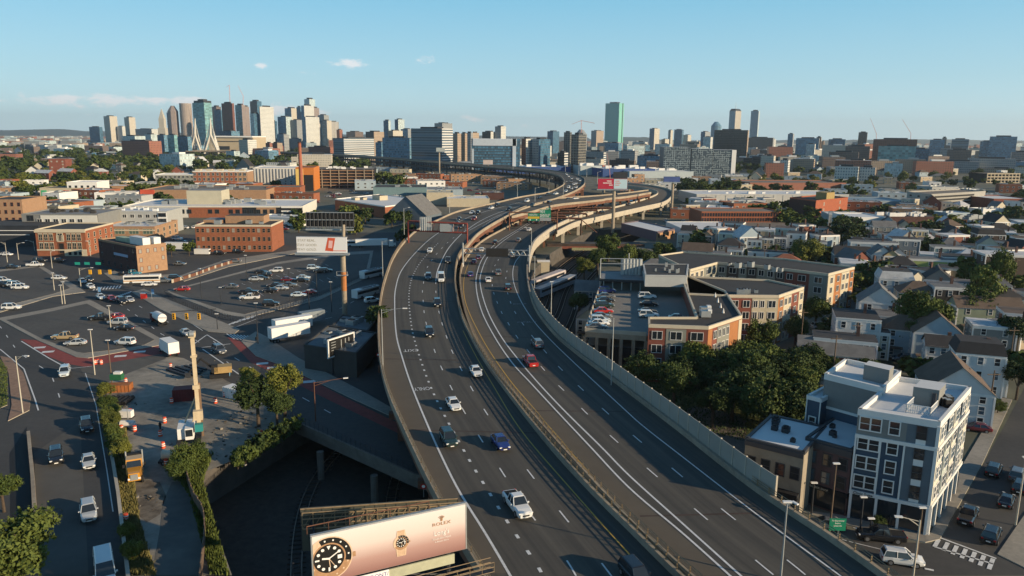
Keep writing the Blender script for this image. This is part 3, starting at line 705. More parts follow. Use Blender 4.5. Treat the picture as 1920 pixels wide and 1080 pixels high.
    r['far'] = f.mesh('car_far'); CARC[k] = r; return r
NAMES = {'sedan':'sedan_car','suv':'suv_car','pickup':'pickup_truck','van':'van'}
def car(ty, col, p, rz, label, group=None, near=True, sc=1.0, cat=None):
    s = SH[ty]; m = car_parts(ty, col); L = s['L']; cat = cat or {'pickup':'pickup truck','van':'van'}.get(ty,'car')
    if not near:
        o = put(NAMES[ty], m['far'], None, p, rz, (sc,)*3); tag(o, label, cat, group); return o
    t = thing(NAMES[ty], label, cat, p, rz, group); t.scale = (sc,)*3
    put('body', m['body'], t); put('roof', m['roof'], t); put('windows', m['glass'], t)
    for sx_ in (-1,1):
        for sy_ in (-1,1): put('wheel', m['wheel'], t, (sx_*s['wh'],sy_*.84*(L[3][1]/.91),s['r']))
    for sy_ in (-1,1):
        put('headlight', m['hl'], t, (L[-1][0]-.12, sy_*L[-1][1]*.98, L[-1][2]+.04)); put('taillight', m['tl'], t, (L[0][0]+.03, sy_*L[0][1]*.86, L[0][2]-.08))
    put('number_plate', m['plate'], t, (L[-1][0]+.03,0,.42)); put('grille', m['gr'], t, (L[-1][0]+.01,0,.60)); put('number_plate', m['plate'], t, (L[0][0]-.02,0,.62))
    return t
def hcar(P, zf, px, py, ty, col, rev, label, near=True, sc=1.06):
    p = GZF(px, py, zf); i = min(range(len(P)-1), key=lambda k: (P[k]-p).length); d = P[min(i+1,len(P)-1)]-P[max(0,i-1)]
    a = math.atan2(d.y, d.x)+(math.pi if rev else 0); p.z += .03
    return car(ty, col, p, a, label, None, near, sc)
for a in [
 (970,955,'pickup','white','white pickup truck nearest the camera on the oncoming highway, beside the watch billboard'),
 (938,836,'sedan','blue','dark blue sedan in the middle lane of the oncoming highway, just past the expansion joint'),
 (841,830,'suv','green','black SUV in the exit lane level with the blue sedan on the highway'),
 (850,764,'sedan','white','white sedan beside the painted word ONLY on the oncoming highway'),
 (892,702,'sedan','white','white car with dark roof glass in the inner lane above the word ONLY'),
 (805,629,'suv','black','black SUV in the exit lane just beyond the painted word EXIT'),
 (820,573,'suv','black','dark SUV in the middle lane below the white van on the highway'),
 (827,527,'van','white','white high-roofed van coming down the inner lane of the highway'),
 (803,523,'suv','grey','dark grey SUV left of the white van on the oncoming highway'),
 (840,492,'suv','black','dark SUV with bright headlights inside the solid line near the inner rail'),
 (806,473,'sedan','white','white sedan alone on the dotted line below the red sign gantry'),
 (1193,1090,'suv','black','dark vehicle cut off by the bottom edge of the picture on the oncoming highway')]:
    hcar(LLd, zL, a[0], a[1], a[2], a[3], True, a[4])
for a in [
 (864,428,'suv','black','dark car under the right end of the red sign gantry, nearer one'),(857,421,'sedan','grey','dark grey car just behind the red sign gantry'),
 (889,413,'suv','darkred','dark red SUV beyond the red sign gantry in the inner lane'),(861,413,'sedan','black','black sedan beyond the red sign gantry in the outer lane'),
 (885,401,'sedan','white','white car side by side with a black car beyond the red gantry'),(896,402,'suv','black','black car side by side with a white car beyond the red gantry'),
 (921,392,'sedan','white','white sedan where the highway begins to bend right'),(932,387,'suv','black','small dark car ahead of the white sedan where the highway bends right'),
 (955,395,'suv','black','dark car crossing the painted gore of the upper ramp'),(988,379,'suv','white','white car with glaring headlights at the ramp gore'),(998,386,'sedan','black','dark car at the tip of the upper ramp barrier'),
 (1012,373,'sedan','black','dark car just past the ramp gore on the bend'),(1042,365,'sedan','white','white car casting a long shadow on the far bend'),(1027,367,'suv','black','dark SUV behind the white car on the far bend'),
 (1061,360,'sedan','pale','pale car entering the far highway bend by the outer barrier')]:
    hcar(LL, zL, a[0], a[1], a[2], a[3], True, a[4], False, 1.1)
for k, (x, y, c) in enumerate([(1066,353,'white'),(1072,355,'silver'),(1076,347,'white'),(1072,336,'silver'),(1066,332,'white'),(1082,337,'white'),(1087,340,'pale'),(1080,346,'white'),(1080,353,'white'),(1071,342,'grey'),(1062,328,'white'),(1086,346,'black')]):
    o = hcar(LL, zL, x, y, 'sedan' if k % 3 else 'suv', c, True, 'tiny %s car, %s from the camera in the queue on the far highway bend' % (c, ['third','second','sixth','eleventh','twelfth','tenth','ninth','seventh','fourth','eighth','thirteenth','fifth'][k]), False, 1.1); o['group'] = 'cars queueing on the far bend'
for a in [
 (994,683,'pickup','red','bright red pickup truck driving away on the right highway roadway'),(1007,650,'suv','grey','dark grey SUV ahead of the red pickup on the right roadway'),
 (952,543,'suv','black','dark SUV with red tail lights in the shaded lane of the right roadway'),(934,515,'suv','grey','grey SUV in the shaded middle lane of the right roadway'),
 (915,528,'sedan','white','white sedan at the shadow edge beside the double white lines'),(882,518,'sedan','blue','small blue car hugging the left rail of the right roadway'),
 (889,494,'sedan','purple','dark purple car by the yellow line, nearer of two'),(897,486,'sedan','purple','dark purple car by the yellow line, farther of two'),
 (903,471,'sedan','white','white car under the left end of the dark message board'),(961,482,'suv','grey','grey car just below the right truss of the message board'),
 (929,458,'suv','black','black SUV at the double lines above the message board')]:
    hcar(RL, zR, a[0], a[1], a[2], a[3], False, a[4], True)
for a in [(972,453,'sedan','grey','grey car in shade above the message board truss'),(992,433,'sedan','white','white car in the shaded lane below the green signs'),(969,424,'sedan','black','dark car at the rail where the roadway goes under the ramp'),(1008,419,'suv','black','black SUV directly under the green signs')]:
    hcar(RL, zR, a[0], a[1], a[2], a[3], False, a[4], False, 1.1)
def rcar(P, zf, px, py, ty, col, label):
    hcar(P, zf, px, py, ty, col, False, label, False, 1.1)
rcar(CLw, zC, 1079, 374.5, 'sedan', 'white', 'white car on the upper pale ramp'); rcar(CLw, zC, 1067, 375.5, 'sedan', 'black', 'black car just behind the white one on the upper pale ramp')
rcar(CLw, zC, 1030, 382, 'suv', 'black', 'dark SUV on the upper ramp just after it leaves the highway')
rcar(DLw, zD, 1128, 400, 'sedan', 'black', 'lone dark car on the lower curving ramp'); rcar(DLw, zD, 1180, 385, 'sedan', 'grey', 'lone grey car where the lower ramp straightens by the billboard pole')
# cars on the ground: px, py, type, colour, heading in world degrees, label
def hd(x1,y1,x2,y2):
    a, b = G(x1,y1), G(x2,y2); return math.degrees(math.atan2(b.y-a.y, b.x-a.x))
HL = hd(135,760,163,1075); HM = hd(230,565,420,672); HR = hd(1765,1060,1890,800); HC = hd(100,560,170,600)
for x, y, ty, c, h, lb in [
 (106,864,'suv','black',HL,'black SUV with headlights on, in the left lane of the left street'),
 (167,873,'sedan','silver',HL,'silver sedan level with the black SUV on the left street'),
 (167,969,'suv','silver',HL,'silver SUV in the shadow near the bottom of the left street'),
 (163,806,'suv','black',HL,'black SUV in the shadow of the roadside bushes on the left street'),
 (122,704,'suv','pale',HL-5,'pale silver SUV curving round past the red bus lane'),
 (198,1082,'van','white',HL,'white van cut off by the bottom edge of the picture on the left street'),
 (122,637,'pickup','gold',-175,'gold pickup truck parked at the lower left of the nearest car park'),
 (142,648,'sedan','silver',-170,'silver sedan parked beside the gold pickup by the kerb'),
 (235,647,'suv','white',170,'white SUV alone at the lower right of the nearest car park'),
 (188,601,'pickup','black',-175,'black pickup truck parked near the sidewalk in the nearest car park'),
 (221,609,'suv','silver',178,'silver SUV between two dark vehicles in the nearest car park'),
 (234,620,'sedan','black',175,'black convertible parked lowest in the row of three'),
 (216,598,'sedan','red',178,'small red car tucked behind the silver SUV by the sidewalk'),
 (349,629,'sedan','silver',HM,'silver car waiting inside the intersection by the drill mast'),
 (411,662,'suv','grey',HM,'grey SUV driving down past the drill mast towards the bridge'),
 (209,564,'sedan','red',HM,'glowing red car braking before the zebra crossing'),(229,569,'suv','black',HM,'black SUV behind the red car on the main street'),
 (243,566,'sedan','silver',HM,'silver sedan right of the black SUV on the main street'),(170,541,'sedan','white',HM,'white car just above the zebra crossing'),
 (189,561,'sedan','pale',HM,'pale blue car left of the red car at the crossing'),
 (155,531,'sedan','silver',HM,'silver car at the kerb beside the green street sign'),(168,527,'sedan','black',HM,'black car two ahead of the zebra crossing'),
 (38,543,'suv','white',5,'white SUV at the right end of the small group in the far left car park'),(30,538,'suv','pale',5,'pale blue SUV half hidden behind the white SUV'),
 (20,535,'sedan','teal',10,'bright teal car in the far left car park'),(5,530,'suv','white',0,'white SUV at the left edge of the picture in the far left car park'),(2,538,'suv','black',0,'black SUV at the left edge in front of the white one'),
 (111,525,'sedan','white',0,'white sedan alone at the right side of the far left car park'),(22,581,'suv','white',8,'white SUV on the cross street below the far left car park'),
 (24,504,'sedan','black',5,'black sedan on the street behind the far left car park'),(66,500,'pickup','white',5,'white pickup truck on the street behind the far left car park'),
 (12,480,'sedan','white',0,'white car by the leftmost curved street lamp'),(75,492,'suv','black',0,'dark SUV in the shade in front of the orange brick school'),(110,492,'suv','black',0,'black SUV in shade below the steps of the orange brick school'),
 (280,537,'sedan','white',10,'white car beside the shuttle bus'),(307,530,'suv','grey',12,'grey SUV behind the shuttle bus'),(330,525,'suv','black',14,'dark SUV second behind the shuttle bus'),
 (249,516,'pickup','teal',0,'teal utility truck parked by the dark brick corner building'),(236,517,'sedan','black',0,'black car beside the teal utility truck'),
 (337,498,'sedan','grey',0,'grey car parked on the diagonal street by the orange construction fence'),(441,493,'sedan','grey',16,'grey car on the street above the large car park'),
 (412,478,'suv','black',0,'black car parked in front of the long brick building'),(447,475,'suv','black',0,'second black car parked in front of the long brick building'),(519,451,'suv','white',60,'white SUV at the right corner of the long brick building'),
 (333,450,'suv','white',0,'white SUV in the yard behind the box trailer'),(340,456,'suv','grey',0,'grey SUV in the yard behind the box trailer'),
 (698,568,'suv','white',35,'white SUV in shade just under the left highway edge')]:
    car(ty, c, G(x, y)+Vector((0,0,.17)), R(h), lb, None, y > 520, 1.08)
lotc = ['white','black','grey','silver','pale','darkred','blue']
pl_ = [(490,513,'black'),(518,511,'white'),(497,520,'black'),(480,527,'silver'),(491,525,'black'),(540,528,'darkred'),(567,529,'black'),(569,524,'pale'),(515,539,'black'),(527,544,'silver'),(543,538,'grey'),(507,549,'black'),(433,541,'grey'),(467,552,'black'),(468,562,'white'),(560,557,'pale'),(580,552,'darkred'),(508,574,'black'),(588,506,'pale'),(601,512,'black'),(611,510,'grey'),(342,546,'red')]
wd_ = ['black hatchback at the back left of the large shaded car park','white SUV at the back of the large shaded car park','black car just in front of the back white SUV','silver car at the left of the close group of three','black car squeezed between two silver ones','dark red car in the middle of the large shaded car park','black car right of the dark red one','pale car behind the black one at the right middle','black car left of the middle silver hatchback','silver hatchback in the middle of the front half','grey car behind the silver hatchback','black car in front of the silver hatchback','grey wagon at the left of the large shaded car park','black SUV directly behind the white pickup','white pickup truck in the large shaded car park','pale sedan at the lower right of the large car park','dark red sedan next to the pale one by the fence','black minivan nearest the front corner of the large car park','pale SUV at the top right near the billboard pole','black car beside the pale SUV near the billboard pole','grey car rightmost of three near the billboard pole','red car by the fence at the left tip of the large car park']
for (x, y, c), lb in zip(pl_, wd_):
    car('pickup' if 'pickup' in lb else ('suv' if 'SUV' in lb or 'van' in lb else 'sedan'), c, G(x,y)+Vector((0,0,.17)), R(random.choice((8,186,4,180))), lb, None, True, 1.08)
for x, y, ty, c, h, lb in [(1862,888,'suv','black',HR,'dark SUV farthest up the right-hand street'),(1886,945,'sedan','black',HR,'dark sedan parked by the right kerb of the right-hand street'),
 (1814,974,'pickup','black',HR,'black pickup truck driving up the right-hand street'),(1857,1010,'suv','black',HR,'dark SUV waiting just behind the zebra crossing'),(1906,897,'suv','grey',HR,'grey SUV parked near the utility pole at the right edge'),
 (1650,1012,'pickup','black',170,'black pickup truck parked in front of the blue corner building'),(1548,990,'sedan','grey',165,'grey sedan half hidden behind the highway rail and green sign'),
 (1690,1056,'suv','white',-14,'white SUV turning at the bottom right intersection'),(1830,808,'sedan','darkred',160,'dark red car parked in the driveway between the blue building and the white house'),
 (1912,920,'suv','black',HR,'black car at the right picture edge behind the utility pole')]:
    car(ty, c, G(x, y)+Vector((0,0,.03)), R(h), lb, None, True, 1.05)
# ---- trucks, buses ----
def boxbody(mb, l, w_, h, z, m, x=0): mb.box((x,0,z+h/2),(l,w_,h),m)
def wheels(t, xs, y, r=.5, m=None):
    wm = MB(); wm.tube((0,-.14,0),(0,.14,0),r,tyre,12); wm.tube((0,-.15,0),(0,.15,0),r*.5,rim,8); wm = wm.mesh('wheel')
    for x in xs:
        for s_ in (-1,1): put('wheel', wm, t, (x,s_*y,r))
def boxtruck(p, rz, label, col='white', l=6.2, h=2.7, cat='truck'):
    t = thing('box_truck', label, cat, p, rz); pm = paint(col)
    mb = MB(); boxbody(mb, l, 2.5, h, 1.0, whitep, -1.2); mb.build('cargo_box', t)
    mb = MB(); mb.frust([(1.95,-1.05),(3.9,-1.0),(3.9,1.0),(1.95,1.05)],[(1.95,-1.0),(3.3,-.95),(3.3,.95),(1.95,1.0)],.5,2.4,pm); mb.build('cab', t)
    mb = MB(); mb.face([(3.86,-.85,1.45),(3.86,.85,1.45),(3.45,.8,2.25),(3.45,-.8,2.25)],glassd); mb.build('windscreen', t)
    mb = MB(); mb.box((-.5,0,.75),(7.6,.9,.3),black); mb.build('chassis', t); wheels(t, (-3,2.9), 1.05)
    mb = MB(); mb.box((-4.33,-.9,.9),(.06,.25,.25),taill); mb.build('taillight', t); mb = MB(); mb.box((-4.33,.9,.9),(.06,.25,.25),taill); mb.build('taillight', t)
    return t
boxtruck(G(316,663), R(HM+180), 'white box truck stopped on the red bus lane, seen from behind')
t = thing('tanker_truck','white tanker truck waiting on the main street above the intersection','truck',G(298,606),R(HM+180))
mb = MB(); mb.tube((-3.4,0,2.1),(1.6,0,2.1),1.2,whitep,14); mb.build('tank', t); mb = MB(); mb.box((2.9,0,1.5),(1.8,2.3,2.2),paint('darkred')); mb.build('cab', t); mb = MB(); mb.box((-.5,0,.75),(7.4,1,.35),black); mb.build('chassis', t); wheels(t,(-3,-1.8,2.8),1.05)
def bus(p, rz, label, stripe=None, l=11):
    t = thing('bus', label, 'bus', p, rz); mb = MB(); mb.box((0,0,1.75),(l,2.55,2.7),whitep); mb.build('body', t)
    mb = MB(); mb.box((0,0,2.1),(l-.6,2.6,.9),glassd); mb.box((l/2,0,2.0),(.06,2.2,1.3),glassd); mb.build('windows', t)
    mb = MB(); mb.box((0,0,3.2),(l*.4,1.6,.3),roof_grey); mb.box((l*.35,0,3.2),(1.2,1.4,.25),roof_grey); mb.build('roof_unit', t); wheels(t, (-l*.3,l*.3), 1.15)
    if stripe:
        mb = MB(); mb.box((0,0,1.15),(l+.02,2.57,.3),stripe); mb.build('stripe', t)
    return t
bus(G(268,531), R(192), 'white shuttle bus with yellow stripe turning at the upper intersection', paint('yellow'), 12)
bus(G(697,520), R(60), 'white bus farther of the two in the shade left of the highway')
bus(G(686,556), R(60), 'white bus nearer of the two in the shade left of the highway')
bus(G(667,462), R(10), 'white bus parked beside the billboard in front of the long trailer', None, 9)
def semi(p, rz, label, l=15, cab=True, m=None, cat='trailer', nm='semi_trailer'):
    t = thing(nm, label, cat, p, rz); mb = MB(); mb.box((0,0,2.6),(l,2.6,2.9),m or whitep); mb.build('box', t)
    mb = MB(); mb.box((0,0,1.0),(l*.95,1,.25),black); mb.build('chassis', t); wheels(t, (-l*.42,-l*.34), 1.05)
    if cab:
        mb = MB(); mb.box((l/2+1.6,0,2.0),(2.2,2.4,2.9),whitep); mb.box((l/2+3.2,0,1.2),(1.4,1.8,1.5),whitep); mb.box((l/2+2.7,0,2.7),(.1,2.1,.9),glassd); mb.build('cab', t); wheels(t,(l/2+.8,l/2+3.2),1.05)
    return t
semi(G(543,637), R(35+6), 'white trailer nearest the pavement in the shaded yard, with a white tractor', 10.5, False)
semi(G(549,622), R(35+6), 'white trailer parked alongside the nearest one in the shaded yard', 10.5, False)
semi(G(585,609), R(35+6), 'grey trailer behind the two white ones in the shaded yard', 7, False, mat('grey_trailer',(.20,.24,.27),.6,.2,.5))
semi(G(697,464), R(12), 'long white articulated lorry parked left of the highway behind the billboard', 15, True, None, 'lorry', 'articulated_lorry')
semi(G(333,471), R(-3), 'white box trailer parked right of the dark brick corner building', 11, False)
t = thing('van','white parked van in front of the long brick building','van',G(380,478),0)
mb = MB(); mb.box((0,0,1.6),(6.5,2.2,2.2),whitep); mb.build('body',t); mb = MB(); mb.box((2.9,0,1.9),(.9,2.1,.8),glassd); mb.build('windscreen',t); wheels(t,(-2,2),.95,.4)
# yellow truck on the dirt
t = thing('tractor_truck','yellow truck tractor with a black chassis parked at the edge of the dirt yard','truck',G(254,893),R(HL-6)); yp = paint('yellow')
mb = MB(); mb.frust([(.4,-1.15),(3.6,-.85),(3.6,.85),(.4,1.15)],[(.4,-1.05),(3.4,-.75),(3.4,.75),(.4,1.05)],.8,1.95,yp); mb.build('bonnet',t)
mb = MB(); mb.frust([(-1.3,-1.2),(.9,-1.2),(.9,1.2),(-1.3,1.2)],[(-1.3,-1.1),(.4,-1.1),(.4,1.1),(-1.3,1.1)],.8,3.0,yp,mat('cab_roof_tan',(.5,.36,.2),.5,.1,1)); mb.build('cab',t)
mb = MB(); mb.face([(.93,-1.02,1.9),(.93,1.02,1.9),(.52,.95,2.8),(.52,-.95,2.8)],glassd); mb.build('windscreen',t)
mb = MB(); mb.box((3.63,0,1.4),(.08,1.0,.9),galv); mb.build('grille',t); mb = MB(); mb.box((-3.6,0,1.0),(4.6,1.1,.35),black); mb.box((-3.9,0,1.6),(2.6,2.2,.8),black); mb.box((-2.0,0,2.0),(.8,2.2,2.2),black); mb.build('chassis',t)
for s_ in (-1,1):
    mb = MB(); mb.tube((-1.5,s_*1.15,1.0),(-1.5,s_*1.15,3.7),.12,galv,8); mb.build('exhaust_pipe',t); mb = MB(); mb.box((3.5,s_*.7,1.15),(.2,.35,.25),headl); mb.build('headlight',t); mb = MB(); mb.box((.7,s_*1.45,2.2),(.15,.3,.5),black); mb.build('mirror',t)
wheels(t,(2.6,-3.4,-4.7),1.1,.55)
# ================= BUILDINGS =================
WC = {}
def winmesh(w, h, fr, gl, kind='plain', ft=.12):
    k = (round(w,2), round(h,2), fr.name, gl.name, kind, ft)
    if k in WC: return WC[k]
    mb = MB(); d = .06   # local: x along wall, -y outward
    mb.face([(-w/2,-.02,-h/2),(w/2,-.02,-h/2),(w/2,-.02,h/2),(-w/2,-.02,h/2)], gl)
    def bar(x0,x1,z0,z1): mb.box(((x0+x1)/2,-d/2,(z0+z1)/2),(x1-x0,d+.04,z1-z0),fr)
    bar(-w/2-ft,-w/2,-h/2-ft,h/2+ft); bar(w/2,w/2+ft,-h/2-ft,h/2+ft); bar(-w/2,w/2,h/2,h/2+ft); bar(-w/2,w/2,-h/2-ft,-h/2)
    if kind in ('sash','quad'): mb.box((0,-.04,0),(w,.05,.07),fr)
    if kind in ('double','quad'): mb.box((0,-.04,0),(.09,.05,h),fr)
    if kind == 'triple':
        for x in (-w/6,w/6): mb.box((x,-.04,0),(.10,.05,h),fr)
    WC[k] = mb.mesh('window'); return WC[k]
def windows(t, p0, p1, z0, z1, nx, nz_, w, h, fr, gl, kind='plain', skip=0, ft=.12, name='window', m0=.5, zfrac=.5, vary=None, out=.02):
    """grid of windows on the wall p0->p1 (outward normal on the right of p0->p1)"""
    p0 = Vector((p0[0],p0[1],0)); p1 = Vector((p1[0],p1[1],0)); d = p1-p0; L = d.length; d = d/L; rz = math.atan2(d.y,d.x); n = Vector((d.y,-d.x,0))
    for j in range(nz_):
        z = z0+(z1-z0)*(j+zfrac)/nz_
        for i in range(nx):
            if skip and random.random() < skip: continue
            f = (i+m0)/(nx-1+2*m0) if nx > 1 else .5
            g = gl if vary is None or random.random() > .3 else vary
            c = p0+d*(L*f)+n*out; put(name, winmesh(w,h,fr,g,kind,ft), t, (c.x-t.location.x,c.y-t.location.y,z-t.location.z), rz)
class Bld: pass
def quad(A, B_, Cc, H, rect=True):
    """roof corners A (left), B (nearest), C (right) as pixels at height H -> world footprint, outline counter-clockwise from A"""
    a, b, c = G(*A, H), G(*B_, H), G(*Cc, H)
    if rect:
        ab = (a-b); ab.z = 0; n = Vector((-ab.y, ab.x, 0)).normalized()
        if n.dot(c-b) < 0: n = -n
        l = (c-b).length; c = b+n*l if abs(n.dot((c-b).normalized())) > .5 else c
    d = a+c-b
    return [(a.x,a.y),(b.x,b.y),(c.x,c.y),(d.x,d.y)]
def hfrom(base, top): return height_at(base, top)
def building(name, label, P, H, wall, roof, parapet=.6, pmat=None, cat='building', z0=0, group=None, walls=None):
    cx = sum(p[0] for p in P)/len(P); cy = sum(p[1] for p in P)/len(P)
    t = thing(name, label, cat, (cx,cy,0), 0, group); b = Bld(); b.t = t; b.P = P; b.H = H
    Q = [(x-cx,y-cy) for x,y in P]
    area = sum(Q[i][0]*Q[(i+1)%len(Q)][1]-Q[(i+1)%len(Q)][0]*Q[i][1] for i in range(len(Q)))
    if area < 0: Q = Q[::-1]; P = P[::-1]; b.P = P
    mb = MB(); mb.prism(Q, z0-.2, H, wall, roof, False); mb.build('wall' , t)
    r_ = MB(); r_.face([(x,y,H+.02) for x,y in Q], roof); 
    if parapet:
        pm = pmat or wall; n = len(Q)
        for i in range(n):
            a, c = Vector((*Q[i],0)), Vector((*Q[(i+1)%n],0)); d = (c-a).normalized(); nn = Vector((-d.y,d.x,0))*.35
            o = -nn*.25; r_.prism([(a+o)[:2],(c+o)[:2],(c+nn)[:2],(a+nn)[:2]], H-.25, H+parapet, pm)
    r_.build('roof', t); r = max(math.hypot(x,y) for x,y in Q); occ(cx,cy,r*.9)
    return b
def rooftop(b, n, size=(2,1.6,1.3), m=None, nm='roof_unit', seed=0):
    rnd = random.Random(seed+n); P = b.P; m = m or galv
    for i in range(n):
        u, v = rnd.uniform(.15,.85), rnd.uniform(.2,.8); a, bb, c, d = [Vector((*p,0)) for p in (P[0],P[1],P[2],P[3%len(P)])]
        q = a.lerp(bb,u).lerp(d.lerp(c,u),v); s = rnd.uniform(.6,1.4); mb = MB(); k = (size[0]*s,size[1]*s,size[2]*s); mb.box((0,0,k[2]/2),k,m,0); mb.box((0,0,k[2]+.08),(k[0]*.6,k[1]*.6,.16),black)
        o = mb.build(nm, b.t); o.location = (q.x-b.t.location.x,q.y-b.t.location.y,b.H+.03); o.rotation_euler.z = math.atan2(P[1][1]-P[0][1],P[1][0]-P[0][0])
whitef = mat('white_window_trim', (.70,.69,.66), .6, .05, 1); creamf = mat('cream_trim', (.55,.48,.36), .7, .1, 1); darkf = solid('dark_window_frame', (.05,.05,.055), .6)
curt = solid('curtained_glass', (.28,.27,.24), .3)
blue_s = mat('navy_siding', (.045,.075,.115), .75, .1, .5); blue_g = mat('slate_blue_siding', (.115,.145,.17), .75, .1, .5); grey_s = mat('grey_siding', (.21,.215,.205), .75, .1, .5)
# ---- blue corner building (nearest on the right) ----
def localbox(t, name, P, z0, z1, m, top=None):
    mb = MB(); cx, cy = t.location.x, t.location.y; Q = [(x-cx,y-cy) for x,y in P]
    a = sum(Q[i][0]*Q[(i+1)%len(Q)][1]-Q[(i+1)%len(Q)][0]*Q[i][1] for i in range(len(Q)))
    if a < 0: Q = Q[::-1]
    mb.prism(Q, z0, z1, m, top or m); return mb.build(name, t)
def uvp(P, u, v):   # point in footprint: u along P0->P1, v from that side inwards
    a, b, c, d = [Vector((*p,0)) for p in P]; q = a.lerp(b,u).lerp(d.lerp(c,u),v); return (q.x,q.y)
HB = hfrom((1737,1003),(1762,800)); P = quad((1609,775),(1762,800),(1819,733),HB,False)
bb = building('apartment_building','navy and grey apartment building with white trim and white roof on the right street corner',P,HB,blue_s,roof_white,.7,whitef)
t = bb.t; P = bb.P; cx, cy = t.location.x, t.location.y
PL = math.dist(P[0],P[1]); PR = math.dist(P[1],P[2]); fl = (HB-4.2)/4
def facepanel(t, p0, p1, f0, f1, z0, z1, m, name='wall_panel', out=.12):
    a, b = Vector((*p0,0)), Vector((*p1,0)); d = (b-a).normalized(); n = Vector((d.y,-d.x,0)); L = (b-a).length
    q0 = a+d*(L*f0); q1 = a+d*(L*f1); c = (q0+q1)/2+n*(out/2)
    mb = MB(); mb.box((0,0,0),((q1-q0).length,out,z1-z0),m); o = mb.build(name,t); o.location = (c.x-t.location.x,c.y-t.location.y,(z0+z1)/2-t.location.z); o.rotation_euler.z = math.atan2(d.y,d.x); return o
facepanel(t,P[0],P[1],0,.62,HB-fl-.2,HB-.3,grey_s); facepanel(t,P[0],P[1],.62,1,4.4,HB-.3,blue_g,'wall_panel',.10)
facepanel(t,P[0],P[1],.74,.86,4.4,HB-.3,whitef,'trim',.16)
for z in (4.1,HB-fl-.3): facepanel(t,P[0],P[1],-.01,1.0,z-.25,z+.25,whitef,'trim',.3)
for f in (0.005,.32,.615): facepanel(t,P[0],P[1],f-.012,f+.012,4.3,HB-fl-.5,whitef,'trim',.22)
facepanel(t,P[0],P[1],.97,1.01,0,HB,whitef,'trim',.24)
def onewin(t, p0, p1, f, z, w, h, fr, gl, kind, out=.15, ft=.16, name='window'):
    a, b = Vector((*p0,0)), Vector((*p1,0)); d = (b-a).normalized(); n = Vector((d.y,-d.x,0)); c = a+d*((b-a).length*f)+n*out
    return put(name, winmesh(w,h,fr,gl,kind,ft), t, (c.x-t.location.x,c.y-t.location.y,z-t.location.z), math.atan2(d.y,d.x))
for k in range(4):
    z = 4.4+fl*(k+.5); top = k == 3
    for f in (.10,.24,.47): onewin(t,P[0],P[1],f,z,1.15,1.75,whitef,glassd,'sash')
    onewin(t,P[0],P[1],.80,z,1.15,1.8,darkf,glassd,'sash',.18,.05)
    for f in (.06,.14,.30,.36,.52,.58,.74,.82,.94): onewin(t,P[1],P[2],f,z,1.0,1.7,whitef,glassb if k % 2 else glassd,'sash')
cream_s = mat('cream_panel',(.58,.55,.46),.7,.1,.5)
facepanel(t,P[1],P[2],0,.17,4.2,HB-.3,cream_s); facepanel(t,P[1],P[2],.25,.42,4.2,HB-fl,mat('pale_sage_panel',(.40,.44,.40),.7,.1,.5)); facepanel(t,P[1],P[2],.47,.62,4.2,HB-.3,cream_s); facepanel(t,P[1],P[2],.68,.86,4.2,HB-fl,blue_g); facepanel(t,P[1],P[2],.88,1,4.2,HB-.3,cream_s)
for z in (4.1,HB-fl-.3): facepanel(t,P[1],P[2],0,1.0,z-.25,z+.25,whitef,'trim',.3)
for f in (0,.33,.62,.965): facepanel(t,P[0],P[1],f,f+.035,0,4.0,whitef,'column',.35)
for f0, f1 in ((.045,.32),(.375,.61),(.66,.96)): facepanel(t,P[0],P[1],f0,f1,.4,3.7,glassd,'shop_window',.16)
for i in range(6): facepanel(t,P[1],P[2],i/6,i/6+.02,0,4,whitef,'column',.35); facepanel(t,P[1],P[2],i/6+.03,i/6+.15,.3,3.6,glassd,'shop_window',.16)
d_ = (Vector(P[1])-Vector(P[0])).normalized(); nrm = Vector((d_.y,-d_.x))
def wall_text(t, p0, p1, f, z, s, size, m, out=.3):
    a, b = Vector((*p0,0)), Vector((*p1,0)); d = (b-a).normalized(); n = Vector((d.y,-d.x,0)); c = a+d*((b-a).length*f)+n*out
    o = put('lettering', text_mesh(s,size,m,.03), t, (c.x-t.location.x,c.y-t.location.y,z-t.location.z)); o.rotation_euler = (math.pi/2,0,math.atan2(d.y,d.x)); return o
wall_text(t,P[0],P[1],.17,4.1,'Clinic Suite',.55,darkf,.34)
# roof features
localbox(t,'stair_house',[uvp(P,.47,.42),uvp(P,.80,.42),uvp(P,.80,.62),uvp(P,.47,.62)],HB,HB+2.6,grey_s,roof_white)
localbox(t,'stair_house_door',[uvp(P,.72,.405),uvp(P,.77,.405),uvp(P,.77,.42),uvp(P,.72,.42)],HB+.1,HB+2.1,darkf)
mb = MB(); ps = [uvp(P,.50,.20),uvp(P,.80,.20),uvp(P,.80,.40)]; ps0 = uvp(P,.50,.40)
for a, c in ((ps0,ps[0]),(ps[0],ps[1]),(ps[1],ps[2])):
    a = Vector((a[0]-cx,a[1]-cy,HB)); c = Vector((c[0]-cx,c[1]-cy,HB)); up = Vector((0,0,1.2))
    for k in range(12): q = a.lerp(c,k/11); mb.tube(q,q+up,.045,whitef,4)
    mb.tube(a+up,c+up,.07,whitef,4); mb.tube(a+Vector((0,0,.4)),c+Vector((0,0,.4)),.05,whitef,4)
mb.build('deck_railing',t)
for u, v in ((.84,.50),(.88,.56),(.84,.60),(.90,.48)):
    q = uvp(P,u,v); mb = MB(); mb.box((0,0,.55),(1.0,.9,1.1),black); mb.box((0,0,1.13),(.7,.6,.06),galv); o = mb.build('roof_unit',t); o.location = (q[0]-cx,q[1]-cy,HB+.03)
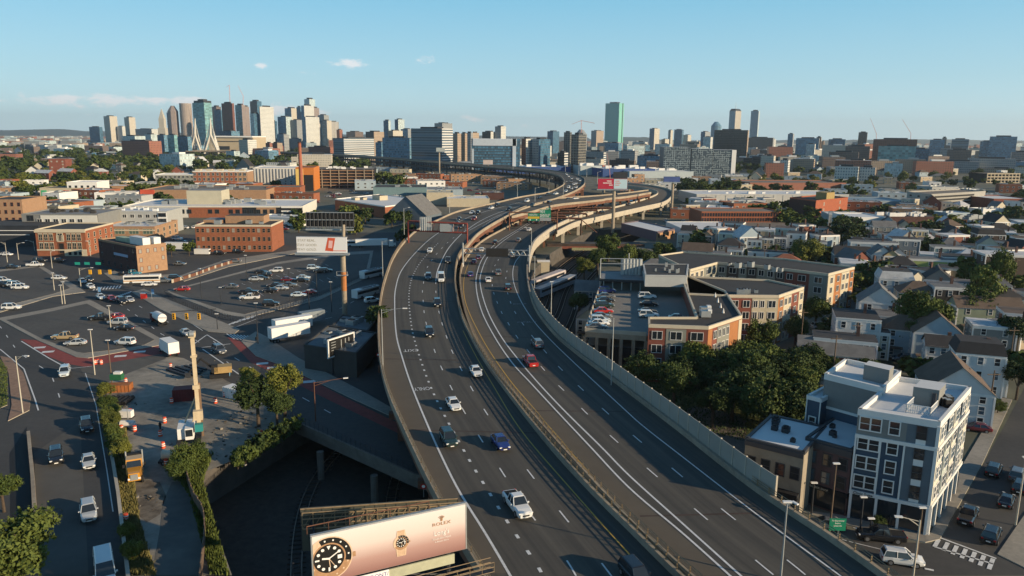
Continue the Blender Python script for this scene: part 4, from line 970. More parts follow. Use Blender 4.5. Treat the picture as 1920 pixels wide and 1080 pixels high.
# rear wing with taller grey wall
Pw = quad((1546,708),(1655,735),(1688,703),HB+.6,False)
b2 = building('apartment_wing','grey and navy rear wing with stepped white parapet behind the corner apartment building',Pw,HB+.6,grey_s,roof_white,.7,whitef)
facepanel(b2.t,b2.P[0],b2.P[1],.0,1,0,HB-4,blue_s,'wall_panel',.08); facepanel(b2.t,b2.P[0],b2.P[1],0,1,HB-4.2,HB-3.8,whitef,'trim',.15)
localbox(b2.t,'stair_house',[uvp(b2.P,.55,.35),uvp(b2.P,.98,.35),uvp(b2.P,.98,.6),uvp(b2.P,.55,.6)],HB+.6,HB+3,grey_s,roof_white)
Pw = quad((1513,745),(1540,752),(1562,728),HB-2.5)
b3 = building('bay_tower','narrow navy bay with white corner boards at the left end of the rear wing',Pw,HB-2.5,blue_s,roof_white,.4,whitef)
for k in range(3): onewin(b3.t,b3.P[0],b3.P[1],.5,3+3.2*k,.9,1.5,whitef,glassd,'sash',.05)
for f in (.0,.93): facepanel(b3.t,b3.P[0],b3.P[1],f,f+.07,0,HB-2.5,whitef,'trim',.1)
# two-storey brick shops beside it
H2 = hfrom((1592,968),(1597,845)); P2 = quad((1511,822),(1598,846),(1617,790),H2)
b4 = building('shop_building','purple-brown brick shop building with white roof left of the navy corner building',P2,H2,mat('plum_brick',(.115,.07,.07),.9,.2,.7),roof_white,.25,darkf)
facepanel(b4.t,b4.P[0],b4.P[1],0,1,H2-1.0,H2-.1,darkf,'cornice',.3); windows(b4.t,b4.P[0],b4.P[1],3.5,H2-1,3,2,1.1,1.7,darkf,glassd,'sash',vary=glassb)
facepanel(b4.t,b4.P[0],b4.P[1],.03,.97,.3,2.9,glassd,'shop_window',.1); facepanel(b4.t,b4.P[0],b4.P[1],0,1,2.9,3.5,black,'sign_board',.35); wall_text(b4.t,b4.P[0],b4.P[1],.4,3.2,'BARBER SHOP',.42,creamf,.4)
rooftop(b4,4,(.8,.7,.6),darkst,'roof_unit',3)
P3 = quad((1398,823),(1508,850),(1540,800),H2-.2)
b5 = building('shop_building','beige brick building with white roof, next to the noise wall',P3,H2-.2,mat('beige_brick',(.30,.26,.20),.9,.2,.7),roof_white,.25,darkf)
facepanel(b5.t,b5.P[0],b5.P[1],0,1,H2-1.0,H2-.3,darkf,'cornice',.25); windows(b5.t,b5.P[0],b5.P[1],4.0,H2-1,4,1,1.1,1.7,darkf,glassd,'sash'); windows(b5.t,b5.P[0],b5.P[1],0.5,4,4,1,1.1,1.7,darkf,glassd,'sash')
facepanel(b5.t,b5.P[0],b5.P[1],.55,.98,.1,3.7,black,'awning',1.2); rooftop(b5,6,(.8,.7,.6),darkst,'roof_unit',5)
P3 = quad((1608,760+35),(1640,812),(1668,770),H2+1.5)
# ---- orange apartment block with the parking deck ----
HO = 12.5
orange = mat('orange_panel',(.36,.15,.055),.8,.15,.6); redp = mat('red_panel',(.20,.062,.042),.8,.15,.6); sage = mat('sage_panel',(.22,.225,.195),.8,.12,.6); creamp = mat('cream_wall',(.50,.44,.32),.8,.12,.6); brownp = mat('brown_panel',(.085,.068,.058),.8,.15,.6)  # sage is darkened to paint shaded fronts, cream to paint sunlit ends
def px_poly(pts, H): return [(G(x,y,H).x, G(x,y,H).y) for x,y in pts]
PO = px_poly([(1216,612),(1328,616),(1391,595),(1360,548),(1292,520),(1277,521),(1306,598),(1216,598)],HO)
b6 = building('apartment_block','orange and sage apartment wing with dark roof wrapping the rooftop parking deck',PO,HO,redp,roof_dark,.5,creamf)
Pq = b6.P
def skin(t, p0, p1, segs, z0, z1, nst, ww=1.5, wh=1.7):
    L = math.dist(p0,p1); f = 0
    for wd, m, nwin, kind in segs:
        facepanel(t,p0,p1,f,f+wd-.002,z0,z1,m,'wall_panel',.12 if m in (sage,creamp) else .05)
        for j in range(nst):
            z = z0+(z1-z0)*(j+.52)/nst
            for i in range(nwin): onewin(t,p0,p1,f+wd*(i+.5)/nwin,z,min(ww,wd*L/nwin*.55),wh,whitef if kind != 'd' else darkf,glassd,'double',.15,.09)
        f += wd
def side(P, a, b):   # find the outline edge nearest to pixel-defined pair
    return P[a], P[b]
n6 = len(Pq)
def edge_near(P, p, q):
    best = None
    for i in range(len(P)):
        a, b = P[i], P[(i+1)%len(P)]; d = min(math.dist(a,p)+math.dist(b,q), math.dist(a,q)+math.dist(b,p))
        if best is None or d < best[0]: best = (d,a,b)
    return best[1], best[2]
e = edge_near(Pq, PO[0], PO[1]); skin(b6.t,e[0],e[1],[(.30,redp,1,'w'),(.34,sage,1,'w'),(.36,redp,1,'w')],0,HO-.4,4,2.6)
e = edge_near(Pq, PO[1], PO[2]); skin(b6.t,e[0],e[1],[(.12,orange,0,''),(.14,redp,1,'w'),(.36,sage,3,'w'),(.28,orange,0,''),(.10,creamp,0,'')],0,HO-.4,4,1.2)
for k in range(4):
    q = G(1341+k*5,557+k*10,HO); mb = MB(); mb.tube((0,0,0),(0,0,1.2),.3,whitep,6,.05); o = mb.build('roof_vent',b6.t); o.location = (q.x-b6.t.location.x,q.y-b6.t.location.y,HO)
for x, y in ((1321,588),(1322,595)):
    q = G(x,y,HO); mb = MB(); mb.box((0,0,.9),(2.2,1.8,1.4),galv); mb.box((.9,0,1.5),(.9,1.2,.9),whitep); o = mb.build('roof_unit',b6.t); o.location = (q.x-b6.t.location.x,q.y-b6.t.location.y,HO)
# parking deck
HD = 9.0; PD = px_poly([(1097,622),(1212,630),(1306,606),(1283,530),(1128,530)],HD)
t = thing('parking_deck','rooftop parking deck with pale concrete surface between the apartment wings','parking deck',(PD[0][0],PD[0][1],0)); q = [(x-PD[0][0],y-PD[0][1]) for x,y in PD]
dk = mat('deck_concrete',(.22,.205,.18),.9,.2,.4,big=.06)
mb = MB(); mb.prism(q,HD-1.2,HD,conc,dk); mb.build('top_floor',t); mb = MB(); mb.prism([(x*.97+.6,y*.97+.6) for x,y in q],-.1,HD-3.2,black,dk); mb.build('lower_floor',t)
for i in (0,1,3,4):
    a, b = Vector((*q[i],0)), Vector((*q[(i+1)%5],0)); d = (b-a).normalized(); n = Vector((d.y,-d.x,0))*.12
    if i != 1: mb = MB(); mb.prism([(a+n)[:2],(b+n)[:2],(b-n)[:2],(a-n)[:2]],HD,HD+.9,conc_pale if i != 3 else darkst); mb.build('parapet',t)
for k in range(6):
    a = Vector((*q[0],0)).lerp(Vector((*q[1],0)),k/5); mb = MB(); mb.box((a.x,a.y+.4,HD/2-.6),(.7,.7,HD-1.2),conc); mb.build('column',t)
occ(PD[0][0]+20,PD[0][1]+15,35)
for k, (x, y, c, lb) in enumerate([(1138,549,'blue','farthest of the left row'),(1136,559,'grey','second farthest of the left row'),(1135,567,'black','third farthest of the left row'),(1133,577,'green','just beyond the red car'),(1131,587,'red','bright red, in the left row'),(1128,597,'grey','just nearer than the red car'),
        (1125,605,'pale','third nearest of the left row'),(1123,610,'white','second nearest of the left row'),(1119,617,'grey','nearest of the left row'),(1213,560,'white','farthest of the middle row'),(1216,574,'black','black, below the farthest white car'),(1214,588,'black','behind the nearest white car'),(1216,595,'white','nearest white one of the middle row'),(1272,600,'grey','alone in the right corner')]):
    car('sedan' if k % 3 else 'suv', c, G(x,y,HD)+Vector((0,0,.02)), R(4 if k < 9 else -2), 'parked %s car on the rooftop parking deck, %s' % (c, lb), 'cars on the rooftop parking deck', True, 1.05)
# white plant screen and cantilever roof behind the deck
PS = px_poly([(1209,531),(1287,533),(1287,505),(1209,505)],HD+4)
b7 = building('plant_room','long pale screen wall and roof above the back of the parking deck',px_poly([(1209,534),(1287,535),(1290,512),(1205,512)],HD+3.5),HD+6.2,mat('screen_panel',(.42,.43,.42),.7,.1,.4),roof_dark,.1,None,'building',HD+3.2)
rooftop(b7,7,(.7,.6,1.2),galv,'roof_unit',2)
b8 = building('service_roof','grey canopy with pipe frame at the back of the parking deck',px_poly([(1123,527),(1209,531),(1213,512),(1126,512)],HD+2.6),HD+3.2,darkst,roof_grey,.1,None,'canopy',HD+2.8)
for k in range(5):
    a = uvp(b8.P,.1+k*.2,.1); mb = MB(); mb.box((a[0]-b8.t.location.x,a[1]-b8.t.location.y,(HD+2.8)/2+HD/2),(.3,.3,2.8),galv); mb.build('column',b8.t)
mb = MB(); a = uvp(b8.P,.02,.1); c = uvp(b8.P,.6,.9); ox, oy = b8.t.location.x, b8.t.location.y
for p_ in (a, c): mb.tube((p_[0]-ox,p_[1]-oy,HD),(p_[0]-ox,p_[1]-oy,HD+9),.15,galv,6)
mb.tube((a[0]-ox,a[1]-oy,HD+9),(c[0]-ox,a[1]-oy,HD+9),.12,galv,6); mb.tube((a[0]-ox,a[1]-oy,HD+7.5),(c[0]-ox,a[1]-oy,HD+7.5),.12,galv,6); mb.build('pipe_frame',b8.t)
for k in range(6):
    a = uvp(b8.P,.5+.07*k,.6); mb = MB(); mb.tube((a[0]-ox,a[1]-oy,HD+3.2),(a[0]-ox,a[1]-oy,HD+8),.8,galv,10); mb.build('tank',b8.t)
# middle apartment block and long rear block
HA = 12.5
PA = px_poly([(1290,553),(1353,556),(1460,557),(1507,541),(1440,527),(1285,520)],HA)
b9 = building('apartment_block','three-winged red and sage apartment block, middle one of three dark-roofed blocks',PA,HA,sage,roof_dark,.5,creamf)
e = edge_near(b9.P, PA[1], PA[2]); skin(b9.t,e[0],e[1],[(.14,sage,1,''),(.40,redp,2,'w'),(.24,creamp,2,'w'),(.22,creamp,1,'w')],0,HA-.4,4,2.0)
e = edge_near(b9.P, PA[2], PA[3]); skin(b9.t,e[0],e[1],[(.2,orange,1,'w'),(.3,creamp,2,'w'),(.3,redp,1,'w'),(.2,creamp,1,'w')],0,HA-.4,4,1.4)
rooftop(b9,5,(1.6,1.3,1.3),galv,'roof_unit',11)
PB = px_poly([(1293,508),(1345,494),(1420,500),(1553,516),(1602,503),(1470,487),(1280,474),(1235,480)],HA)
b10 = building('apartment_block','long rear apartment block with alternating sage, brown and red bays',PB,HA,sage,roof_dark,.5,creamf)
e = edge_near(b10.P, PB[1], PB[2]); skin(b10.t,e[0],e[1],[(.25,sage,1,''),(.3,brownp,1,'w'),(.2,sage,1,''),(.25,brownp,1,'w')],0,HA-.4,4,2.4)
e = edge_near(b10.P, PB[2], PB[3]); skin(b10.t,e[0],e[1],[(.27,sage,2,''),(.14,brownp,1,'w'),(.14,redp,1,'w'),(.20,redp,1,'w'),(.25,sage,1,'')],0,HA-.4,4,2.2)
e = edge_near(b10.P, PB[3], PB[4]); skin(b10.t,e[0],e[1],[(.25,creamp,1,'w'),(.25,orange,1,'w'),(.3,creamp,2,'w'),(.2,orange,1,'w')],0,HA-.4,4,1.4)
e = edge_near(b10.P, PB[0], PB[1]); skin(b10.t,e[0],e[1],[(.5,creamp,3,'w'),(.5,sage,2,'w')],0,HA-.4,4,1.4)
rooftop(b10,9,(1.5,1.2,1.2),galv,'roof_unit',13)
# ---- houses ----
SID = {'white':(.60,.61,.60),'cream':(.56,.50,.38),'pale blue':(.34,.42,.47),'grey':(.24,.26,.27),'sage':(.22,.27,.20),'lime':(.30,.38,.13),'brown':(.09,.06,.045),'black':(.035,.032,.032),'tan':(.42,.33,.22),'slate':(.12,.15,.18),'teal':(.16,.25,.27),'yellow':(.55,.42,.22),'brick':(.22,.075,.05)}
def sid(c): return mat(c.replace(' ','_')+'_siding', SID[c], .8, .12, .5)
ROOF = {'dark':(.045,.043,.045),'brown':(.14,.10,.075),'white':(.60,.60,.60),'grey':(.17,.17,.17),'red':(.26,.10,.06)}
def rfm(c): return mat(c+'_shingle_roof', ROOF[c], .9, .3, .5)
def house(x, y, w, d, h, rz, col, roofc, kind, label, group=None, win=3, st=3, det=True, name='house', fw=None):
    t = thing(name, label, 'house', (x,y,0), rz, group); m = sid(col); rm = rfm(roofc); mb = MB()
    P = [(-w/2,-d/2),(w/2,-d/2),(w/2,d/2),(-w/2,d/2)]; mb.prism(P,-.1,h,m,rm,False); mb.build('wall',t); r = MB()
    if kind == 'flat':
        r.prism([(a*1.03,b*1.03) for a,b in P],h,h+.35,whitef if col != 'black' else whitef,rm)
    elif kind == 'gable':  # ridge runs front to back, gable faces the front (-y)
        g = w*.42; e = .35; r.face([(-w/2-e,-d/2-e,h-.2),(0,-d/2-e,h+g),(0,d/2+e,h+g),(-w/2-e,d/2+e,h-.2)][::-1],rm); r.face([(w/2+e,-d/2-e,h-.2),(w/2+e,d/2+e,h-.2),(0,d/2+e,h+g),(0,-d/2-e,h+g)],rm)
        for yy in (-d/2,d/2): r.face([(-w/2,yy,h),(w/2,yy,h),(0,yy,h+g)],m)
    elif kind == 'side':   # ridge runs left to right
        g = d*.36; e = .35; r.face([(-w/2-e,-d/2-e,h-.2),(w/2+e,-d/2-e,h-.2),(w/2+e,0,h+g),(-w/2-e,0,h+g)],rm); r.face([(w/2+e,d/2+e,h-.2),(-w/2-e,d/2+e,h-.2),(-w/2-e,0,h+g),(w/2+e,0,h+g)],rm)
        for xx in (-w/2,w/2): r.face([(xx,-d/2,h),(xx,d/2,h),(xx,0,h+g)],m)
    elif kind == 'hip': r.frust([(-w/2-.4,-d/2-.4),(w/2+.4,-d/2-.4),(w/2+.4,d/2+.4),(-w/2-.4,d/2+.4)],[(-w*.12,-.3),(w*.12,-.3),(w*.12,.3),(-w*.12,.3)],h-.1,h+min(w,d)*.33,rm)
    elif kind == 'mansard':
        r.frust([(a*1.04,b*1.04) for a,b in P],[(a*.86,b*.86) for a,b in P],h,h+2.4,rm,rfm('dark'))
    if det:
        cxx = w*.22; r2 = MB(); r2.box((cxx,d*.15,h+1.3),(.7,.7,2.6),mat('chimney_brown',(.12,.065,.05),.9,.2,1)); r2.build('chimney',t)
        tr_ = MB()
        for a_, b_, c_, e_ in ((0,-d/2-.04,w+.1,.08),(w/2+.04,0,.08,d+.1),(-w/2-.04,0,.08,d+.1)): tr_.box((a_,b_,h-.25),(c_,e_,.5),whitef)
        for a_, b_ in ((-w/2,-d/2),(w/2,-d/2),(w/2,d/2)): tr_.box((a_,b_,h/2-.3),(.32,.32,h-.3),whitef)
        tr_.build('trim',t); pc = MB(); pc.box((-w*.2,-d/2-1.0,2.6),(w*.45,2.0,.2),rm); pc.box((-w*.2,-d/2-1.0,.35),(w*.45,2.0,.25),roof_grey)
        for k_ in (-.4,0,.0): pc.box((w*k_,-d/2-1.9,1.3),(.15,.15,2.5),whitef)
        pc.build('porch',t)
    r.build('roof',t)
    fr = whitef
    for (p0,p1,nn) in (((-w/2,-d/2),(w/2,-d/2),win),((w/2,-d/2),(w/2,d/2),max(1,int(d/w*win+.3))),((-w/2,d/2),(-w/2,-d/2),max(1,int(d/w*win+.3)))):
        a = Vector((*p0,0)); b = Vector((*p1,0)); dd = (b-a).normalized(); n_ = Vector((dd.y,-dd.x,0)); rr = math.atan2(dd.y,dd.x)
        for j in range(st):
            for i in range(nn):
                c = a.lerp(b,(i+.5)/nn)+n_*.02; put('window', winmesh(.95 if fw is None else fw,1.5,fr,glassd if (i+j)%3 else glassb,'sash'), t, (c.x,c.y,h*(j+.55)/st), rr)
    occ(x,y,max(w,d)*.55); return t
def hpx(px, py, w, d, h, rz, *a, **k):
    w *= .76; d *= .8   # px,py = pixel of the middle of the roof front edge; placed at height h
    q = G(px,py,h); rz = R(rz); c = Vector((q.x,q.y,0))+Vector((-math.sin(rz)*d/2*1, math.cos(rz)*d/2, 0)); return house(c.x,c.y,w,d,h,rz,*a,**k)
YR = -24
for a in [
 (1585,640,17,9,8.5,-20,'white','dark','flat','white flat-roofed house with a cluttered roof deck, behind the low brown brick building'),
 (1567,665,20,10,6,-18,'brick','grey','side','low dark brick building with grey roof behind the long white fence'),
 (1640,625,9,10,6.5,-18,'cream','dark','flat','small cream annex with porch right of the white roof-deck house'),
 (1610,600,13,14,9.5,-18,'white','dark','flat','white house with scrap piled on its dark roof beside the big street tree'),
 (1800,735,15,15,6.5,-20,'white','brown','gable','white clapboard house with brown gable roof right behind the corner building'),
 (1840,665,12,9,9,-20,'white','dark','mansard','white house with dark mansard roof rising behind the brown-gabled one'),
 (1770,650,9,7,7,-20,'white','dark','side','small white house with grey-blue roof left of the mansard house'),
 (1682,524,13,11,9.5,-16,'pale blue','white','mansard','pale blue house with white mansard roof and dormers left of the big tree'),
 (1725,520+30,14,11,8,-16,'cream','brown','hip','tan hip-roofed house half hidden by the big street tree'),
 (1783,541,11,12,10,-14,'black','grey','flat','black clapboard house with grey flat roof and white-framed windows'),
 (1858,578,22,9,7.5,-10,'sage','brown','side','long sage green house with stepped roof at the right'),
 (1745,488,26,10,7.5,-14,'lime','grey','flat','long lime green building with rows of tiny windows'),
 (1815,485,22,14,8,-12,'pale blue','dark','flat','pale blue flat building to the right of the lime green one'),
 (1783,465,16,10,8,-14,'teal','grey','flat','teal house with dark roof behind the lime green building'),
 (1640,456,24,9,10,-14,'pale blue','grey','flat','pale mint three-storey row building above the gabled houses'),
 (1655,478,10,12,9,-14,'white','grey','gable','white gabled house, left one of three in the row below the mint building'),
 (1672,480,7,12,9,-14,'yellow','brown','gable','narrow cream gabled house, middle one of three below the mint building'),
 (1684,476,7,12,9,-14,'white','brown','gable','narrow white gabled house, right one of three below the mint building'),
 (1790,440,12,12,8,-14,'slate','dark','gable','dark blue gabled house with white balcony railing right of the white garage'),
 (1700,450,14,12,11,-14,'slate','dark','flat','slate blue triple-decker with shaded front left of the cream bow-fronted house'),
 (1726,432,9,12,11,-14,'yellow','grey','flat','cream yellow bow-fronted triple-decker catching the sun'),
 (1742,448,9,8,6,-14,'cream','white','hip','small white-roofed cream house in front of the dark blue one'),
 (1660,425,14,9,10,-10,'grey','grey','side','grey gambrel house behind the slate triple-decker'),
 (1860,440,16,12,8,-12,'brown','dark','mansard','dark brown mansard house with small dormers near the right edge'),
 (1878,430,18,11,7,-12,'grey','dark','hip','dark hip-roofed house behind the tall right-hand tree'),
 (1900,480,24,14,11,-10,'brown','white','flat','dark brick building with bright white stepped roof at the right picture edge'),
 (1475,490,14,9,7,-16,'cream','red','hip','small cream house with terracotta hip roof behind the long rear block'),
 (1440,474,20,9,7,-16,'white','dark','flat','white flat-roofed house behind the terracotta roof'),
 (1370,460,14,10,8,-16,'grey','dark','hip','grey house with dark hip roof in the row behind the long rear block'),
 (1307,470,16,10,6.5,-20,'cream','brown','side','cream house with brown side roof at the left of the rear row'),
 (1352,478,9,10,7.5,-20,'cream','grey','flat','cream bay-fronted house, third in the rear row'),
 (1378,470,8,10,7.5,-20,'yellow','grey','flat','sunlit cream bay-fronted house, fourth in the rear row'),
 (1415,452,8,9,8,-18,'white','grey','flat','white house with bay front behind the terracotta-roofed one'),
 (1436,448,9,9,8,-18,'tan','dark','flat','tan sunlit house between two grey flat roofs'),
 (1460,446,9,9,8,-18,'slate','dark','flat','slate house at the right end of the tan row'),
 (1362,440,9,9,6.5,-24,'tan','red','gable','small house with dark red gable roof beside the white warehouse'),
 (1325,442,7,9,6,-24,'tan','brown','gable','small tan gabled house just left of the dark red roof'),
 (1290,432,9,8,7,-24,'white','dark','side','white house with dark roof left of the tan gabled one'),
 (1103,598,8,9,6,-10,'cream','brown','gable','small white gabled house beside the railway cutting'),
 (1108,545,13,9,6,-10,'slate','grey','side','blue-grey house behind the small white gabled one by the railway'),
 (1225,498,11,8,6.5,-12,'slate','grey','hip','grey hip-roofed house beyond the parking deck canopy'),
 (1190,508,9,6,5,-12,'slate','dark','side','low dark house beyond the parking deck canopy'),
 (1530,455,12,9,7,-16,'cream','grey','flat','cream house behind the yellow-green tree'),
 (1600,480,18,12,6,-14,'slate','dark','side','dark-roofed house right of the yellow-green tree'),
 (1880,500+60,18,12,6.5,-10,'grey','dark','hip','grey hip-roofed house above the sage green house at the right edge'),
 (1850,712,10,10,3.5,-20,'white','grey','flat','low white porch building beside the brown-gabled house'),
]:
    hpx(*a[:6],*a[6:10])
# ================= MIDDLE DISTANCE, LEFT =================
def frontbox(name, label, x0, x1, ytop, ybase, depth, wall, roof, par=.5, pm=None, yaw=0, H=None, cat='building'):
    """box whose front face spans pixels x0..x1 with base line at ybase and roof edge at ytop"""
    a, b = G(x0,ybase), G(x1,ybase+yaw); H = H or GY((x0+x1)/2,ytop,(a.y+b.y)/2).z
    d = (b-a).normalized(); n = Vector((-d.y,d.x,0))*depth
    return building(name,label,[(a.x,a.y),(b.x,b.y),((b+n).x,(b+n).y),((a+n).x,(a+n).y)],H,wall,roof,par,pm,cat)
# orange brick school with arched windows
b = frontbox('brick_schoolhouse','orange brick schoolhouse with arched pale window heads and cream stone base',71,164,432,480,26,brick_o,roof_dark,.5,creamf)
t = b.t; p0, p1 = b.P[0], b.P[1]; H = b.H
facepanel(t,p0,p1,-.01,1.01,H-.9,H+.1,creamf,'cornice',.5); facepanel(t,p0,p1,0,1,2.4,2.9,creamf,'string_course',.2); facepanel(t,p0,p1,.55,1,0,2.4,creamp,'stone_base',.2)
archm = MB(); archm.box((0,-.1,0),(1.8,.25,.35),creamf); archm = archm.mesh('arch')
for j, z in enumerate((H*.34,H*.68)):
    for f in (.10,.205,.31,.66,.765,.87):
        onewin(t,p0,p1,f,z+.5,1.5,2.6,creamf,glassd,'quad',.05,.1); a_, b_ = Vector((*p0,0)), Vector((*p1,0)); c = a_.lerp(b_,f); put('window_head',archm,t,(c.x-t.location.x,c.y-t.location.y-.1,z+2.15))
onewin(t,p0,p1,.49,H*.68+.6,1.9,3.2,creamf,glassd,'double',.08,.4); onewin(t,p0,p1,.44,H*.68+.2,.7,2.2,creamf,glassd,'plain',.08,.2); onewin(t,p0,p1,.54,H*.68+.2,.7,2.2,creamf,glassd,'plain',.08,.2)
onewin(t,p0,p1,.50,3.4,2.0,4.2,rust,black,'plain',.1,.3,'door')
for f in (.66,.77,.87): onewin(t,p0,p1,f,1.2,1.3,1.4,creamf,glassd,'plain',.25,.08)
windows(t,b.P[1],b.P[2],1,H-1,5,3,1.3,2.0,creamf,glassd,'sash')
# modern grey and white block behind it
b = frontbox('apartment_block','modern grey apartment block with white upper storey behind the orange brick schoolhouse',46,188,403,452,26,mat('grey_cladding',(.20,.205,.20),.8,.12,.5),roof_grey,.5)
facepanel(b.t,b.P[0],b.P[1],.25,.99,b.H-5,b.H-.2,mat('white_cladding',(.60,.59,.54),.7,.08,.5),'wall_panel',.3); windows(b.t,b.P[0],b.P[1],b.H-5.4,b.H-.5,6,1,2.2,1.9,whitef,glassd,'double',m0=2.2,out=.35)
windows(b.t,b.P[0],Vector((*b.P[0],0)).lerp(Vector((*b.P[1],0)),.22)[:2],0,b.H,1,4,3,2.6,darkf,glassd,'double'); rooftop(b,14,(1.8,1.4,1.2),roof_dark,'roof_unit',4)
b = frontbox('apartment_block','long pale grey apartment block with balconies behind the white-roofed brick building',186,316,398,440,22,mat('pale_grey_cladding',(.36,.37,.36),.8,.1,.5),roof_white,.6)
windows(b.t,b.P[0],b.P[1],b.H-8,b.H,9,2,2.0,1.7,whitef,glassd,'double'); facepanel(b.t,b.P[0],b.P[1],.87,1.0,0,b.H,whitef,'balcony_frame',.3)
for k in range(4): facepanel(b.t,b.P[0],b.P[1],.88,.99,k*b.H/4+.6,k*b.H/4+2.6,glassd,'balcony',.5)
rooftop(b,6,(2,1.5,1.2),whitep,'roof_unit',6)
# white-roofed brick building
b = frontbox('brick_building','tan brick building with big green windows and white roof full of ducts',187,292,427,452,30,brick_t,roof_white,.7,brick_t)
windows(b.t,b.P[0],b.P[1],3.5,b.H-.6,4,1,4.6,2.4,creamf,mat('green_glass',(.10,.16,.13),.2,.3,.6),'triple'); windows(b.t,b.P[1],b.P[2],.5,b.H-.6,4,2,2.2,1.8,creamf,glassd,'double'); rooftop(b,10,(3,1.6,1.0),galv,'duct',8); facepanel(b.t,b.P[0],b.P[1],0,1,b.H-1.6,b.H-1.0,creamf,'cornice',.25)
# brick corner building; a dark brick skin paints the shade on its left wall
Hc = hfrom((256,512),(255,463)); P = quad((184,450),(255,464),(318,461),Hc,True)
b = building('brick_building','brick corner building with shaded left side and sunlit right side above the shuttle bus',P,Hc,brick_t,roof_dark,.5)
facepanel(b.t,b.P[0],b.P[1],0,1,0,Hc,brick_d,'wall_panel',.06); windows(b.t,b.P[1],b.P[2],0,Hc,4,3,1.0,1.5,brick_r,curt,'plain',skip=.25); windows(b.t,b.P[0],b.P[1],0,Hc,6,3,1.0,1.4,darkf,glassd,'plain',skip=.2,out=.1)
facepanel(b.t,b.P[0],b.P[1],.42,.78,Hc-4.6,Hc-3.6,mat('banner_blue',(.32,.40,.55),.6,.1,1),'banner',.3)
localbox(b.t,'roof_house',[uvp(b.P,.62,.3),uvp(b.P,.95,.3),uvp(b.P,.95,.55),uvp(b.P,.62,.55)],Hc,Hc+3,whitef); localbox(b.t,'roof_house',[uvp(b.P,.86,.62),uvp(b.P,.99,.62),uvp(b.P,.99,.85),uvp(b.P,.86,.85)],Hc,Hc+3,whitef)
localbox(b.t,'roof_hut',[uvp(b.P,.2,.35),uvp(b.P,.6,.35),uvp(b.P,.6,.6),uvp(b.P,.2,.6)],Hc,Hc+1.6,mat('pale_green_roof',(.40,.48,.34),.8,.3,.5))
# long red brick block
b = frontbox('brick_mill_building','long three-storey red-orange brick building with regular windows and dark roof',369,511,424,472,22,brick_o,roof_dark,.6,creamf)
for j in range(3): 
    for i in range(15): onewin(b.t,b.P[0],b.P[1],(i+.5)/15,b.H*(j+.5)/3,1.15,1.7,brick_t,curt if (i*7+j*3)%5 == 0 else glassd,'sash',.03,.1)
localbox(b.t,'penthouse',[uvp(b.P,.30,.5),uvp(b.P,.82,.5),uvp(b.P,.82,.95),uvp(b.P,.30,.95)],b.H,b.H+3.5,brick_t,roof_dark); localbox(b.t,'penthouse',[uvp(b.P,.0,.5),uvp(b.P,.26,.5),uvp(b.P,.26,.95),uvp(b.P,.0,.95)],b.H,b.H+1.6,brick_t,roof_grey); rooftop(b,5,(2.2,1.6,1.4),galv,'roof_unit',9)
# long low school / community building with white, red and black panels
b = frontbox('community_building','long white, orange and black panelled school building with pale roof',232,568,388,408,52,mat('white_panel',(.62,.60,.54),.8,.1,.3),roof_white,.7)
P_ = b.P
for f0, f1, m in ((.0,.06,brick_o),(.19,.24,mat('green_panel',(.20,.30,.20),.7,.1,.5)),(.36,.66,brick_o),(.66,.74,black),(.74,.85,brick_t),(.85,1.0,black)): facepanel(b.t,P_[0],P_[1],f0,f1,0,b.H-.3,m,'wall_panel',.2)
windows(b.t,P_[0],P_[1],2,b.H-1,26,1,2.4,2.4,darkf,glassd,'double',skip=.15,out=.25)
for k in range(3): facepanel(b.t,P_[0],P_[1],.88,.995,1+k*2.6,2+k*2.6,whitef,'louvre',.5)
localbox(b.t,'roof_block',[uvp(P_,.30,.35),uvp(P_,.50,.35),uvp(P_,.50,.7),uvp(P_,.30,.7)],b.H,b.H+9,mat('cream_block',(.46,.43,.33),.85,.1,.3),roof_grey); rooftop(b,26,(3.4,2.4,1.9),galv,'roof_unit',21)
b = frontbox('supermarket','long low tan building with a red corner and pale roof behind the school building',265,500,358,378,60,brick_t,roof_gravel,.8)
facepanel(b.t,b.P[0],b.P[1],0,.11,0,b.H+1,mat('red_corner',(.50,.08,.04),.7,.1,.5),'sign_block',1.0); rooftop(b,14,(4,3,2),galv,'roof_unit',31)
b = frontbox('apartment_block','grey-green and white terrace block in the middle distance left of the brick one',293,365,328,350,28,sage,roof_white,.6,whitef); windows(b.t,b.P[0],b.P[1],0,b.H,9,3,2.2,2.4,whitef,glassd,'double')
b = frontbox('apartment_block','orange brick and cream apartment block in front of the tree belt',363,465,322,350,30,brick_t,roof_white,.7,whitef)
for f in (.02,.30,.58): facepanel(b.t,b.P[0],b.P[1],f,f+.22,0,b.H-.5,brick_o,'wall_panel',.3)
windows(b.t,b.P[0],b.P[1],0,b.H,12,3,2.0,2.8,whitef,glassd,'double',out=.4)
for k in range(5): localbox(b.t,'roof_gable',[uvp(b.P,.05+k*.2,.0),uvp(b.P,.15+k*.2,.0),uvp(b.P,.15+k*.2,.2),uvp(b.P,.05+k*.2,.2)],b.H,b.H+2.5,creamf)
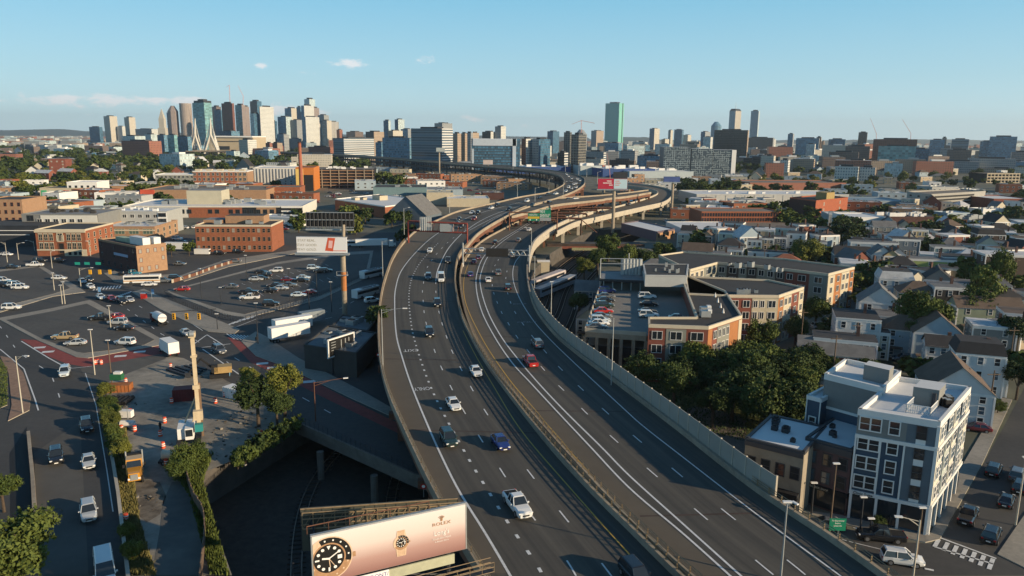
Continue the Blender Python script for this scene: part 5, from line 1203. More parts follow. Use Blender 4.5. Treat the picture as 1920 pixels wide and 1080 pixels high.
# mural wall, white building
b = frontbox('commercial_row','low pale building with a colourful mural along its front wall',76,163,353,372,22,creamp,mat('olive_roof',(.13,.12,.08),.9,.3,.5),.3)
for k, c in enumerate(((.05,.35,.16),(.5,.5,.4),(.10,.28,.38),(.50,.06,.03),(.55,.32,.12),(.25,.35,.36))): facepanel(b.t,b.P[0],b.P[1],.03+k*.16,.15+k*.16,.5,b.H-1.6,solid('mural_paint_%s'%['green','cream','blue','red','ochre','teal'][k],c,.8),'mural_panel',.15)
b = frontbox('white_building','white boxy building with thin brick piers at the end of the mural wall',128,184,343,371,24,whitep,roof_white,.8); windows(b.t,b.P[0],b.P[1],b.H-5,b.H-1,5,1,1.6,1.6,darkf,glassd,'plain')
for k in range(4): facepanel(b.t,b.P[0],b.P[1],.62+.1*k,.66+.1*k,0,b.H-4,brick_o,'brick_pier',.3)
b = frontbox('brick_building','brick corner building cut off by the left picture edge',-30,46,376,422,26,brick_t,roof_dark,.6); windows(b.t,b.P[0],b.P[1],1,b.H,6,3,1.4,2.0,brick_r,glassd,'sash'); 
b = frontbox('petrol_station_canopy','dark shaded shed with white edge stripes at the left picture edge',-40,76,424,462,24,darkst,roof_dark,.3); facepanel(b.t,b.P[0],b.P[1],0,1,b.H-2.2,b.H-1.9,whitef,'stripe',.2); facepanel(b.t,b.P[0],b.P[1],0,.85,b.H-4.2,b.H-3.9,whitef,'stripe',.2)
# brick tower block at left, red one
b = frontbox('brick_tower','square red brick tower with lower cream annex among the trees',94,125,300,328,20,brick_r,roof_grey,.8); windows(b.t,b.P[0],b.P[1],0,b.H,3,5,1.6,1.6,creamf,curt,'plain',skip=.3)
b = frontbox('brick_house','orange brick house with chimneys at the left edge of the wood',-5,24,338,352,14,brick_o,roof_grey,.5)
# warehouse with red wall
Hw = 7.5; P = quad((628,374),(722,388),(806,377),Hw,False)
b = building('brick_warehouse','low orange brick warehouse with a wide pale roof left of the highway',P,Hw,brick_o,roof_white,.5,whitef); rooftop(b,3,(8,5,2.4),creamp,'roof_unit',41)
# steel-frame garage and theatre block
b = frontbox('parking_garage','multi-storey car park of brown steel beams beside the orange theatre block',588,702,318,352,50,black,roof_gravel,.3)
gm = mat('garage_beam',(.33,.20,.12),.8,.2,.5)
for k in range(6): facepanel(b.t,b.P[0],b.P[1],0,1,b.H*(k+.75)/6.2,b.H*(k+1.0)/6.2,gm,'beam',1.2)
for k in range(8): facepanel(b.t,b.P[0],b.P[1],k/7.2,k/7.2+.012,0,b.H,conc,'column',1.5)
rooftop(b,12,(3,2,1.6),whitep,'stair_unit',51)
b = frontbox('theatre_block','bright orange block with a yellow side panel between the chimney and the garage',556,590,315,358,40,mat('bright_orange_panel',(.52,.17,.03),.7,.1,.4),roof_dark,.5); facepanel(b.t,b.P[0],b.P[1],0,.42,1,b.H-1,mat('yellow_panel',(.70,.48,.14),.7,.1,.4),'wall_panel',.4); facepanel(b.t,b.P[0],b.P[1],.45,.95,0,b.H*.7,black,'glazing',.4)
b = frontbox('corrugated_hall','white vertically ribbed hall left of the tall brick chimney',476,560,316,345,50,mat('ribbed_white',(.60,.59,.55),.6,.1,.3),roof_white,.8)
for k in range(14): facepanel(b.t,b.P[0],b.P[1],k/14,k/14+.022,1,b.H-.5,mat('rib_grey',(.15,.16,.18),.6,.1,.5),'rib',.5)
b = frontbox('brick_annex','low orange brick annex at the foot of the tall chimney',500,563,352,372,26,brick_o,roof_gravel,.5); windows(b.t,b.P[0],b.P[1],1,b.H-.5,7,1,2.2,2.0,creamf,glassd,'double')
t = thing('brick_chimney','tall tapering brick chimney standing in front of the white ribbed hall','chimney',G(566,366)); h = hfrom((566,366),(565,266))
mb = MB(); mb.tube((0,0,0),(0,0,h),2.0,mat('chimney_brick',(.36,.12,.07),.9,.2,.6),14,1.3); mb.build('shaft',t,True); mb = MB(); mb.tube((0,0,h-1.2),(0,0,h),1.55,brick_d,14); mb.build('crown',t)
for x, y, yb, x1, w_, lb, wl, rf in [(700,352,366,800,40,'teal-sided shed with a dark roof between the garage and the viaduct',mat('teal_siding',(.07,.21,.25),.7,.1,.4),roof_dark),(800,356,374,868,34,'white-roofed shed beside the teal-sided one',mat('pale_blue_siding',(.36,.44,.48),.7,.1,.4),roof_grey),(838,373,388,918,30,'pale low warehouse with white roof against the highway',creamp,roof_white),(800,362,384,850,26,'cream-roofed warehouse left of the highway bend',creamp,mat('cream_roof',(.50,.45,.33),.9,.2,.3)),(620,322,330,700,22,'white shed row behind the steel-frame garage',whitep,roof_white),
        (905,362,375,945,20,'dark red shed below the viaduct columns',brick_d,roof_grey)]:
    b = frontbox('warehouse',lb,x,x1,y,yb,w_,wl,rf,.4); rooftop(b,5,(2.5,2,1.2),galv,'roof_unit',int(x))
# hipped grey warehouse next to the gantry
q = G(772,424); t = house(q.x,q.y+12,26,22,6.5,R(-18),'slate','grey','gable','dark blue-grey warehouse with pale gabled roof just left of the highway gantry',win=0,st=0,det=False,name='gabled_warehouse')
# shaded low shop with a small billboard, and blue tarpaulin things left of highway
Hs = 5.5; P = quad((570,648),(668,664),(705,625),Hs,False)
b = building('industrial_shed','shaded flat-roofed workshop behind the small framed billboard',P,Hs,mat('shaded_wall',(.06,.058,.055),.9,.2,.5),mat('blue_grey_roof',(.16,.18,.19),.9,.3,.3),.3); rooftop(b,7,(2,1.8,.9),galv,'roof_unit',61)  # wall colour is darkened to carry the shade around the workshops
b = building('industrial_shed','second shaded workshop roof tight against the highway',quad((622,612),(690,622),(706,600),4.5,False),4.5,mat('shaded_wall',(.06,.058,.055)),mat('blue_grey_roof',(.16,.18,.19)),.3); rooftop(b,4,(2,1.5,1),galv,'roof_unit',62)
# ================= MIDDLE DISTANCE, RIGHT =================
b = frontbox('white_warehouse','long white-roofed warehouse wall in front of the dark tree line',1305,1590,366,384,46,mat('off_white_siding',(.46,.46,.44),.8,.1,.3),roof_white,.8)
for k in range(16): facepanel(b.t,b.P[0],b.P[1],k/16,k/16+.004,0,b.H,galv,'pilaster',.2)
rooftop(b,8,(3,2,1.5),whitep,'roof_unit',71)
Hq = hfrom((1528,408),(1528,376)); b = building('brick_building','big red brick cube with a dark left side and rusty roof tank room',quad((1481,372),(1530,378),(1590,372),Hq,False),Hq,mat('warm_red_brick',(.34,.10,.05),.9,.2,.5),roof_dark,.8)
facepanel(b.t,b.P[0],b.P[1],0,1,0,Hq,brick_d,'wall_panel',.1); localbox(b.t,'roof_tank_room',[uvp(b.P,.55,.35),uvp(b.P,.95,.35),uvp(b.P,.95,.6),uvp(b.P,.55,.6)],Hq,Hq+5,mat('ochre_render',(.36,.26,.10),.9,.2,.5)); windows(b.t,b.P[1],b.P[2],3,Hq,2,2,1.2,2.0,creamf,curt,'plain')  # darker brick skin puts the left wall's shade into its colour
b = frontbox('brick_mill_building','long low red brick mill with two rows of dark windows on the right side',1314,1462,398,426,24,brick_o,roof_gravel,.5)
for j in range(3):
    for i in range(30): onewin(b.t,b.P[0],b.P[1],(i+.5)/30,b.H*(j+.5)/3,1.1,2.0,brick_r,glassd,'plain',.03,.08)
b = frontbox('blue_roof_warehouse','long low blue-grey warehouse between the brick cube and the concrete garage',1592,1705,378,396,40,mat('blue_grey_siding',(.24,.30,.34),.8,.1,.4),mat('blue_metal_roof',(.22,.28,.32),.6,.2,.3),.4)
# concrete garage
Hg = hfrom((1745,398),(1745,366)); b = building('parking_garage','grey concrete multi-storey car park with open slots on the right',quad((1701,361),(1746,366),(1848,360),Hg,False),Hg,mat('garage_concrete',(.34,.33,.30),.9,.1,.4),roof_gravel,.8)
L_ = 5
for k in range(1,L_): facepanel(b.t,b.P[1],b.P[2],.06,.78,Hg*k/L_+.3,Hg*k/L_+1.6,black,'opening',.25)
windows(b.t,b.P[0],b.P[1],2,Hg,3,3,2.6,1.2,galv,black,'plain')
b = frontbox('brick_building','long orange brick range with arched windows below the concrete garage',1775,1880,414,430,22,brick_o,roof_dark,.6)
for i in range(14): onewin(b.t,b.P[0],b.P[1],(i+.5)/14,b.H*.6,2.4,2.6,brick_r,glassd,'double',.03,.1)
rooftop(b,14,(2.4,2,2),galv,'roof_unit',81)
b = frontbox('brick_building','dark shaded brick range with many roof units left of the orange one',1640,1775,408,428,26,brick_d,roof_dark,.6); rooftop(b,16,(2.6,2,1.8),whitep,'roof_unit',82)
b = frontbox('white_building','white three-storey gable-end building right of the big dark tree',1600,1662,409,440,26,whitep,roof_white,.5)
for i in range(7): onewin(b.t,b.P[0],b.P[1],.30+i*.1,b.H*.62,.9,1.7,darkf,glassd,'plain',.03,.05)
b = frontbox('cream_shed','small tan shed at the foot of the white three-storey building',1625,1645,433,447,10,mat('tan_render',(.45,.30,.15),.8,.1,.5),roof_gravel,.3)
b = frontbox('flat_roofed_store','very wide low store with brown gravel roof and small roof hatches',1330,1545,434,444,46,brick_t,roof_gravel,.5)
for x,y in ((1507,428),(1532,434),(1420,433),(1440,432)):
    q = G(x,y,b.H); mb = MB(); mb.box((0,0,.8),(3,2.4,1.6),whitep); o = mb.build('roof_hatch',b.t); o.location = (q.x-b.t.location.x,q.y-b.t.location.y,b.H)
b = frontbox('white_roof_workshop','low workshop with bright white roof left of the brown-roofed store',1285,1395,432,444,40,whitep,roof_white,.3)
b = frontbox('brick_building','low orange brick building with big dark doors beside the shaded range',1700,1738,428,444,16,brick_o,roof_gravel,.4); windows(b.t,b.P[0],b.P[1],1,b.H,4,1,2.5,3,darkf,glassd,'plain')
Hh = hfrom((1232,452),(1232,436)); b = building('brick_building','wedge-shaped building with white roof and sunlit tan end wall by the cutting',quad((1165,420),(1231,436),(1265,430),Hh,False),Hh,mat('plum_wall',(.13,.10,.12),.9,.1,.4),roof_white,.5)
facepanel(b.t,b.P[1],b.P[2],0,1,0,Hh-.5,mat('sun_tan_brick',(.42,.24,.12),.9,.15,.5),'wall_panel',.15); windows(b.t,b.P[1],b.P[2],1,Hh,4,1,1.2,2.0,darkf,glassd,'plain',out=.2)  # tan skin has the sunlight on the end wall put into its colour
b = frontbox('red_brick_store','long red brick store with pale roof behind the white warehouse',1405,1585,344,360,46,mat('dusty_red_brick',(.30,.13,.09),.9,.15,.4),roof_gravel,.8)
b = frontbox('open_frame_building','tan open-framed building under construction at the far right',1848,1910,326,343,30,black,roof_gravel,.4)
for k in range(4): facepanel(b.t,b.P[0],b.P[1],0,1,b.H*k/3-.5,b.H*k/3+.8,mat('tan_frame',(.45,.38,.27),.8,.1,.4),'floor_slab',1)
for k in range(10): facepanel(b.t,b.P[0],b.P[1],k/9.3,k/9.3+.02,0,b.H,mat('tan_frame',(.45,.38,.27)),'column',1.1)
b = frontbox('warehouse','brick warehouse with white roof stripes at the right edge under the garage',1860,1935,374,398,34,brick_r,roof_white,.6)
# blue superstore strip
blue_w = mat('deep_blue_siding',(.025,.07,.22),.7,.1,.3)
for x0,x1,yt,yb,lb,m in [(930,1070,314,326,'long deep blue superstore wall left of the construction tower',blue_w),(1130,1228,318,332,'deep blue superstore wall right of the red crane',blue_w),(1225,1290,322,332,'blue and purple superstore end wall by the maze-fronted block',mat('violet_blue_siding',(.07,.07,.20),.7,.1,.3)),(1088,1128,312,328,'pale store front with red base in the blue superstore strip',mat('pale_store',(.45,.50,.50),.7,.1,.3))]:
    b = frontbox('superstore',lb,x0,x1,yt,yb,60,m,roof_white,1.0,m); rooftop(b,9,(7,4,3.4),whitep,'roof_unit',int(x0))
b = frontbox('container_store','small yellow and orange store front on the blue superstore strip',986,1008,315,325,20,mat('store_yellow',(.60,.36,.06),.7,.1,.5),roof_white,.5)
b = frontbox('pale_blue_hall','long pale blue canopy hall behind the lower ramp',1180,1300,322,334,30,mat('pale_hall',(.40,.46,.48),.7,.1,.3),roof_white,.5)
# ================= SKYLINE =================
def tower(label, x0, xm, x1, yt, Y, m, m2=None, roof=None, base=0, name='office_tower', th=28, cap=None, grp=None, z0=0):
    """two-sided tower: left-front face spans x0..xm, right face xm..x1; a paler m2 puts sunlight into its colour"""
    th = R(th); a = GY(x0,270,Y); H = GY((x0+x1)/2,yt,Y).z
    mpp = Y/FPX*1.0*math.cos(PITCH)*1.02
    w1 = (xm-x0)*mpp/math.cos(th) if xm > x0 else .1; w2 = max(8,(x1-xm)*mpp/math.sin(th)) if x1 > xm else max(12,(xm-x0)*mpp*.7)
    A = Vector((a.x,a.y,0)); B_ = A+Vector((math.cos(th),-math.sin(th),0))*w1; Cc = B_+Vector((math.sin(th),math.cos(th),0))*w2; D = A+(Cc-B_)
    t = thing(name,label,'tower' if H > 60 else 'building',(A.x,A.y,0),0,grp); q = [((p-A).x,(p-A).y) for p in (A,B_,Cc,D)]
    mb = MB(); rm = roof or roof_grey
    u = 0
    for i in range(4):
        p, r = q[i], q[(i+1)%4]; l = math.dist(p,r); mm_ = m if i in (0,2) else (m2 or m); mb.face([(p[0],p[1],z0),(r[0],r[1],z0),(r[0],r[1],H),(p[0],p[1],H)],mm_,[(0,0),(l,0),(l,H),(0,H)])
    mb.face([(x,y,H) for x,y in q],rm); mb.build('wall',t)
    rp = MB(); hh = max(2.5,H*.03)
    cxx = sum(x for x,y in q)/4; cyy = sum(y for x,y in q)/4
    rp.prism([(cxx+(x-cxx)*.55,cyy+(y-cyy)*.55) for x,y in q],H,H+hh,cap or darkst); rp.build('roof_plant',t); occ(A.x+w1/2,A.y+w2/2,max(w1,w2)*.7)
    return t, H, q
def rnd_tower(label, xc, wpx, yt, Y, m, n=16, topf=None, name='round_tower', rt=1.0):
    c = GY(xc,270,Y); r = wpx*Y/FPX/2; H = GY(xc,yt,Y).z; t = thing(name,label,'tower',(c.x,c.y,0)); mb = MB()
    P = [(r*math.cos(2*math.pi*i/n),r*math.sin(2*math.pi*i/n)) for i in range(n)]; mb.prism(P,0,H,m,roof_grey); mb.build('wall',t,False)
    if topf: mb = MB(); mb.frust([(x*.98,y*.98) for x,y in P],[(x*.35,y*.35) for x,y in P],H,H+topf,m); mb.build('roof',t)
    occ(c.x,c.y,r); return t,H,r
F = facade
f_dkblue = F('facade_dark_blue_glass',(.055,.10,.15),(.05,.14,.22),3.8,2.4,.85,.7)
f_blue = F('facade_blue_glass',(.14,.22,.28),(.08,.20,.30),3.8,3.2,.85,.65)
f_teal = F('facade_teal_glass',(.20,.30,.30),(.14,.30,.32),4.2,5.0,.9,.82,.1,.4)
f_white = F('facade_white_grid',(.60,.60,.56),(.16,.20,.22),3.6,3.0,.5,.5)
f_cream = F('facade_cream_concrete',(.52,.48,.40),(.18,.20,.21),3.3,2.4,.35,.45)
f_grey = F('facade_grey_stone',(.30,.31,.31),(.09,.12,.15),3.6,2.6,.5,.5)
f_brown = F('facade_brown_stone',(.17,.125,.105),(.06,.075,.09),3.6,2.8,.5,.5)
f_pink = F('facade_pink_granite',(.30,.235,.205),(.10,.12,.15),3.7,2.4,.5,.55)
f_tan = F('facade_tan_brick',(.38,.29,.21),(.10,.11,.12),3.2,2.8,.4,.5)
f_dark = F('facade_dark_frame',(.055,.05,.048),(.02,.025,.03),3.8,3.0,.7,.6)
f_band = F('facade_white_bands',(.60,.60,.58),(.07,.11,.15),3.9,400,1.0,.5)
f_bandb = F('facade_blue_bands',(.16,.21,.24),(.06,.11,.15),3.9,400,1.0,.55)
f_pale = F('facade_pale_glass',(.46,.52,.52),(.34,.44,.46),3.9,2.0,.7,.7)
f_red = F('facade_red_construction',(.20,.07,.045),(.10,.07,.07),3.8,3.4,.6,.5)
f_brickw = F('facade_brick_blocks',(.30,.12,.08),(.10,.08,.07),3.4,3.2,.4,.5)
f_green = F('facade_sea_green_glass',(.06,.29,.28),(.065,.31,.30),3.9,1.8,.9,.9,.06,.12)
f_green2 = F('facade_sea_green_glass_lit',(.17,.46,.38),(.17,.46,.38),3.9,1.8,.9,.9,.12,.10)  # paler copy of the sea-green glass, sunlight put into the colour
f_vert = F('facade_vertical_ribs',(.50,.46,.40),(.10,.13,.16),400,2.2,.45,1.0)
f_scaf = F('facade_scaffold',(.22,.21,.18),(.04,.045,.05),3.8,4.0,.82,.78)
for a in [
 ('cream round-cornered apartment tower, left one of the harbour pair',199,214,221,218,2900,f_cream,None),
 ('cream round-cornered apartment tower, right one of the harbour pair',237,249,255,220,3000,f_cream,None),
 ('dark blue office slab left of the cream harbour towers',170,196,199,238,2800,f_dkblue,None),
 ('small white block between the two cream harbour towers',222,235,238,237,2900,f_white,None),
 ('low pale government block right of the harbour towers',256,296,302,242,2900,f_grey,f_white),
 ('teal glass tower with dark cap and white rooftop sign, behind the bridge pylons',366,393,401,193,2050,f_teal,f_teal),
 ('narrow dark blue slab half hidden behind the round towers',317,322,324,211,2500,f_dkblue,None),
 ('brown stone tower peeping out right of the teal glass tower',402,412,417,200,2500,f_pink,f_brown),
 ('dark blue slab behind the brown stone tower',406,421,422,207,2450,f_dkblue,None),
 ('red-brown tower under construction with a crane on top',420,444,445,194,2300,f_red,f_red),
 ('teal glass tower with orange unfinished top next to the red one',445,460,464,197,2350,f_teal,f_pink),
 ('slim pinkish tower at the right edge of the construction pair',461,465,469,200,2500,f_pink,None),
 ('low dark glass podium in front of the construction towers',413,440,449,246,2100,f_dkblue,f_blue),
 ('dark stepped tower, tallest in the middle of the downtown group',473,489,494,190,2700,f_brown,f_dkblue),
 ('pale green-white slab with a dark right strip',472,480,488,213,2150,f_pale,f_dkblue),
 ('white rounded-top glass tower beside the pale green slab',489,491,507,200,2150,f_dkblue,f_white),
 ('short dark blue tower right of the white rounded tower',507,520,521,227,2500,f_dkblue,None),
 ('blue glass tower with chamfered top',523,541,548,219,2500,f_blue,f_pale),
 ('grey slab with cream right face high above the stone tower',537,551,559,203,2900,f_blue,f_cream),
 ('thin dark slab left of the white glass tower',559,567,568,201,2850,f_dkblue,None),
 ('white and blue stepped glass tower, front one of the right downtown group',568,574,586,198,2300,f_blue,f_white),
 ('lower shoulder of the white stepped glass tower',568,576,593,219,2250,f_blue,f_white),
 ('pale sky-blue glass tower topping the skyline',574,585,592,186,2900,f_pale,f_pale),
 ('red granite tower right of the pale glass tower',585,588,597,202,2800,f_pink,f_pink),
 ('dark stepped pyramid-topped tower',598,611,617,216,2700,f_grey,f_grey),
 ('dark blue slab with a cream ribbed right side',602,616,622,226,2300,f_dkblue,f_cream),
 ('cream ribbed tower at the right end of the downtown group',616,621,632,228,2350,f_cream,f_vert),
 ('grey stone stepped tower with setbacks',547,560,568,225,2500,f_grey,f_grey),
 ('cream slab behind the white shoulder tower',590,596,603,232,2400,f_grey,f_cream),
 ('grey office block at the foot of the blue glass tower',520,535,541,252,1900,f_blue,f_grey),
 ('red and brown brick tower pair behind the viaduct',498,507,510,268,1700,f_brickw,f_brickw),
 ('brown brick tower behind the viaduct with a tan right side',508,522,528,268,1720,f_brickw,f_tan),
 ('long low red brick block right of the tall chimney',578,624,628,275,1600,f_brickw,f_brickw),
 ('striped white office building, dark banded left part and white right part',625,647,688,259,1450,f_bandb,f_band),
 ('brown apartment slab with tan right side',686,703,717,247,1700,f_brown,f_tan),
 ('small brick tower with cupola far behind the striped office building',632,638,642,243,2300,f_brickw,None),
 ('brown twin block on the horizon behind the striped office building',650,668,679,247,2300,f_pink,f_brown),
 ('dark glass tower with sloping top',720,730,733,226,2200,f_dkblue,f_pale),
 ('dark glass tower with lit right edge and stepped crown',741,748,757,224,2300,f_dkblue,f_pale),  # pale facade paints the sun on its right edge
 ('pale stepped apartment block in front of the dark glass pair',728,738,752,245,1900,f_tan,f_cream),
 ('green-grey block right of the dark glass pair',752,766,773,242,2200,f_blue,f_grey),
 ('low blue glass building left of the big banded one',704,716,718,267,1350,f_blue,None),
 ('wide blue glass building with faint reflections',717,771,774,258,1300,f_blue,f_blue),
 ('big banded blue office building with white right end',771,831,848,241,1200,f_bandb,f_band),
 ('grey-green tower top behind the big banded office building',815,830,846,231,2300,f_grey,f_grey),
 ('tan brick tower with arched gables, left of two',849,858,864,250,1400,f_tan,f_tan),
 ('tan brick tower with arched gables, right of two',864,872,875,250,1420,f_tan,f_tan),
 ('dark grey slab beside a tan tower in the central group',874,883,884,249,1500,f_grey,None),
 ('tan banded tower left of the white-framed office block',883,886,897,249,1550,f_tan,f_tan),
 ('dark block with white roof terraces behind the white-framed office',904,920,929,247,1900,f_dark,f_white),
 ('white slab tower behind the white-framed office',928,939,948,237,1900,f_grey,f_white),  # grey left face and white right face paint its shade and sun
 ('orange and white panelled building right of the white-framed office',978,986,999,260,1150,f_brickw,f_white),
 ('dark gridded office block right of the orange and white one',998,1010,1033,261,1150,f_grey,f_dkblue),
 ('rounded dark glass block on the horizon behind the scaffold tower',1026,1036,1049,246,2400,f_dkblue,f_dkblue),
 ('open scaffold frame left of the dark construction tower',1057,1068,1071,248,1500,f_scaf,f_scaf),
 ('dark construction tower with open floors',1071,1084,1101,252,1100,f_scaf,f_scaf),
 ('grey hotel block left of the sea-green tower',1108,1117,1134,245,3000,f_grey,f_tan),
 ('brown brick block at the foot of the sea-green tower',1120,1150,1170,268,2600,f_grey,f_brickw),
 ('tan brick slab tower with shaded left face, right of the low blue hill',1217,1225,1240,241,3300,f_dkblue,f_cream),  # dark blue facade stands in for the shade on its left face
 ('low cream block right of the tan slab tower',1240,1246,1258,261,3000,f_tan,f_cream),
 ('grey tower left of two joined ones',1252,1256,1263,244,3600,f_grey,f_cream),
 ('dark grey tower right of two joined ones',1263,1276,1281,243,3500,f_dkblue,f_dkblue),
 ('cream tower behind the maze-fronted block',1281,1288,1299,253,3500,f_cream,f_cream),
 ('grey block left of the big brown slab',1313,1320,1338,247,2600,f_dkblue,f_grey),
 ('white and blue block under the grey one',1318,1330,1338,257,2200,f_pale,f_white),
 ('big dark brown slab block in front of the tapering tower',1338,1391,1396,244,1750,f_dark,f_tan),
 ('slender blue-grey glass tower standing alone at the right',1404,1416,1421,208,4600,f_blue,f_pale),
 ('dark red stadium-like block right of the brown slab',1396,1440,1446,258,2400,f_brown,f_grey),
 ('tan block with white side behind the stadium',1443,1450,1458,261,2600,f_tan,f_white),
 ('rounded grey tower with crown in the right district',1476,1484,1491,251,2200,f_blue,f_grey),
 ('wide grey-blue slab in the right district',1492,1527,1531,259,2000,f_blue,f_grey),
 ('white lower wing in front of the wide grey slab',1512,1525,1531,270,1800,f_pale,f_white),
 ('dark brown slab beside the wide grey one',1530,1537,1541,257,2000,f_brown,f_tan),
 ('tan banded block right of the dark brown slab',1540,1543,1553,265,2000,f_tan,f_tan),
 ('blue glass stepped block in the right district',1553,1578,1582,261,2000,f_dkblue,f_blue),
 ('tall dark grey tower right of the blue stepped block',1608,1621,1624,248,2300,f_dark,f_grey),
 ('wide dark brown brick block below the tall dark tower',1586,1622,1628,274,1500,f_brown,f_brown),
 ('long dark brown block left of the glass construction site',1556,1600,1604,285,1350,f_brown,f_brown),
 ('large glass block under construction with red-brown frame and two cranes',1637,1700,1722,261,1500,f_red,f_blue),
 ('glass front of the large construction site',1648,1702,1706,274,1420,f_teal,f_brickw),
 ('dark teal block right of the construction site',1706,1735,1740,279,1450,f_dkblue,f_brickw),
 ('grey-blue office block with white top in the far right group',1743,1764,1768,262,1900,f_blue,f_white),
 ('tan tower between two office blocks in the far right group',1766,1772,1785,258,1950,f_tan,f_cream),
 ('curved white-banded office block in the far right group',1784,1808,1826,261,1900,f_bandb,f_band),
 ('dark red brick block in front of the curved white one',1778,1812,1816,281,1600,f_brown,f_brown),
 ('blue glass block left of the taller one near the right edge',1838,1855,1857,265,1800,f_blue,None),
 ('large blue glass block near the right edge',1855,1892,1897,256,1750,f_blue,f_blue),
 ('pinkish low office block cut by the right picture edge',1900,1925,1935,285,1400,f_pink,f_grey),
 ('long low white-roofed hall in the far right group',1820,1885,1900,297,1250,f_grey,f_white),
 ('low white-roofed hall left of the other one',1760,1820,1832,302,1250,f_grey,f_white),
 ('blue-white apartment row in the tree belt, left one',1570,1605,1611,312,950,f_white,f_white),
 ('white and tan apartment row in the tree belt, right one',1617,1640,1652,314,960,f_white,f_tan),
 ('long red brick residential range at the left',228,296,308,264,1500,f_brickw,f_brickw),
 ('pale glass topped range behind the red brick one',230,262,272,255,1800,f_pale,f_pale),
 ('white glass block right of the pale topped range',272,288,294,252,1900,f_pale,f_pale),
 ('dark green glass block left of the bridge',296,312,316,253,1700,f_dkblue,f_blue),
 ('bright glass block with white frame left of the bridge',315,331,333,253,1600,f_teal,f_teal),
 ('dark blue glass block by the bridge legs',332,358,362,256,1650,f_dkblue,f_blue),
 ('cream stone ranges right of the arena',448,468,478,262,1500,f_cream,f_white),
 ('blue gridded low block left of the maze-fronted block',1196,1240,1244,292,1250,f_blue,f_blue),
 ('grey parking block below the sea-green tower',1100,1130,1136,284,1400,f_grey,f_band),
 ('dark low block under the tan slab tower',1144,1186,1190,300,1150,f_dark,f_brown),
 ('striped narrow block with pale floors beside the scaffold tower',1046,1058,1066,286,1150,f_dark,f_band),
 ('red brick range in the tree belt beyond the brown slab',1396,1455,1460,296,1300,f_dark,f_grey),
 ('white flat house-like block among trees right of centre',1466,1478,1490,300,1150,f_white,f_white)]:
    tower(*a[:8]) if False else tower(a[0],a[1],a[2],a[3],a[4],a[5],a[6],a[7])
tower('low dark rooftop cap of the teal glass tower', 369,392,400,189,2052,darkst,darkst,None,z0=GY(384,193,2052).z,name='roof_cap')
# maze-fronted block: three tall slabs with angular pale ribs
fm = mat('maze_front',(.035,.06,.085),.5,.2,.3); rib = mat('maze_rib',(.35,.42,.44),.7,.1,.5)
for (x0,x1,yt,yb,lb,k) in [(1243,1295,276,322,'left part of the maze-patterned dark blue block',0),(1295,1336,279,324,'middle part of the maze-patterned dark blue block',1),(1336,1371,281,326,'right part of the maze-patterned dark blue block with white end wall',2)]:
    a, b_ = GY(x0,yb,1050+0*k), GY(x1,yb,1050); H = GY((x0+x1)/2,yt,1050).z; t = thing('patterned_block',lb,'building',(a.x,a.y,0)); Wd = b_.x-a.x; mb = MB(); mb.prism([(0,0),(Wd-1,0),(Wd-1,30),(0,30)],0,H,fm,roof_white); mb.build('wall',t)
    mb = MB(); rn = random.Random(k)
    for i in range(int(H/2.6)):
        for j in range(int(Wd/3)):
            x, z = j*3+1.5, i*2.6+1.5
            if rn.random() < .75: mb.box((x,-.15,z),(3,.3,.5),rib)
            if rn.random() < .5: mb.box((x+1.5,-.15,z+1.2),(.5,.3,2.8),rib)
    o = mb.build('rib_pattern',t); o['kind'] = 'stuff'
    if k == 2: mb = MB(); mb.box((Wd+2,12,H/2),(6,26,H),whitep); mb.build('end_wall',t)
    occ(a.x+Wd/2,a.y+15,Wd*.6)
# white framed office
a, b_ = GY(884,308,1100), GY(975,308,1100); H = GY(930,260,1100).z; t = thing('framed_office','wide office block with a pale blue-white picture-frame surround and dark glass','building',(a.x,a.y,0)); Wd = b_.x-a.x; occ(a.x+Wd/2,a.y+20,Wd*.6)
mb = MB(); mb.prism([(0,0),(Wd,0),(Wd,45),(0,45)],0,H,f_dkblue,roof_white); mb.build('wall',t); pf = mat('pale_frame',(.50,.56,.62),.6,.1,.3)
mb = MB(); mb.box((Wd*.48,-.6,H-5),(Wd*.9,1.4,10),pf); mb.box((Wd*.03,-.6,H*.35),(2.6,1.4,H*.7),pf); mb.box((Wd*.88,-.6,H*.5),(5,1.4,H),pf); mb.build('frame',t)
for k in range(9): mb = MB(); mb.box((Wd*.45,-.3,3+k*(H-14)/9),(Wd*.82,.6,.5),darkst); mb.build('floor_band',t)
# sea-green slab tower with notch
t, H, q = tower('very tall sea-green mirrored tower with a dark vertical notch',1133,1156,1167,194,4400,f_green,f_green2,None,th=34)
mb = MB(); p = Vector((*q[1],0)).lerp(Vector((*q[2],0)),.66); r = Vector((*q[1],0)).lerp(Vector((*q[2],0)),.80); d = (r-p).normalized(); n = Vector((d.y,-d.x,0))*.6; mb.prism([(p+n)[:2],(r+n)[:2],(r-n)[:2],(p-n)[:2]],0,H+1,black); mb.build('notch',t)
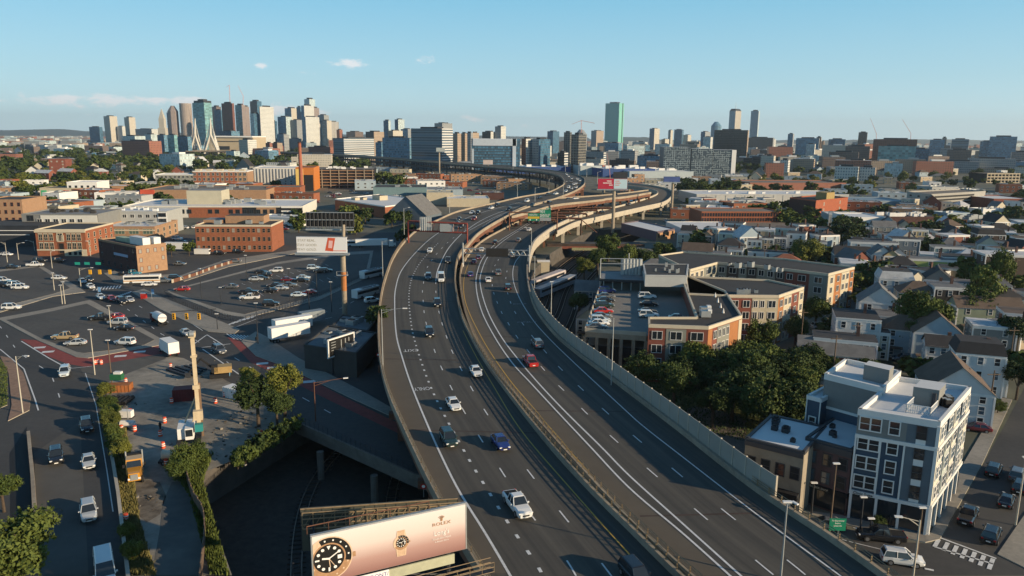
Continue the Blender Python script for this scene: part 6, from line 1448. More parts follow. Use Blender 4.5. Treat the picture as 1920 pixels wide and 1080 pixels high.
# tapering white-grey tower with mast
t, H, q = tower('tall grey tower with chamfered crown and antenna mast',1364,1373,1389,208,4300,f_blue,F('facade_beige_grid',(.42,.38,.32),(.30,.28,.25),3.8,2.4,.5,.5),None,th=40)
cx_, cy_ = sum(x for x,y in q)/4, sum(y for x,y in q)/4; mb = MB(); mb.frust(q,[(cx_+(x-cx_)*.72,cy_+(y-cy_)*.72) for x,y in q],H,H+12,darkst); mb.build('crown',t); mb = MB(); mb.tube((cx_,cy_,H+10),(cx_,cy_,H+48),1.3,galv,6,.5); mb.build('antenna',t)
rnd_tower('round-topped glass tower with a crown of ribs left of the tapering tower',1341,19,236,3800,f_blue,12,20)
t,H,r = rnd_tower('brown octagonal tower with pyramid top left of the tall cylinder',329,19,208,2450,f_pink,8,16)
rnd_tower('tall grey-brown cylinder tower left of the teal glass tower',353,21,194,2450,F('facade_cylinder',(.38,.31,.26),(.13,.14,.16),3.8,2.6,.4,.6),20)
t,H,r = rnd_tower('grey granite dome with a crane beside it, behind the dark construction tower',1089,22,252,2900,f_grey,14,18,'domed_tower')
# clock tower with spire
t = thing('clock_tower','slim cream stone clock tower with pointed spire','clock tower',GY(308,270,2700)); t.location.z = 0; k = 2700/FPX
def zt(y): return GY(308,y,2700).z
mb = MB(); w_ = 13*k/2; Q = [(-w_,-w_),(w_,-w_),(w_,w_),(-w_,w_)]; mb.prism(Q,0,zt(240),f_cream,roof_grey); mb.prism([(x*.72,y*.72) for x,y in Q],zt(240),zt(222),f_cream,roof_grey); mb.build('shaft',t); mb = MB(); mb.frust([(x*.68,y*.68) for x,y in Q],[(x*.04,y*.04) for x,y in Q],zt(222),zt(204),mat('stone_spire',(.46,.43,.36),.8,.1,.1)); mb.build('spire',t)
# arena
a = GY(408,280,1750); b_ = GY(476,280,1750); H = GY(440,257,1750).z; t = thing('arena','long cream arena with flat pale roof edge behind the cable bridge','arena',(a.x,a.y,0)); Wd = b_.x-a.x
mb = MB(); mb.prism([(-20,0),(Wd,0),(Wd,90),(-20,90)],0,H,mat('arena_cream',(.46,.38,.26),.8,.1,.05),roof_white); mb.build('wall',t); mb = MB(); mb.box((Wd*.42,44,H+1),(Wd+12,96,3),whitep); mb.build('roof_edge',t); mb = MB(); mb.box((Wd*.2,-.6,H*.45),(Wd*.28,1,8),darkst); mb.build('sign_panel',t); mb = MB(); mb.box((Wd*.45,-.4,H*.78),(Wd,.8,1.6),darkst); mb.build('window_band',t); occ(a.x+Wd/2,a.y+40,Wd*.6)
# cable-stayed bridge pylons
bc = mat('bridge_pylon_concrete',(.58,.56,.50),.8,.1,.05); cab = mat('white_cable',(.60,.60,.56),.6,0,1)
for k, (xt,yt,xl,xr,yb,lb) in enumerate([(365.5,222,353,379,281,'left white Y-shaped pylon of the cable-stayed bridge'),(394.5,221,380,412,281,'right white Y-shaped pylon of the cable-stayed bridge')]):
    Y = 1680; T = GY(xt,yt,Y); A = GY(xl,yb,Y); B_ = GY(xr,yb,Y); J = GY(xt,yt+30,Y); t = thing('bridge_pylon',lb,'bridge pylon',(T.x,T.y,0)); o = Vector((T.x,T.y,0)); A.z = B_.z = 0
    mb = MB(); mb.tube(J-o,T-o,3.0,bc,6,1.0); mb.tube(A-o,J-o,2.6,bc,6,2.2); mb.tube(B_-o,J-o,2.6,bc,6,2.2); mb.build('pylon',t); mb = MB()
    for s_ in (A,B_):
        for c in range(14):
            f = c/13; top = T.lerp(J,.15+.85*f); far = s_+Vector((0,0,15)); far = far.lerp(Vector((T.x,T.y+30,15)),f*.9); mb.tube(top-o,far-o,.36,cab,3)
    mb.build('stay_cables',t)
# cranes
cr = mat('crane_red_white',(.55,.22,.18),.6,.1,1)
for xb,yb,xt,yt,x2,Y,lb in [(431,193,430,160,424,2300,'tower crane on the red construction tower, left of two'),(455,196,456,180,446,2350,'tower crane with raised jib on the downtown skyline, right of two'),(1644,262,1643,250,1632,1500,'luffing crane on the left side of the glass construction site'),(1708,262,1708,250,1692,1500,'luffing crane on the right side of the glass construction site'),(1090,252,1090,226,1072,1300,'white tower crane with horizontal jib above the dark construction tower'),(1146,330,1143,318,1138,700,'red luffing crane behind the red and white billboard')]:
    t = thing('tower_crane',lb,'crane',GY(xb,yb,Y)); o = t.location.copy(); top = GY(xt,yt,Y); j = GY(x2,{424:163,446:160,1632:222,1692:224,1072:233,1138:288}[x2],Y); r = Y/FPX*.45; mb = MB(); mb.tube((0,0,-12),top-o,r,cr,4); mb.build('mast',t); mb = MB(); mb.tube(top-o,j-o,r*.8,cr,4,r*.5)
    if x2 == 1072: mb.tube(top-o,GY(1115,231,Y)-o,r*.8,cr,4)
    mb.build('jib',t)
# low filler blocks of the far city
cols = [f_brickw,f_tan,f_grey,f_white,f_cream,f_brown,f_blue,f_pale]
cn = ['brick','tan','grey','white','cream','brown','blue-grey','pale']
rn = random.Random(3); n_ = 0; slots = []
while len(slots) < 285:
    x = rn.uniform(-40,1960); Y = rn.choice((1150,1300,1500,1750,2000,2400,3000,3800))*rn.uniform(.9,1.1)
    if x < 560 and Y < 1700 and rn.random() < .5: continue
    hgt = rn.uniform(9,26) if Y < 1700 else rn.uniform(14,42)
    if x < 330: hgt *= .55
    if 640 < x < 1010 and Y < 1400: continue
    p = GY(x,270,Y)
    if not free(p.x,p.y,14): continue
    w_ = rn.uniform(18,55); d_ = rn.uniform(15,30); occ(p.x,p.y,w_*.5); slots.append((x,Y,hgt,w_,d_,rn.randrange(8),p))
slots.sort(key=lambda s: s[0])
DIST = lambda x: ('left of the harbour towers' if x < 200 else 'below the harbour towers' if x < 300 else 'around the arena' if x < 480 else 'below the downtown towers' if x < 640 else 'around the banded office building' if x < 860 else 'around the white-framed office' if x < 1060 else 'near the sea-green tower' if x < 1210 else 'behind the maze-patterned block' if x < 1400 else 'in the right district' if x < 1640 else 'in the far right group')
cnt = {}
for x,Y,hgt,w_,d_,ci,p in slots: cnt[(ci,DIST(x))] = cnt.get((ci,DIST(x)),0)+1
idx = {}
ORD = ['first','second','third','fourth','fifth','sixth','seventh','eighth','ninth','tenth','eleventh','twelfth','thirteenth','fourteenth','fifteenth','sixteenth','seventeenth','eighteenth','nineteenth','twentieth']
def ordn(i): return ORD[i] if i < 20 else '%dth' % (i+1)
for x,Y,hgt,w_,d_,ci,p in slots:
    k = (ci,DIST(x)); idx[k] = idx.get(k,-1)+1; th = R(rn.choice((25,-10,10,28)))
    t = thing('city_block','low %s block %s, %s from the left of its colour there' % (cn[ci],k[1],ordn(idx[k])),'building',(p.x,p.y,0),-th,'low far city blocks')
    mb = MB(); mb.prism([(-w_/2,-d_/2),(w_/2,-d_/2),(w_/2,d_/2),(-w_/2,d_/2)],0,hgt,cols[ci],rn.choice((roof_white,roof_grey,roof_gravel,roof_dark))); mb.build('wall',t); mb = MB(); mb.box((w_*.1,0,hgt+1.2),(w_*.35,d_*.4,2.4),rn.choice((galv,whitep,darkst))); mb.build('roof_plant',t)
# the far city that merges into one mass
rn = random.Random(17)
for cc_, m_ in ((0,f_brickw),(1,f_tan),(2,f_white),(3,f_grey),(4,f_pale)):
    mb = MB()
    for k in range(150):
        x = rn.uniform(-60,1980) if k%2 else rn.uniform(-60,420); Y = rn.uniform(2300,6500); p = GY(x,270,Y); w_, d_, h = rn.uniform(20,70), rn.uniform(15,40), rn.uniform(8,26)
        mb.prism([(p.x-w_/2,p.y-d_/2),(p.x+w_/2,p.y-d_/2),(p.x+w_/2,p.y+d_/2),(p.x-w_/2,p.y+d_/2)],0,h,m_,rn.choice((roof_white,roof_grey,roof_gravel)))
    o = mb.build('far_city_mass'); tag(o,'far hazy mass of %s low roofs towards the horizon'%('brick','tan','white','grey','pale')[cc_],'buildings',kind='stuff')
# far hills
def hills(nm, x0, x1, Y, tops, m):
    mb = MB(); P = []
    for i in range(61):
        f = i/60; x = x0+(x1-x0)*f; s = f*(len(tops)-1); k = min(int(s),len(tops)-2); g = s-k; g = g*g*(3-2*g); y = tops[k]+(tops[k+1]-tops[k])*g+noise.noise(Vector((f*14,Y,0)))*1.0; q = GY(x,y,Y); P.append(q)
    for i in range(60):
        a, b_ = P[i], P[i+1]; mb.face([(a.x,a.y-900,0),(b_.x,b_.y-900,0),b_,a],m); mb.face([a,b_,(b_.x,b_.y+1500,0),(a.x,a.y+1500,0)],m)
    mb.build(nm)['kind'] = 'structure'
hm = mat('wooded_hill',(.045,.06,.04),.95,.3,.002)
hills('hills',1080,1330,11000,[268,263,257,257,262,264,268],hm); hills('hills',1440,1700,11500,[270,262,266,262,268,264,270],hm); hills('hills',-300,260,12500,[244,241.5,243,241,244,242,246,250],hm); hills('hills',240,1100,13500,[247,249,250,251,252,253,254,256,257],hm); hills('hills',1600,2400,13000,[262,261,263,264,262,266,268],hm)
# ================= BILLBOARDS, GANTRIES, LAMPS =================
def frame_obj(t, name, builder, loc=(0,0,0), rot=None):
    mb = MB(); builder(mb); o = mb.build(name,t); o.location = loc
    if rot: o.rotation_euler = rot
    return o
# --- near billboard: face from a (left) to b (right), z from zb to zt ---
TR = ray(873,946)*72; TL = ray(585,1010)*65.9
A = Vector((TL.x,TL.y,0)); B_ = Vector((TR.x,TR.y,0)); ZT = CZ+TR.z; ZB = ZT-4.7; W = (B_-A).length; dX = (B_-A)/W; rzb = math.atan2(dX.y,dX.x)
t = thing('billboard','large near billboard with a watch advertisement on a pink fading panel, on a steel frame','billboard',A,rzb)
pgm = bpy.data.materials.new('poster_fade'); pgm.use_nodes = True; nt_ = pgm.node_tree; pb = nt_.nodes['Principled BSDF']; pb.inputs['Roughness'].default_value = .5
tc = N(nt_,'ShaderNodeTexCoord'); sp = N(nt_,'ShaderNodeSeparateXYZ'); nt_.links.new(tc.outputs['Object'],sp.inputs[0]); cr_ = N(nt_,'ShaderNodeValToRGB'); mr = N(nt_,'ShaderNodeMapRange'); mr.inputs[1].default_value = ZB; mr.inputs[2].default_value = ZT
nt_.links.new(sp.outputs[2],mr.inputs[0]); nt_.links.new(mr.outputs[0],cr_.inputs[0]); ee = cr_.color_ramp.elements; ee[0].position = 0; ee[0].color = (.26,.13,.115,1); ee[1].position = 1; ee[1].color = (.70,.66,.63,1); x_ = ee.new(.3); x_.color = (.42,.26,.23,1); x_ = ee.new(.62); x_.color = (.66,.55,.51,1)
nt_.links.new(cr_.outputs[0],pb.inputs['Base Color'])
frame_obj(t,'panel',lambda m: m.box((W/2,.12,(ZT+ZB)/2),(W,.2,ZT-ZB),pgm)); frame_obj(t,'panel_frame',lambda m: (m.box((W/2,.3,ZT),(W+.2,.3,.18),galv),m.box((W/2,.3,ZB),(W+.2,.3,.2),galv),m.box((-.06,.15,(ZT+ZB)/2),(.12,.3,ZT-ZB),galv),m.box((W+.06,.15,(ZT+ZB)/2),(.12,.3,ZT-ZB),galv)))
gold = mat('printed_gold',(.45,.26,.14),.5,.3,3); goldl = mat('printed_pale_gold',(.72,.52,.36),.5,.2,3); ink = solid('printed_ink',(.10,.09,.08),.6); pw = solid('printed_white',(.82,.80,.76),.6); wb = solid('printed_black',(.015,.015,.015),.4)
def disc(mb, cx, cz, r0, r1, m, y, n=40, a0=0, a1=2*math.pi):
    for i in range(n):
        p, q = a0+(a1-a0)*i/n, a0+(a1-a0)*(i+1)/n
        mb.face([(cx+r0*math.cos(p),y,cz+r0*math.sin(p)),(cx+r1*math.cos(p),y,cz+r1*math.sin(p)),(cx+r1*math.cos(q),y,cz+r1*math.sin(q)),(cx+r0*math.cos(q),y,cz+r0*math.sin(q))],m)
def bar2(mb, x0,z0,x1,z1,w_,m,y):
    d = Vector((x1-x0,z1-z0)).normalized(); n = Vector((-d.y,d.x))*w_/2; mb.face([(x0+n.x,y,z0+n.y),(x0-n.x,y,z0-n.y),(x1-n.x,y,z1-n.y),(x1+n.x,y,z1+n.y)],m)
def watch(name, cx, cz, r, big):
    mb = MB(); lim = big
    if not big:
        mb.face([(cx-r*.7,-.01,cz-r*2.2),(cx+r*.7,-.01,cz-r*2.2),(cx+r*.9,-.01,cz),(cx-r*.9,-.01,cz)],goldl); mb.face([(cx-r*.9,-.01,cz),(cx+r*.9,-.01,cz),(cx+r*.6,-.01,cz+r*2.0),(cx-r*.6,-.01,cz+r*2.0)],goldl)
        for k in range(7): bar2(mb,cx-r*.6,cz-r*(1.1+.16*k),cx+r*.6,cz-r*(1.1+.16*k),.03,gold,-.013); bar2(mb,cx-r*.5,cz+r*(1.1+.14*k),cx+r*.5,cz+r*(1.1+.14*k),.03,gold,-.013)
    def clipdisc(r0,r1,m,y,n=64,a0=0,a1=2*math.pi):
        for i in range(n):
            p, q = a0+(a1-a0)*i/n, a0+(a1-a0)*(i+1)/n
            pts = [(cx+r0*math.cos(p),cz+r0*math.sin(p)),(cx+r1*math.cos(p),cz+r1*math.sin(p)),(cx+r1*math.cos(q),cz+r1*math.sin(q)),(cx+r0*math.cos(q),cz+r0*math.sin(q))]
            pts = [(min(max(x,.02),W-.02),min(max(z,ZB+.02),ZT-.02)) for x,z in pts]; mb.face([(x,y,z) for x,z in pts],m)
    clipdisc(0,r*1.24,goldl,-.012); clipdisc(r*.88,r*1.18,wb,-.016,40,-.3,2.0); clipdisc(r*.88,r*1.18,gold,-.016,40,-2.6,-.3); clipdisc(r*.80,r*.88,gold,-.018); clipdisc(0,r*.80,wb,-.02)
    for k in range(12):
        a = math.pi/2-k*math.pi/6
        if k == 3: mb.face([(cx+r*.45,-.024,cz-r*.11),(cx+r*.68,-.024,cz-r*.11),(cx+r*.68,-.024,cz+r*.11),(cx+r*.45,-.024,cz+r*.11)],pw); continue
        x, z = cx+r*.62*math.cos(a), cz+r*.62*math.sin(a)
        if x < .12 or z < ZB+.1: continue
        if k == 0: mb.face([(x,-.024,z-r*.12),(x+r*.10,-.024,z+r*.10),(x-r*.10,-.024,z+r*.10)],pw)
        elif k in (6,9): bar2(mb,cx+r*.5*math.cos(a),cz+r*.5*math.sin(a),cx+r*.72*math.cos(a),cz+r*.72*math.sin(a),r*.09,pw,-.024)
        else: disc(mb,x,z,0,r*.085,pw,-.024,14)
    bar2(mb,cx,cz,cx+r*.50,cz+r*.30,r*.06,pw,-.028); bar2(mb,cx,cz,cx-r*.36,cz+r*.06,r*.10,pw,-.028); bar2(mb,cx,cz,cx+r*.05,cz-r*.5,r*.04,goldl,-.029); bar2(mb,cx,cz,cx+r*.28,cz-r*.45,r*.03,goldl,-.029); disc(mb,cx,cz,0,r*.06,pw,-.03,12)
    mb.box((cx+r*1.32,-.02,cz-r*.05),(r*.16,.02,r*.28),gold)
    for k in range(8):   # numerals round the bezel
        a = 1.75-k*.42; x, z = cx+r*1.03*math.cos(a), cz+r*1.03*math.sin(a)
        if x > .15 and z > ZB+.15: disc(mb,x,z,0,r*.05,pw if k < 5 else goldl,-.024,8)
    mb.build(name,t)
watch('printed_watch',1.4,ZB+2.3,1.72,True)
watch('printed_watch',8.1,ZB+2.25,.62,False)
def ptext(s,x,z,size,m,sx=1,y=-.02,par=None):
    o = put('lettering',text_mesh(s,size,m,.004),par or t,(x,y,z)); o.rotation_euler = (math.pi/2,0,0); o.scale = (sx,1,1); return o
mb = MB(); cx_,cz_ = 12.1, ZB+3.85
for k in range(5): a = math.pi/2+(k-2)*.42; bar2(mb,cx_,cz_-.15,cx_+.34*math.cos(a),cz_-.12+.34*math.sin(a),.05,gold,-.02); disc(mb,cx_+.34*math.cos(a),cz_-.12+.34*math.sin(a),0,.045,gold,-.021,8)
disc(mb,cx_,cz_-.2,0,.12,gold,-.02,12); mb.build('crown_emblem',t)
ptext('ROLEX',12.1,ZB+3.28,.46,gold,1.3); ptext("Long's",12.1,ZB+2.35,.72,pw,.85); ptext('ROLEX BOUTIQUE',12.1,ZB+1.78,.20,pw,1.1); ptext('A Boston Store',12.1,ZB+1.48,.20,pw,1.1)
frame_obj(t,'apron_board',lambda m: m.box((W*.56,.1,ZB-.75),(W*.72,.15,1.0),mat('pale_green_board',(.46,.46,.32),.8,.2,1)))
frame_obj(t,'name_plate',lambda m: m.box((W*.36,-.02,ZB-.55),(3.2,.08,.75),pw)); ptext('OUTFRONT/',W*.36,ZB-.55,.55,solid('printed_violet',(.10,.07,.28),.6),1.0,-.07)
def catwalk(mb, x0, x1, y, z, m=None):
    m = m or tanrail; mb.box(((x0+x1)/2,y,z),(x1-x0,.9,.08),darkst)
    for yy in (y-.45,y+.45):
        for zz in (.05,.55,1.05): mb.tube((x0,yy,z+zz),(x1,yy,z+zz),.04,m,4)
    k = int((x1-x0)/1.2)
    for i in range(k+1): mb.tube((x0+(x1-x0)*i/k,y-.45,z),(x0+(x1-x0)*i/k,y-.45,z+1.05),.035,m,4)
frame_obj(t,'catwalk',lambda m: catwalk(m,-1,W+2.4,-1.0,ZB-2.3)); frame_obj(t,'top_rail',lambda m: (m.tube((-.3,.7,ZT+.75),(W-3.5,.7,ZT+.75),.05,rust,5),[m.tube((-.3+k*1.9,.7,ZT),(-.3+k*1.9,.7,ZT+.75),.035,rust,4) for k in range(7)]))
# rear half of the V structure, seen from behind
a2 = G(563,955,14.2)-A; b2 = G(858,935,14.2)-A; a2.z = b2.z = 0; Mi = Matrix.Rotation(-rzb,3,'Z'); a2 = Mi@a2; b2 = Mi@b2; z2 = 14.2
def rear(m):
    for zz in (z2,z2-.7,z2-1.8): m.tube((a2.x,a2.y,zz),(b2.x,b2.y,zz),.09,tanrail,5); m.tube((a2.x,a2.y-.9,zz),(b2.x,b2.y-.9,zz),.07,tanrail,5)
    for k in range(16):
        q = a2.lerp(b2,k/15); m.tube((q.x,q.y-.9,z2),(q.x,q.y-.9,z2-1.8),.05,tanrail,4); m.tube((q.x,q.y,z2),(q.x,q.y,z2-4.8),.04,darkst,4)
        if k < 15: m.tube((q.x,q.y-.9,z2-1.8),(*(a2.lerp(b2,(k+1)/15)).xy,z2-.7),.035,tanrail,4)
frame_obj(t,'rear_frame',rear)
frame_obj(t,'rear_panel',lambda m: m.prism([a2.xy,(a2.x,a2.y+.25),(b2.x,b2.y+.25),b2.xy][::-1],z2-4.8,z2+.05,mat('panel_back',(.07,.075,.06),.8,.2,1)))
def legs(m):
    for p in ((1.5,1.0),(W-1.5,1.0),(W*.5,3.0),(a2.x+1,a2.y-.5)):
        m.tube((p[0],p[1],-.5-(6 if p[0] > 3 else 6)),(p[0],p[1],ZB-.3),.28,darkst,8)
    for zz in (2,6,10): m.tube((1.5,1,zz),(W-1.5,1,zz+3.2),.1,darkst,5); m.tube((1.5,1,zz+3.2),(W-1.5,1,zz),.1,darkst,5); m.tube((1.5,1,zz),(a2.x+1,a2.y-.5,zz+3),.1,darkst,5)
frame_obj(t,'support_frame',legs)
frame_obj(t,'ladder_cage',lambda m: [m.tube((a2.x-1.2,a2.y-1,zz),(a2.x-.4,a2.y-1,zz),.04,darkst,4) for zz in [z2-8.5+k*.35 for k in range(11)]]+[m.tube((a2.x-x,a2.y-1,z2-8.6),(a2.x-x,a2.y-1,z2-4.8),.05,darkst,4) for x in (1.2,.4)])
# --- pole billboard left of the highway ---
def pole_board(label, px, pbase, x0, x1, yt, yb, pw_, panelm, ptop=None, colour2=None, th=.4):
    b = G(px,pbase); Y = b.y; a = GY(x0,(yt+yb)/2,Y); c = GY(x1,(yt+yb)/2,Y); zt_, zb_ = GY(x0,yt,Y).z, GY(x0,yb,Y).z; t = thing('billboard',label,'billboard',b)
    frame_obj(t,'pole',lambda m: m.tube((0,.8,0),(0,.8,zb_),pw_,ptop or conc,12)); frame_obj(t,'panel',lambda m: m.box(((a.x+c.x)/2-b.x,-.3,(zt_+zb_)/2),(c.x-a.x,th,zt_-zb_),panelm))
    frame_obj(t,'panel_frame',lambda m: (m.box(((a.x+c.x)/2-b.x,-.1,zb_-.4),(c.x-a.x+1,1.6,.5),galv),m.box(((a.x+c.x)/2-b.x,.2,zt_),(c.x-a.x+.3,.5,.2),galv)))
    return t, a.x-b.x, c.x-b.x, zb_, zt_
t, x0, x1, zb_, zt_ = pole_board('white billboard reading STAY REAL STAY GOOD STAY GOLD on a tall pole with orange band','x' and 646,600,557,651,444,473,.75,solid('poster_white',(.72,.71,.70),.6))
t.location.y += 0
orm = mat('poster_orange',(.60,.10,.04),.6,.05,1)
frame_obj(t,'pole_band',lambda m: m.tube((0,.8,8.5),(0,.8,14),.80,mat('orange_band',(.45,.17,.05),.7,.3,1),12))
frame_obj(t,'printed_packet',lambda m: (m.face([(x0+8.0,-.52,zb_+.6),(x0+10.2,-.52,zb_+.4),(x0+11.0,-.52,zt_-.2),(x0+8.9,-.52,zt_-.1)],orm),m.face([(x0+8.9,-.53,zb_+1.4),(x0+10.0,-.53,zb_+1.3),(x0+10.3,-.53,zt_-1.0),(x0+9.2,-.53,zt_-.9)],solid('printed_pink',(.75,.45,.42),.6)),m.box((x0+11.3,-.52,zb_+.6),(5.2,.02,.18),orm)))
for k, s_ in enumerate(('STAY REAL.','STAY GOOD.','STAY GOLD.')): ptext(s_,x0+2.9,zt_-.95-k*1.3,1.0,solid('printed_tan',(.45,.40,.30),.6),1.0,-.53,t)
def backf(m):
    Y0 = 5; xa, xb, za, zb2 = x0+1.5, x1+1.0, GY(600,430,G(646,600).y).z, GY(600,402,G(646,600).y).z
    for k in range(13): x = xa+(xb-xa)*k/12; m.tube((x,Y0,za),(x,Y0,zb2),.14,darkst,4)
    for zz in (za,(za+zb2)/2,zb2): m.tube((xa,Y0,zz),(xb,Y0,zz),.16,galv,4)
    m.box(((xa+xb)/2,Y0+.6,(za+zb2)/2),(xb-xa,.2,zb2-za),black); m.box(((xa+xb)/2,Y0-.6,za-.6),(xb-xa,1.0,.4),galv)
    m.tube((0,.8,14),(0,3.0,za+1),.5,conc,8)
frame_obj(t,'rear_board',backf)
frame_obj(t,'service_platform',lambda m: (m.box((0,-.3,13.2),(3,1.6,.1),galv),m.tube((-1.5,-1,13.2),(-1.5,-1,14.4),.05,galv,4),m.tube((1.5,-1,13.2),(1.5,-1,14.4),.05,galv,4),m.tube((-1.5,-1,14.4),(1.5,-1,14.4),.05,galv,4)))
t, x0, x1, zb_, zt_ = pole_board('billboard half crimson, half pale blue, on a tall grey pole beside the ramps',1149,437,1121,1176,335,354,.9,mat('poster_crimson',(.42,.02,.05),.6,.05,1))
frame_obj(t,'pale_half',lambda m: m.box(((x0*.45+x1*.55)+ (x1-x0)*.22,-.55,(zt_+zb_)/2),((x1-x0)*.45,.04,zt_-zb_-.3),mat('poster_pale',(.45,.60,.66),.6,.05,1)))
frame_obj(t,'printed_lines',lambda m: [m.box((x0+(x1-x0)*f,-.56-.03*(f>.6),zt_-1.2-k*1.1),((x1-x0)*w_,.02,.35),c) for f,w_,k,c in ((.38,.16,0,pw),(.32,.30,1,pw),(.44,.12,2,pw),(.66,.14,0,orm),(.68,.18,1,orm),(.66,.14,2,orm))])
frame_obj(t,'rear_board',lambda m: m.box(((x0+x1)/2+5,6,zt_+1.0),((x1-x0)*.5,.4,5),darkst))
pole_board('small blue and red billboard on a grey pole right of the lower ramp',1259,406,1244,1275,331,341,.9,mat('poster_blue',(.06,.10,.28),.6,.3,.3))
t, x0, x1, zb_, zt_ = pole_board('small grey billboard in front of the banded office building',824,338,818,834,277,284,.9,mat('poster_grey',(.42,.46,.44),.6,.2,.3))
t, x0, x1, zb_, zt_ = pole_board('small pink and white billboard in front of the white-framed office',915,334,906,924,300,308,.9,mat('poster_pink',(.60,.50,.46),.6,.2,.3))
# framed black poster by the street
p = G(612,700); a = GY(616,682,p.y-2); c = GY(664,670,p.y+5); t = thing('billboard','small black-faced billboard in a white frame beside the shaded workshop','billboard',a); t.location.z = 0
d = Vector((c.x-a.x,c.y-a.y,0)); l = d.length; rz = math.atan2(d.y,d.x); t.rotation_euler.z = rz
frame_obj(t,'panel',lambda m: m.box((l/2,0,6.2),(l,.2,4.0),wb)); frame_obj(t,'panel_frame',lambda m: [m.box((l/2,-.05,z),(l+.4,.35,.3),whitef) for z in (4.2,8.2)]+[m.box((x,-.05,6.2),(.3,.35,4.2),whitef) for x in (0,l)]); frame_obj(t,'support_frame',lambda m: [m.tube((x,.3,0),(x,.3,4.2),.15,darkst,6) for x in (1.5,l-1.5)])
frame_obj(t,'printed_figure',lambda m: [m.box((l*f,-.12,6.2),(.25,.02,2.6),galv) for f in (.5,.66,.8)]+[m.box((l*.2,-.12,7.4-k*.6),(1.4,.02,.15),galv) for k in range(4)])
# --- red sign gantry over the oncoming roadway ---
def deckpt(px,py,zf): return GZF(px,py,zf)
a, c = deckpt(766,455,zL), deckpt(876,462,zL); o0 = a.copy(); t = thing('sign_gantry','rusty red sign gantry with the grey backs of two signs over the oncoming roadway','sign gantry',a)
gr_ = mat('gantry_red',(.30,.06,.04),.8,.3,1); u = c-a; zt1 = GY(766,415,a.y).z-a.z; zt0 = GY(766,432,a.y).z-a.z
frame_obj(t,'beam',lambda m: [m.tube((0,yy,z),(u.x,u.y+yy,z),.28,gr_,4) for z in (zt0,zt1) for yy in (0,1.6)]+[m.tube((u.x*k/12,u.y*k/12,zt0),(u.x*(k+.5)/12,u.y*k/12,zt1),.08,gr_,4) for k in range(12)])
for q in (Vector((0,0,0)),u): frame_obj(t,'gantry_post',lambda m,q=q: m.tube((q.x,q.y,-1),(q.x,q.y,zt1),.32,gr_,8))
for f0,f1,hh in ((.22,.40,.2 if False else 1.4),(.55,.77,0)): 
    s_ = frame_obj(t,'sign_back',lambda m: m.box((u.x*(f0+f1)/2,u.y*(f0+f1)/2-.3,(zt0+zt1)/2+hh*.9),(u.x*(f1-f0),.12,(zt1-zt0)*.86+hh*1.6),galv)); frame_obj(s_,'stiffener',lambda m: [m.box((u.x*(f0+(f1-f0)*k/5),u.y*.5-.42,(zt0+zt1)/2+hh*.9),(.12,.1,(zt1-zt0)*.86+hh*1.6),whitep) for k in range(6)])
# dark message board on a truss across the right roadway
a, c = deckpt(868,500,zR), deckpt(992,505,zR); t = thing('message_sign','black variable message board on a silver lattice truss over the right roadway','sign gantry',a); u = c-a; z1 = GY(868,466,a.y).z-a.z; z0 = GY(868,475,a.y).z-a.z
frame_obj(t,'truss',lambda m: [m.tube((0,yy,z),(u.x,u.y+yy,z),.13,galv,5) for z in (z0,z1) for yy in (0,1.2)]+[m.tube((u.x*k/22,u.y*k/22,z0 if k%2 else z1),(u.x*(k+1)/22,u.y*(k+1)/22,z1 if k%2 else z0),.08,galv,4) for k in range(22)])
for q in (Vector((0,0,0)),u): frame_obj(t,'gantry_post',lambda m,q=q: m.tube((q.x,q.y,-1),(q.x,q.y,z1+2),.3,galv,8))
frame_obj(t,'message_board',lambda m: m.box((u.x*.52,u.y*.52-.8,(z0+z1)/2),(u.x*.33,1.0,z1-z0+1.2),black))
frame_obj(t,'control_box',lambda m: m.box((0,-.4,.8),(.7,.6,1.2),whitep))
# green signs
a = deckpt(930,432,zR); green = mat('sign_green',(.005,.19,.105),.5,.05,1); Yg = a.y; t = thing('highway_sign','green highway direction signs, one with a yellow band, on a rusty gantry','sign gantry',a)
def gx(x,y): q = GY(x,y,Yg); return (q.x-a.x, q.z-a.z)
def grect(name,x0,y0,x1,y1,m,yo=0.0):
    p, q = gx(x0,y1), gx(x1,y0); return frame_obj(t,name,lambda mm_: mm_.box(((p[0]+q[0])/2,yo,(p[1]+q[1])/2),(q[0]-p[0],.15,q[1]-p[1]),m))
grect('sign_panel',990,400,1011.5,414,green); grect('sign_panel',1012,393,1033,408,green); grect('sign_panel',1024,390,1033,394,green); grect('yellow_band',990,406,1011.5,410,mat('sign_yellow',(.55,.38,.03),.5,.05,1),-.1); grect('grey_panel',1012,408,1033,414,galv)
frame_obj(t,'gantry',lambda m: [m.tube((gx(955,395)[0],.5,gx(955,y)[1]),(gx(1045,412)[0],.5,gx(1045,y+3)[1]),.3,rust,4) for y in (398,410)]+[m.tube((gx(x,400)[0],.5,-2),(gx(x,400)[0],.5,gx(x,398)[1]),.3,rust,4) for x in (955,1045)])
for s_,x,y,sz,sx in (('SOUTH',1000,403,.9,1.0),('93',1016,397,1.6,.8),('1',1021,397,1.6,.8),('NORTH ST',1022,403,.9,.9),('EXIT 18',1028.5,392,.7,1),('BOSTON',1021,406,.9,.9)):
    q = gx(x,y); ptext(s_,q[0],q[1],sz*1.3,pw,sx,-.12 if y != 392 else -.1,t)
frame_obj(t,'lane_arrow',lambda m: [m.box((gx(x,412)[0],-.12,gx(x,412)[1]),(.5,.03,.7),pw) for x in (994,1006)])
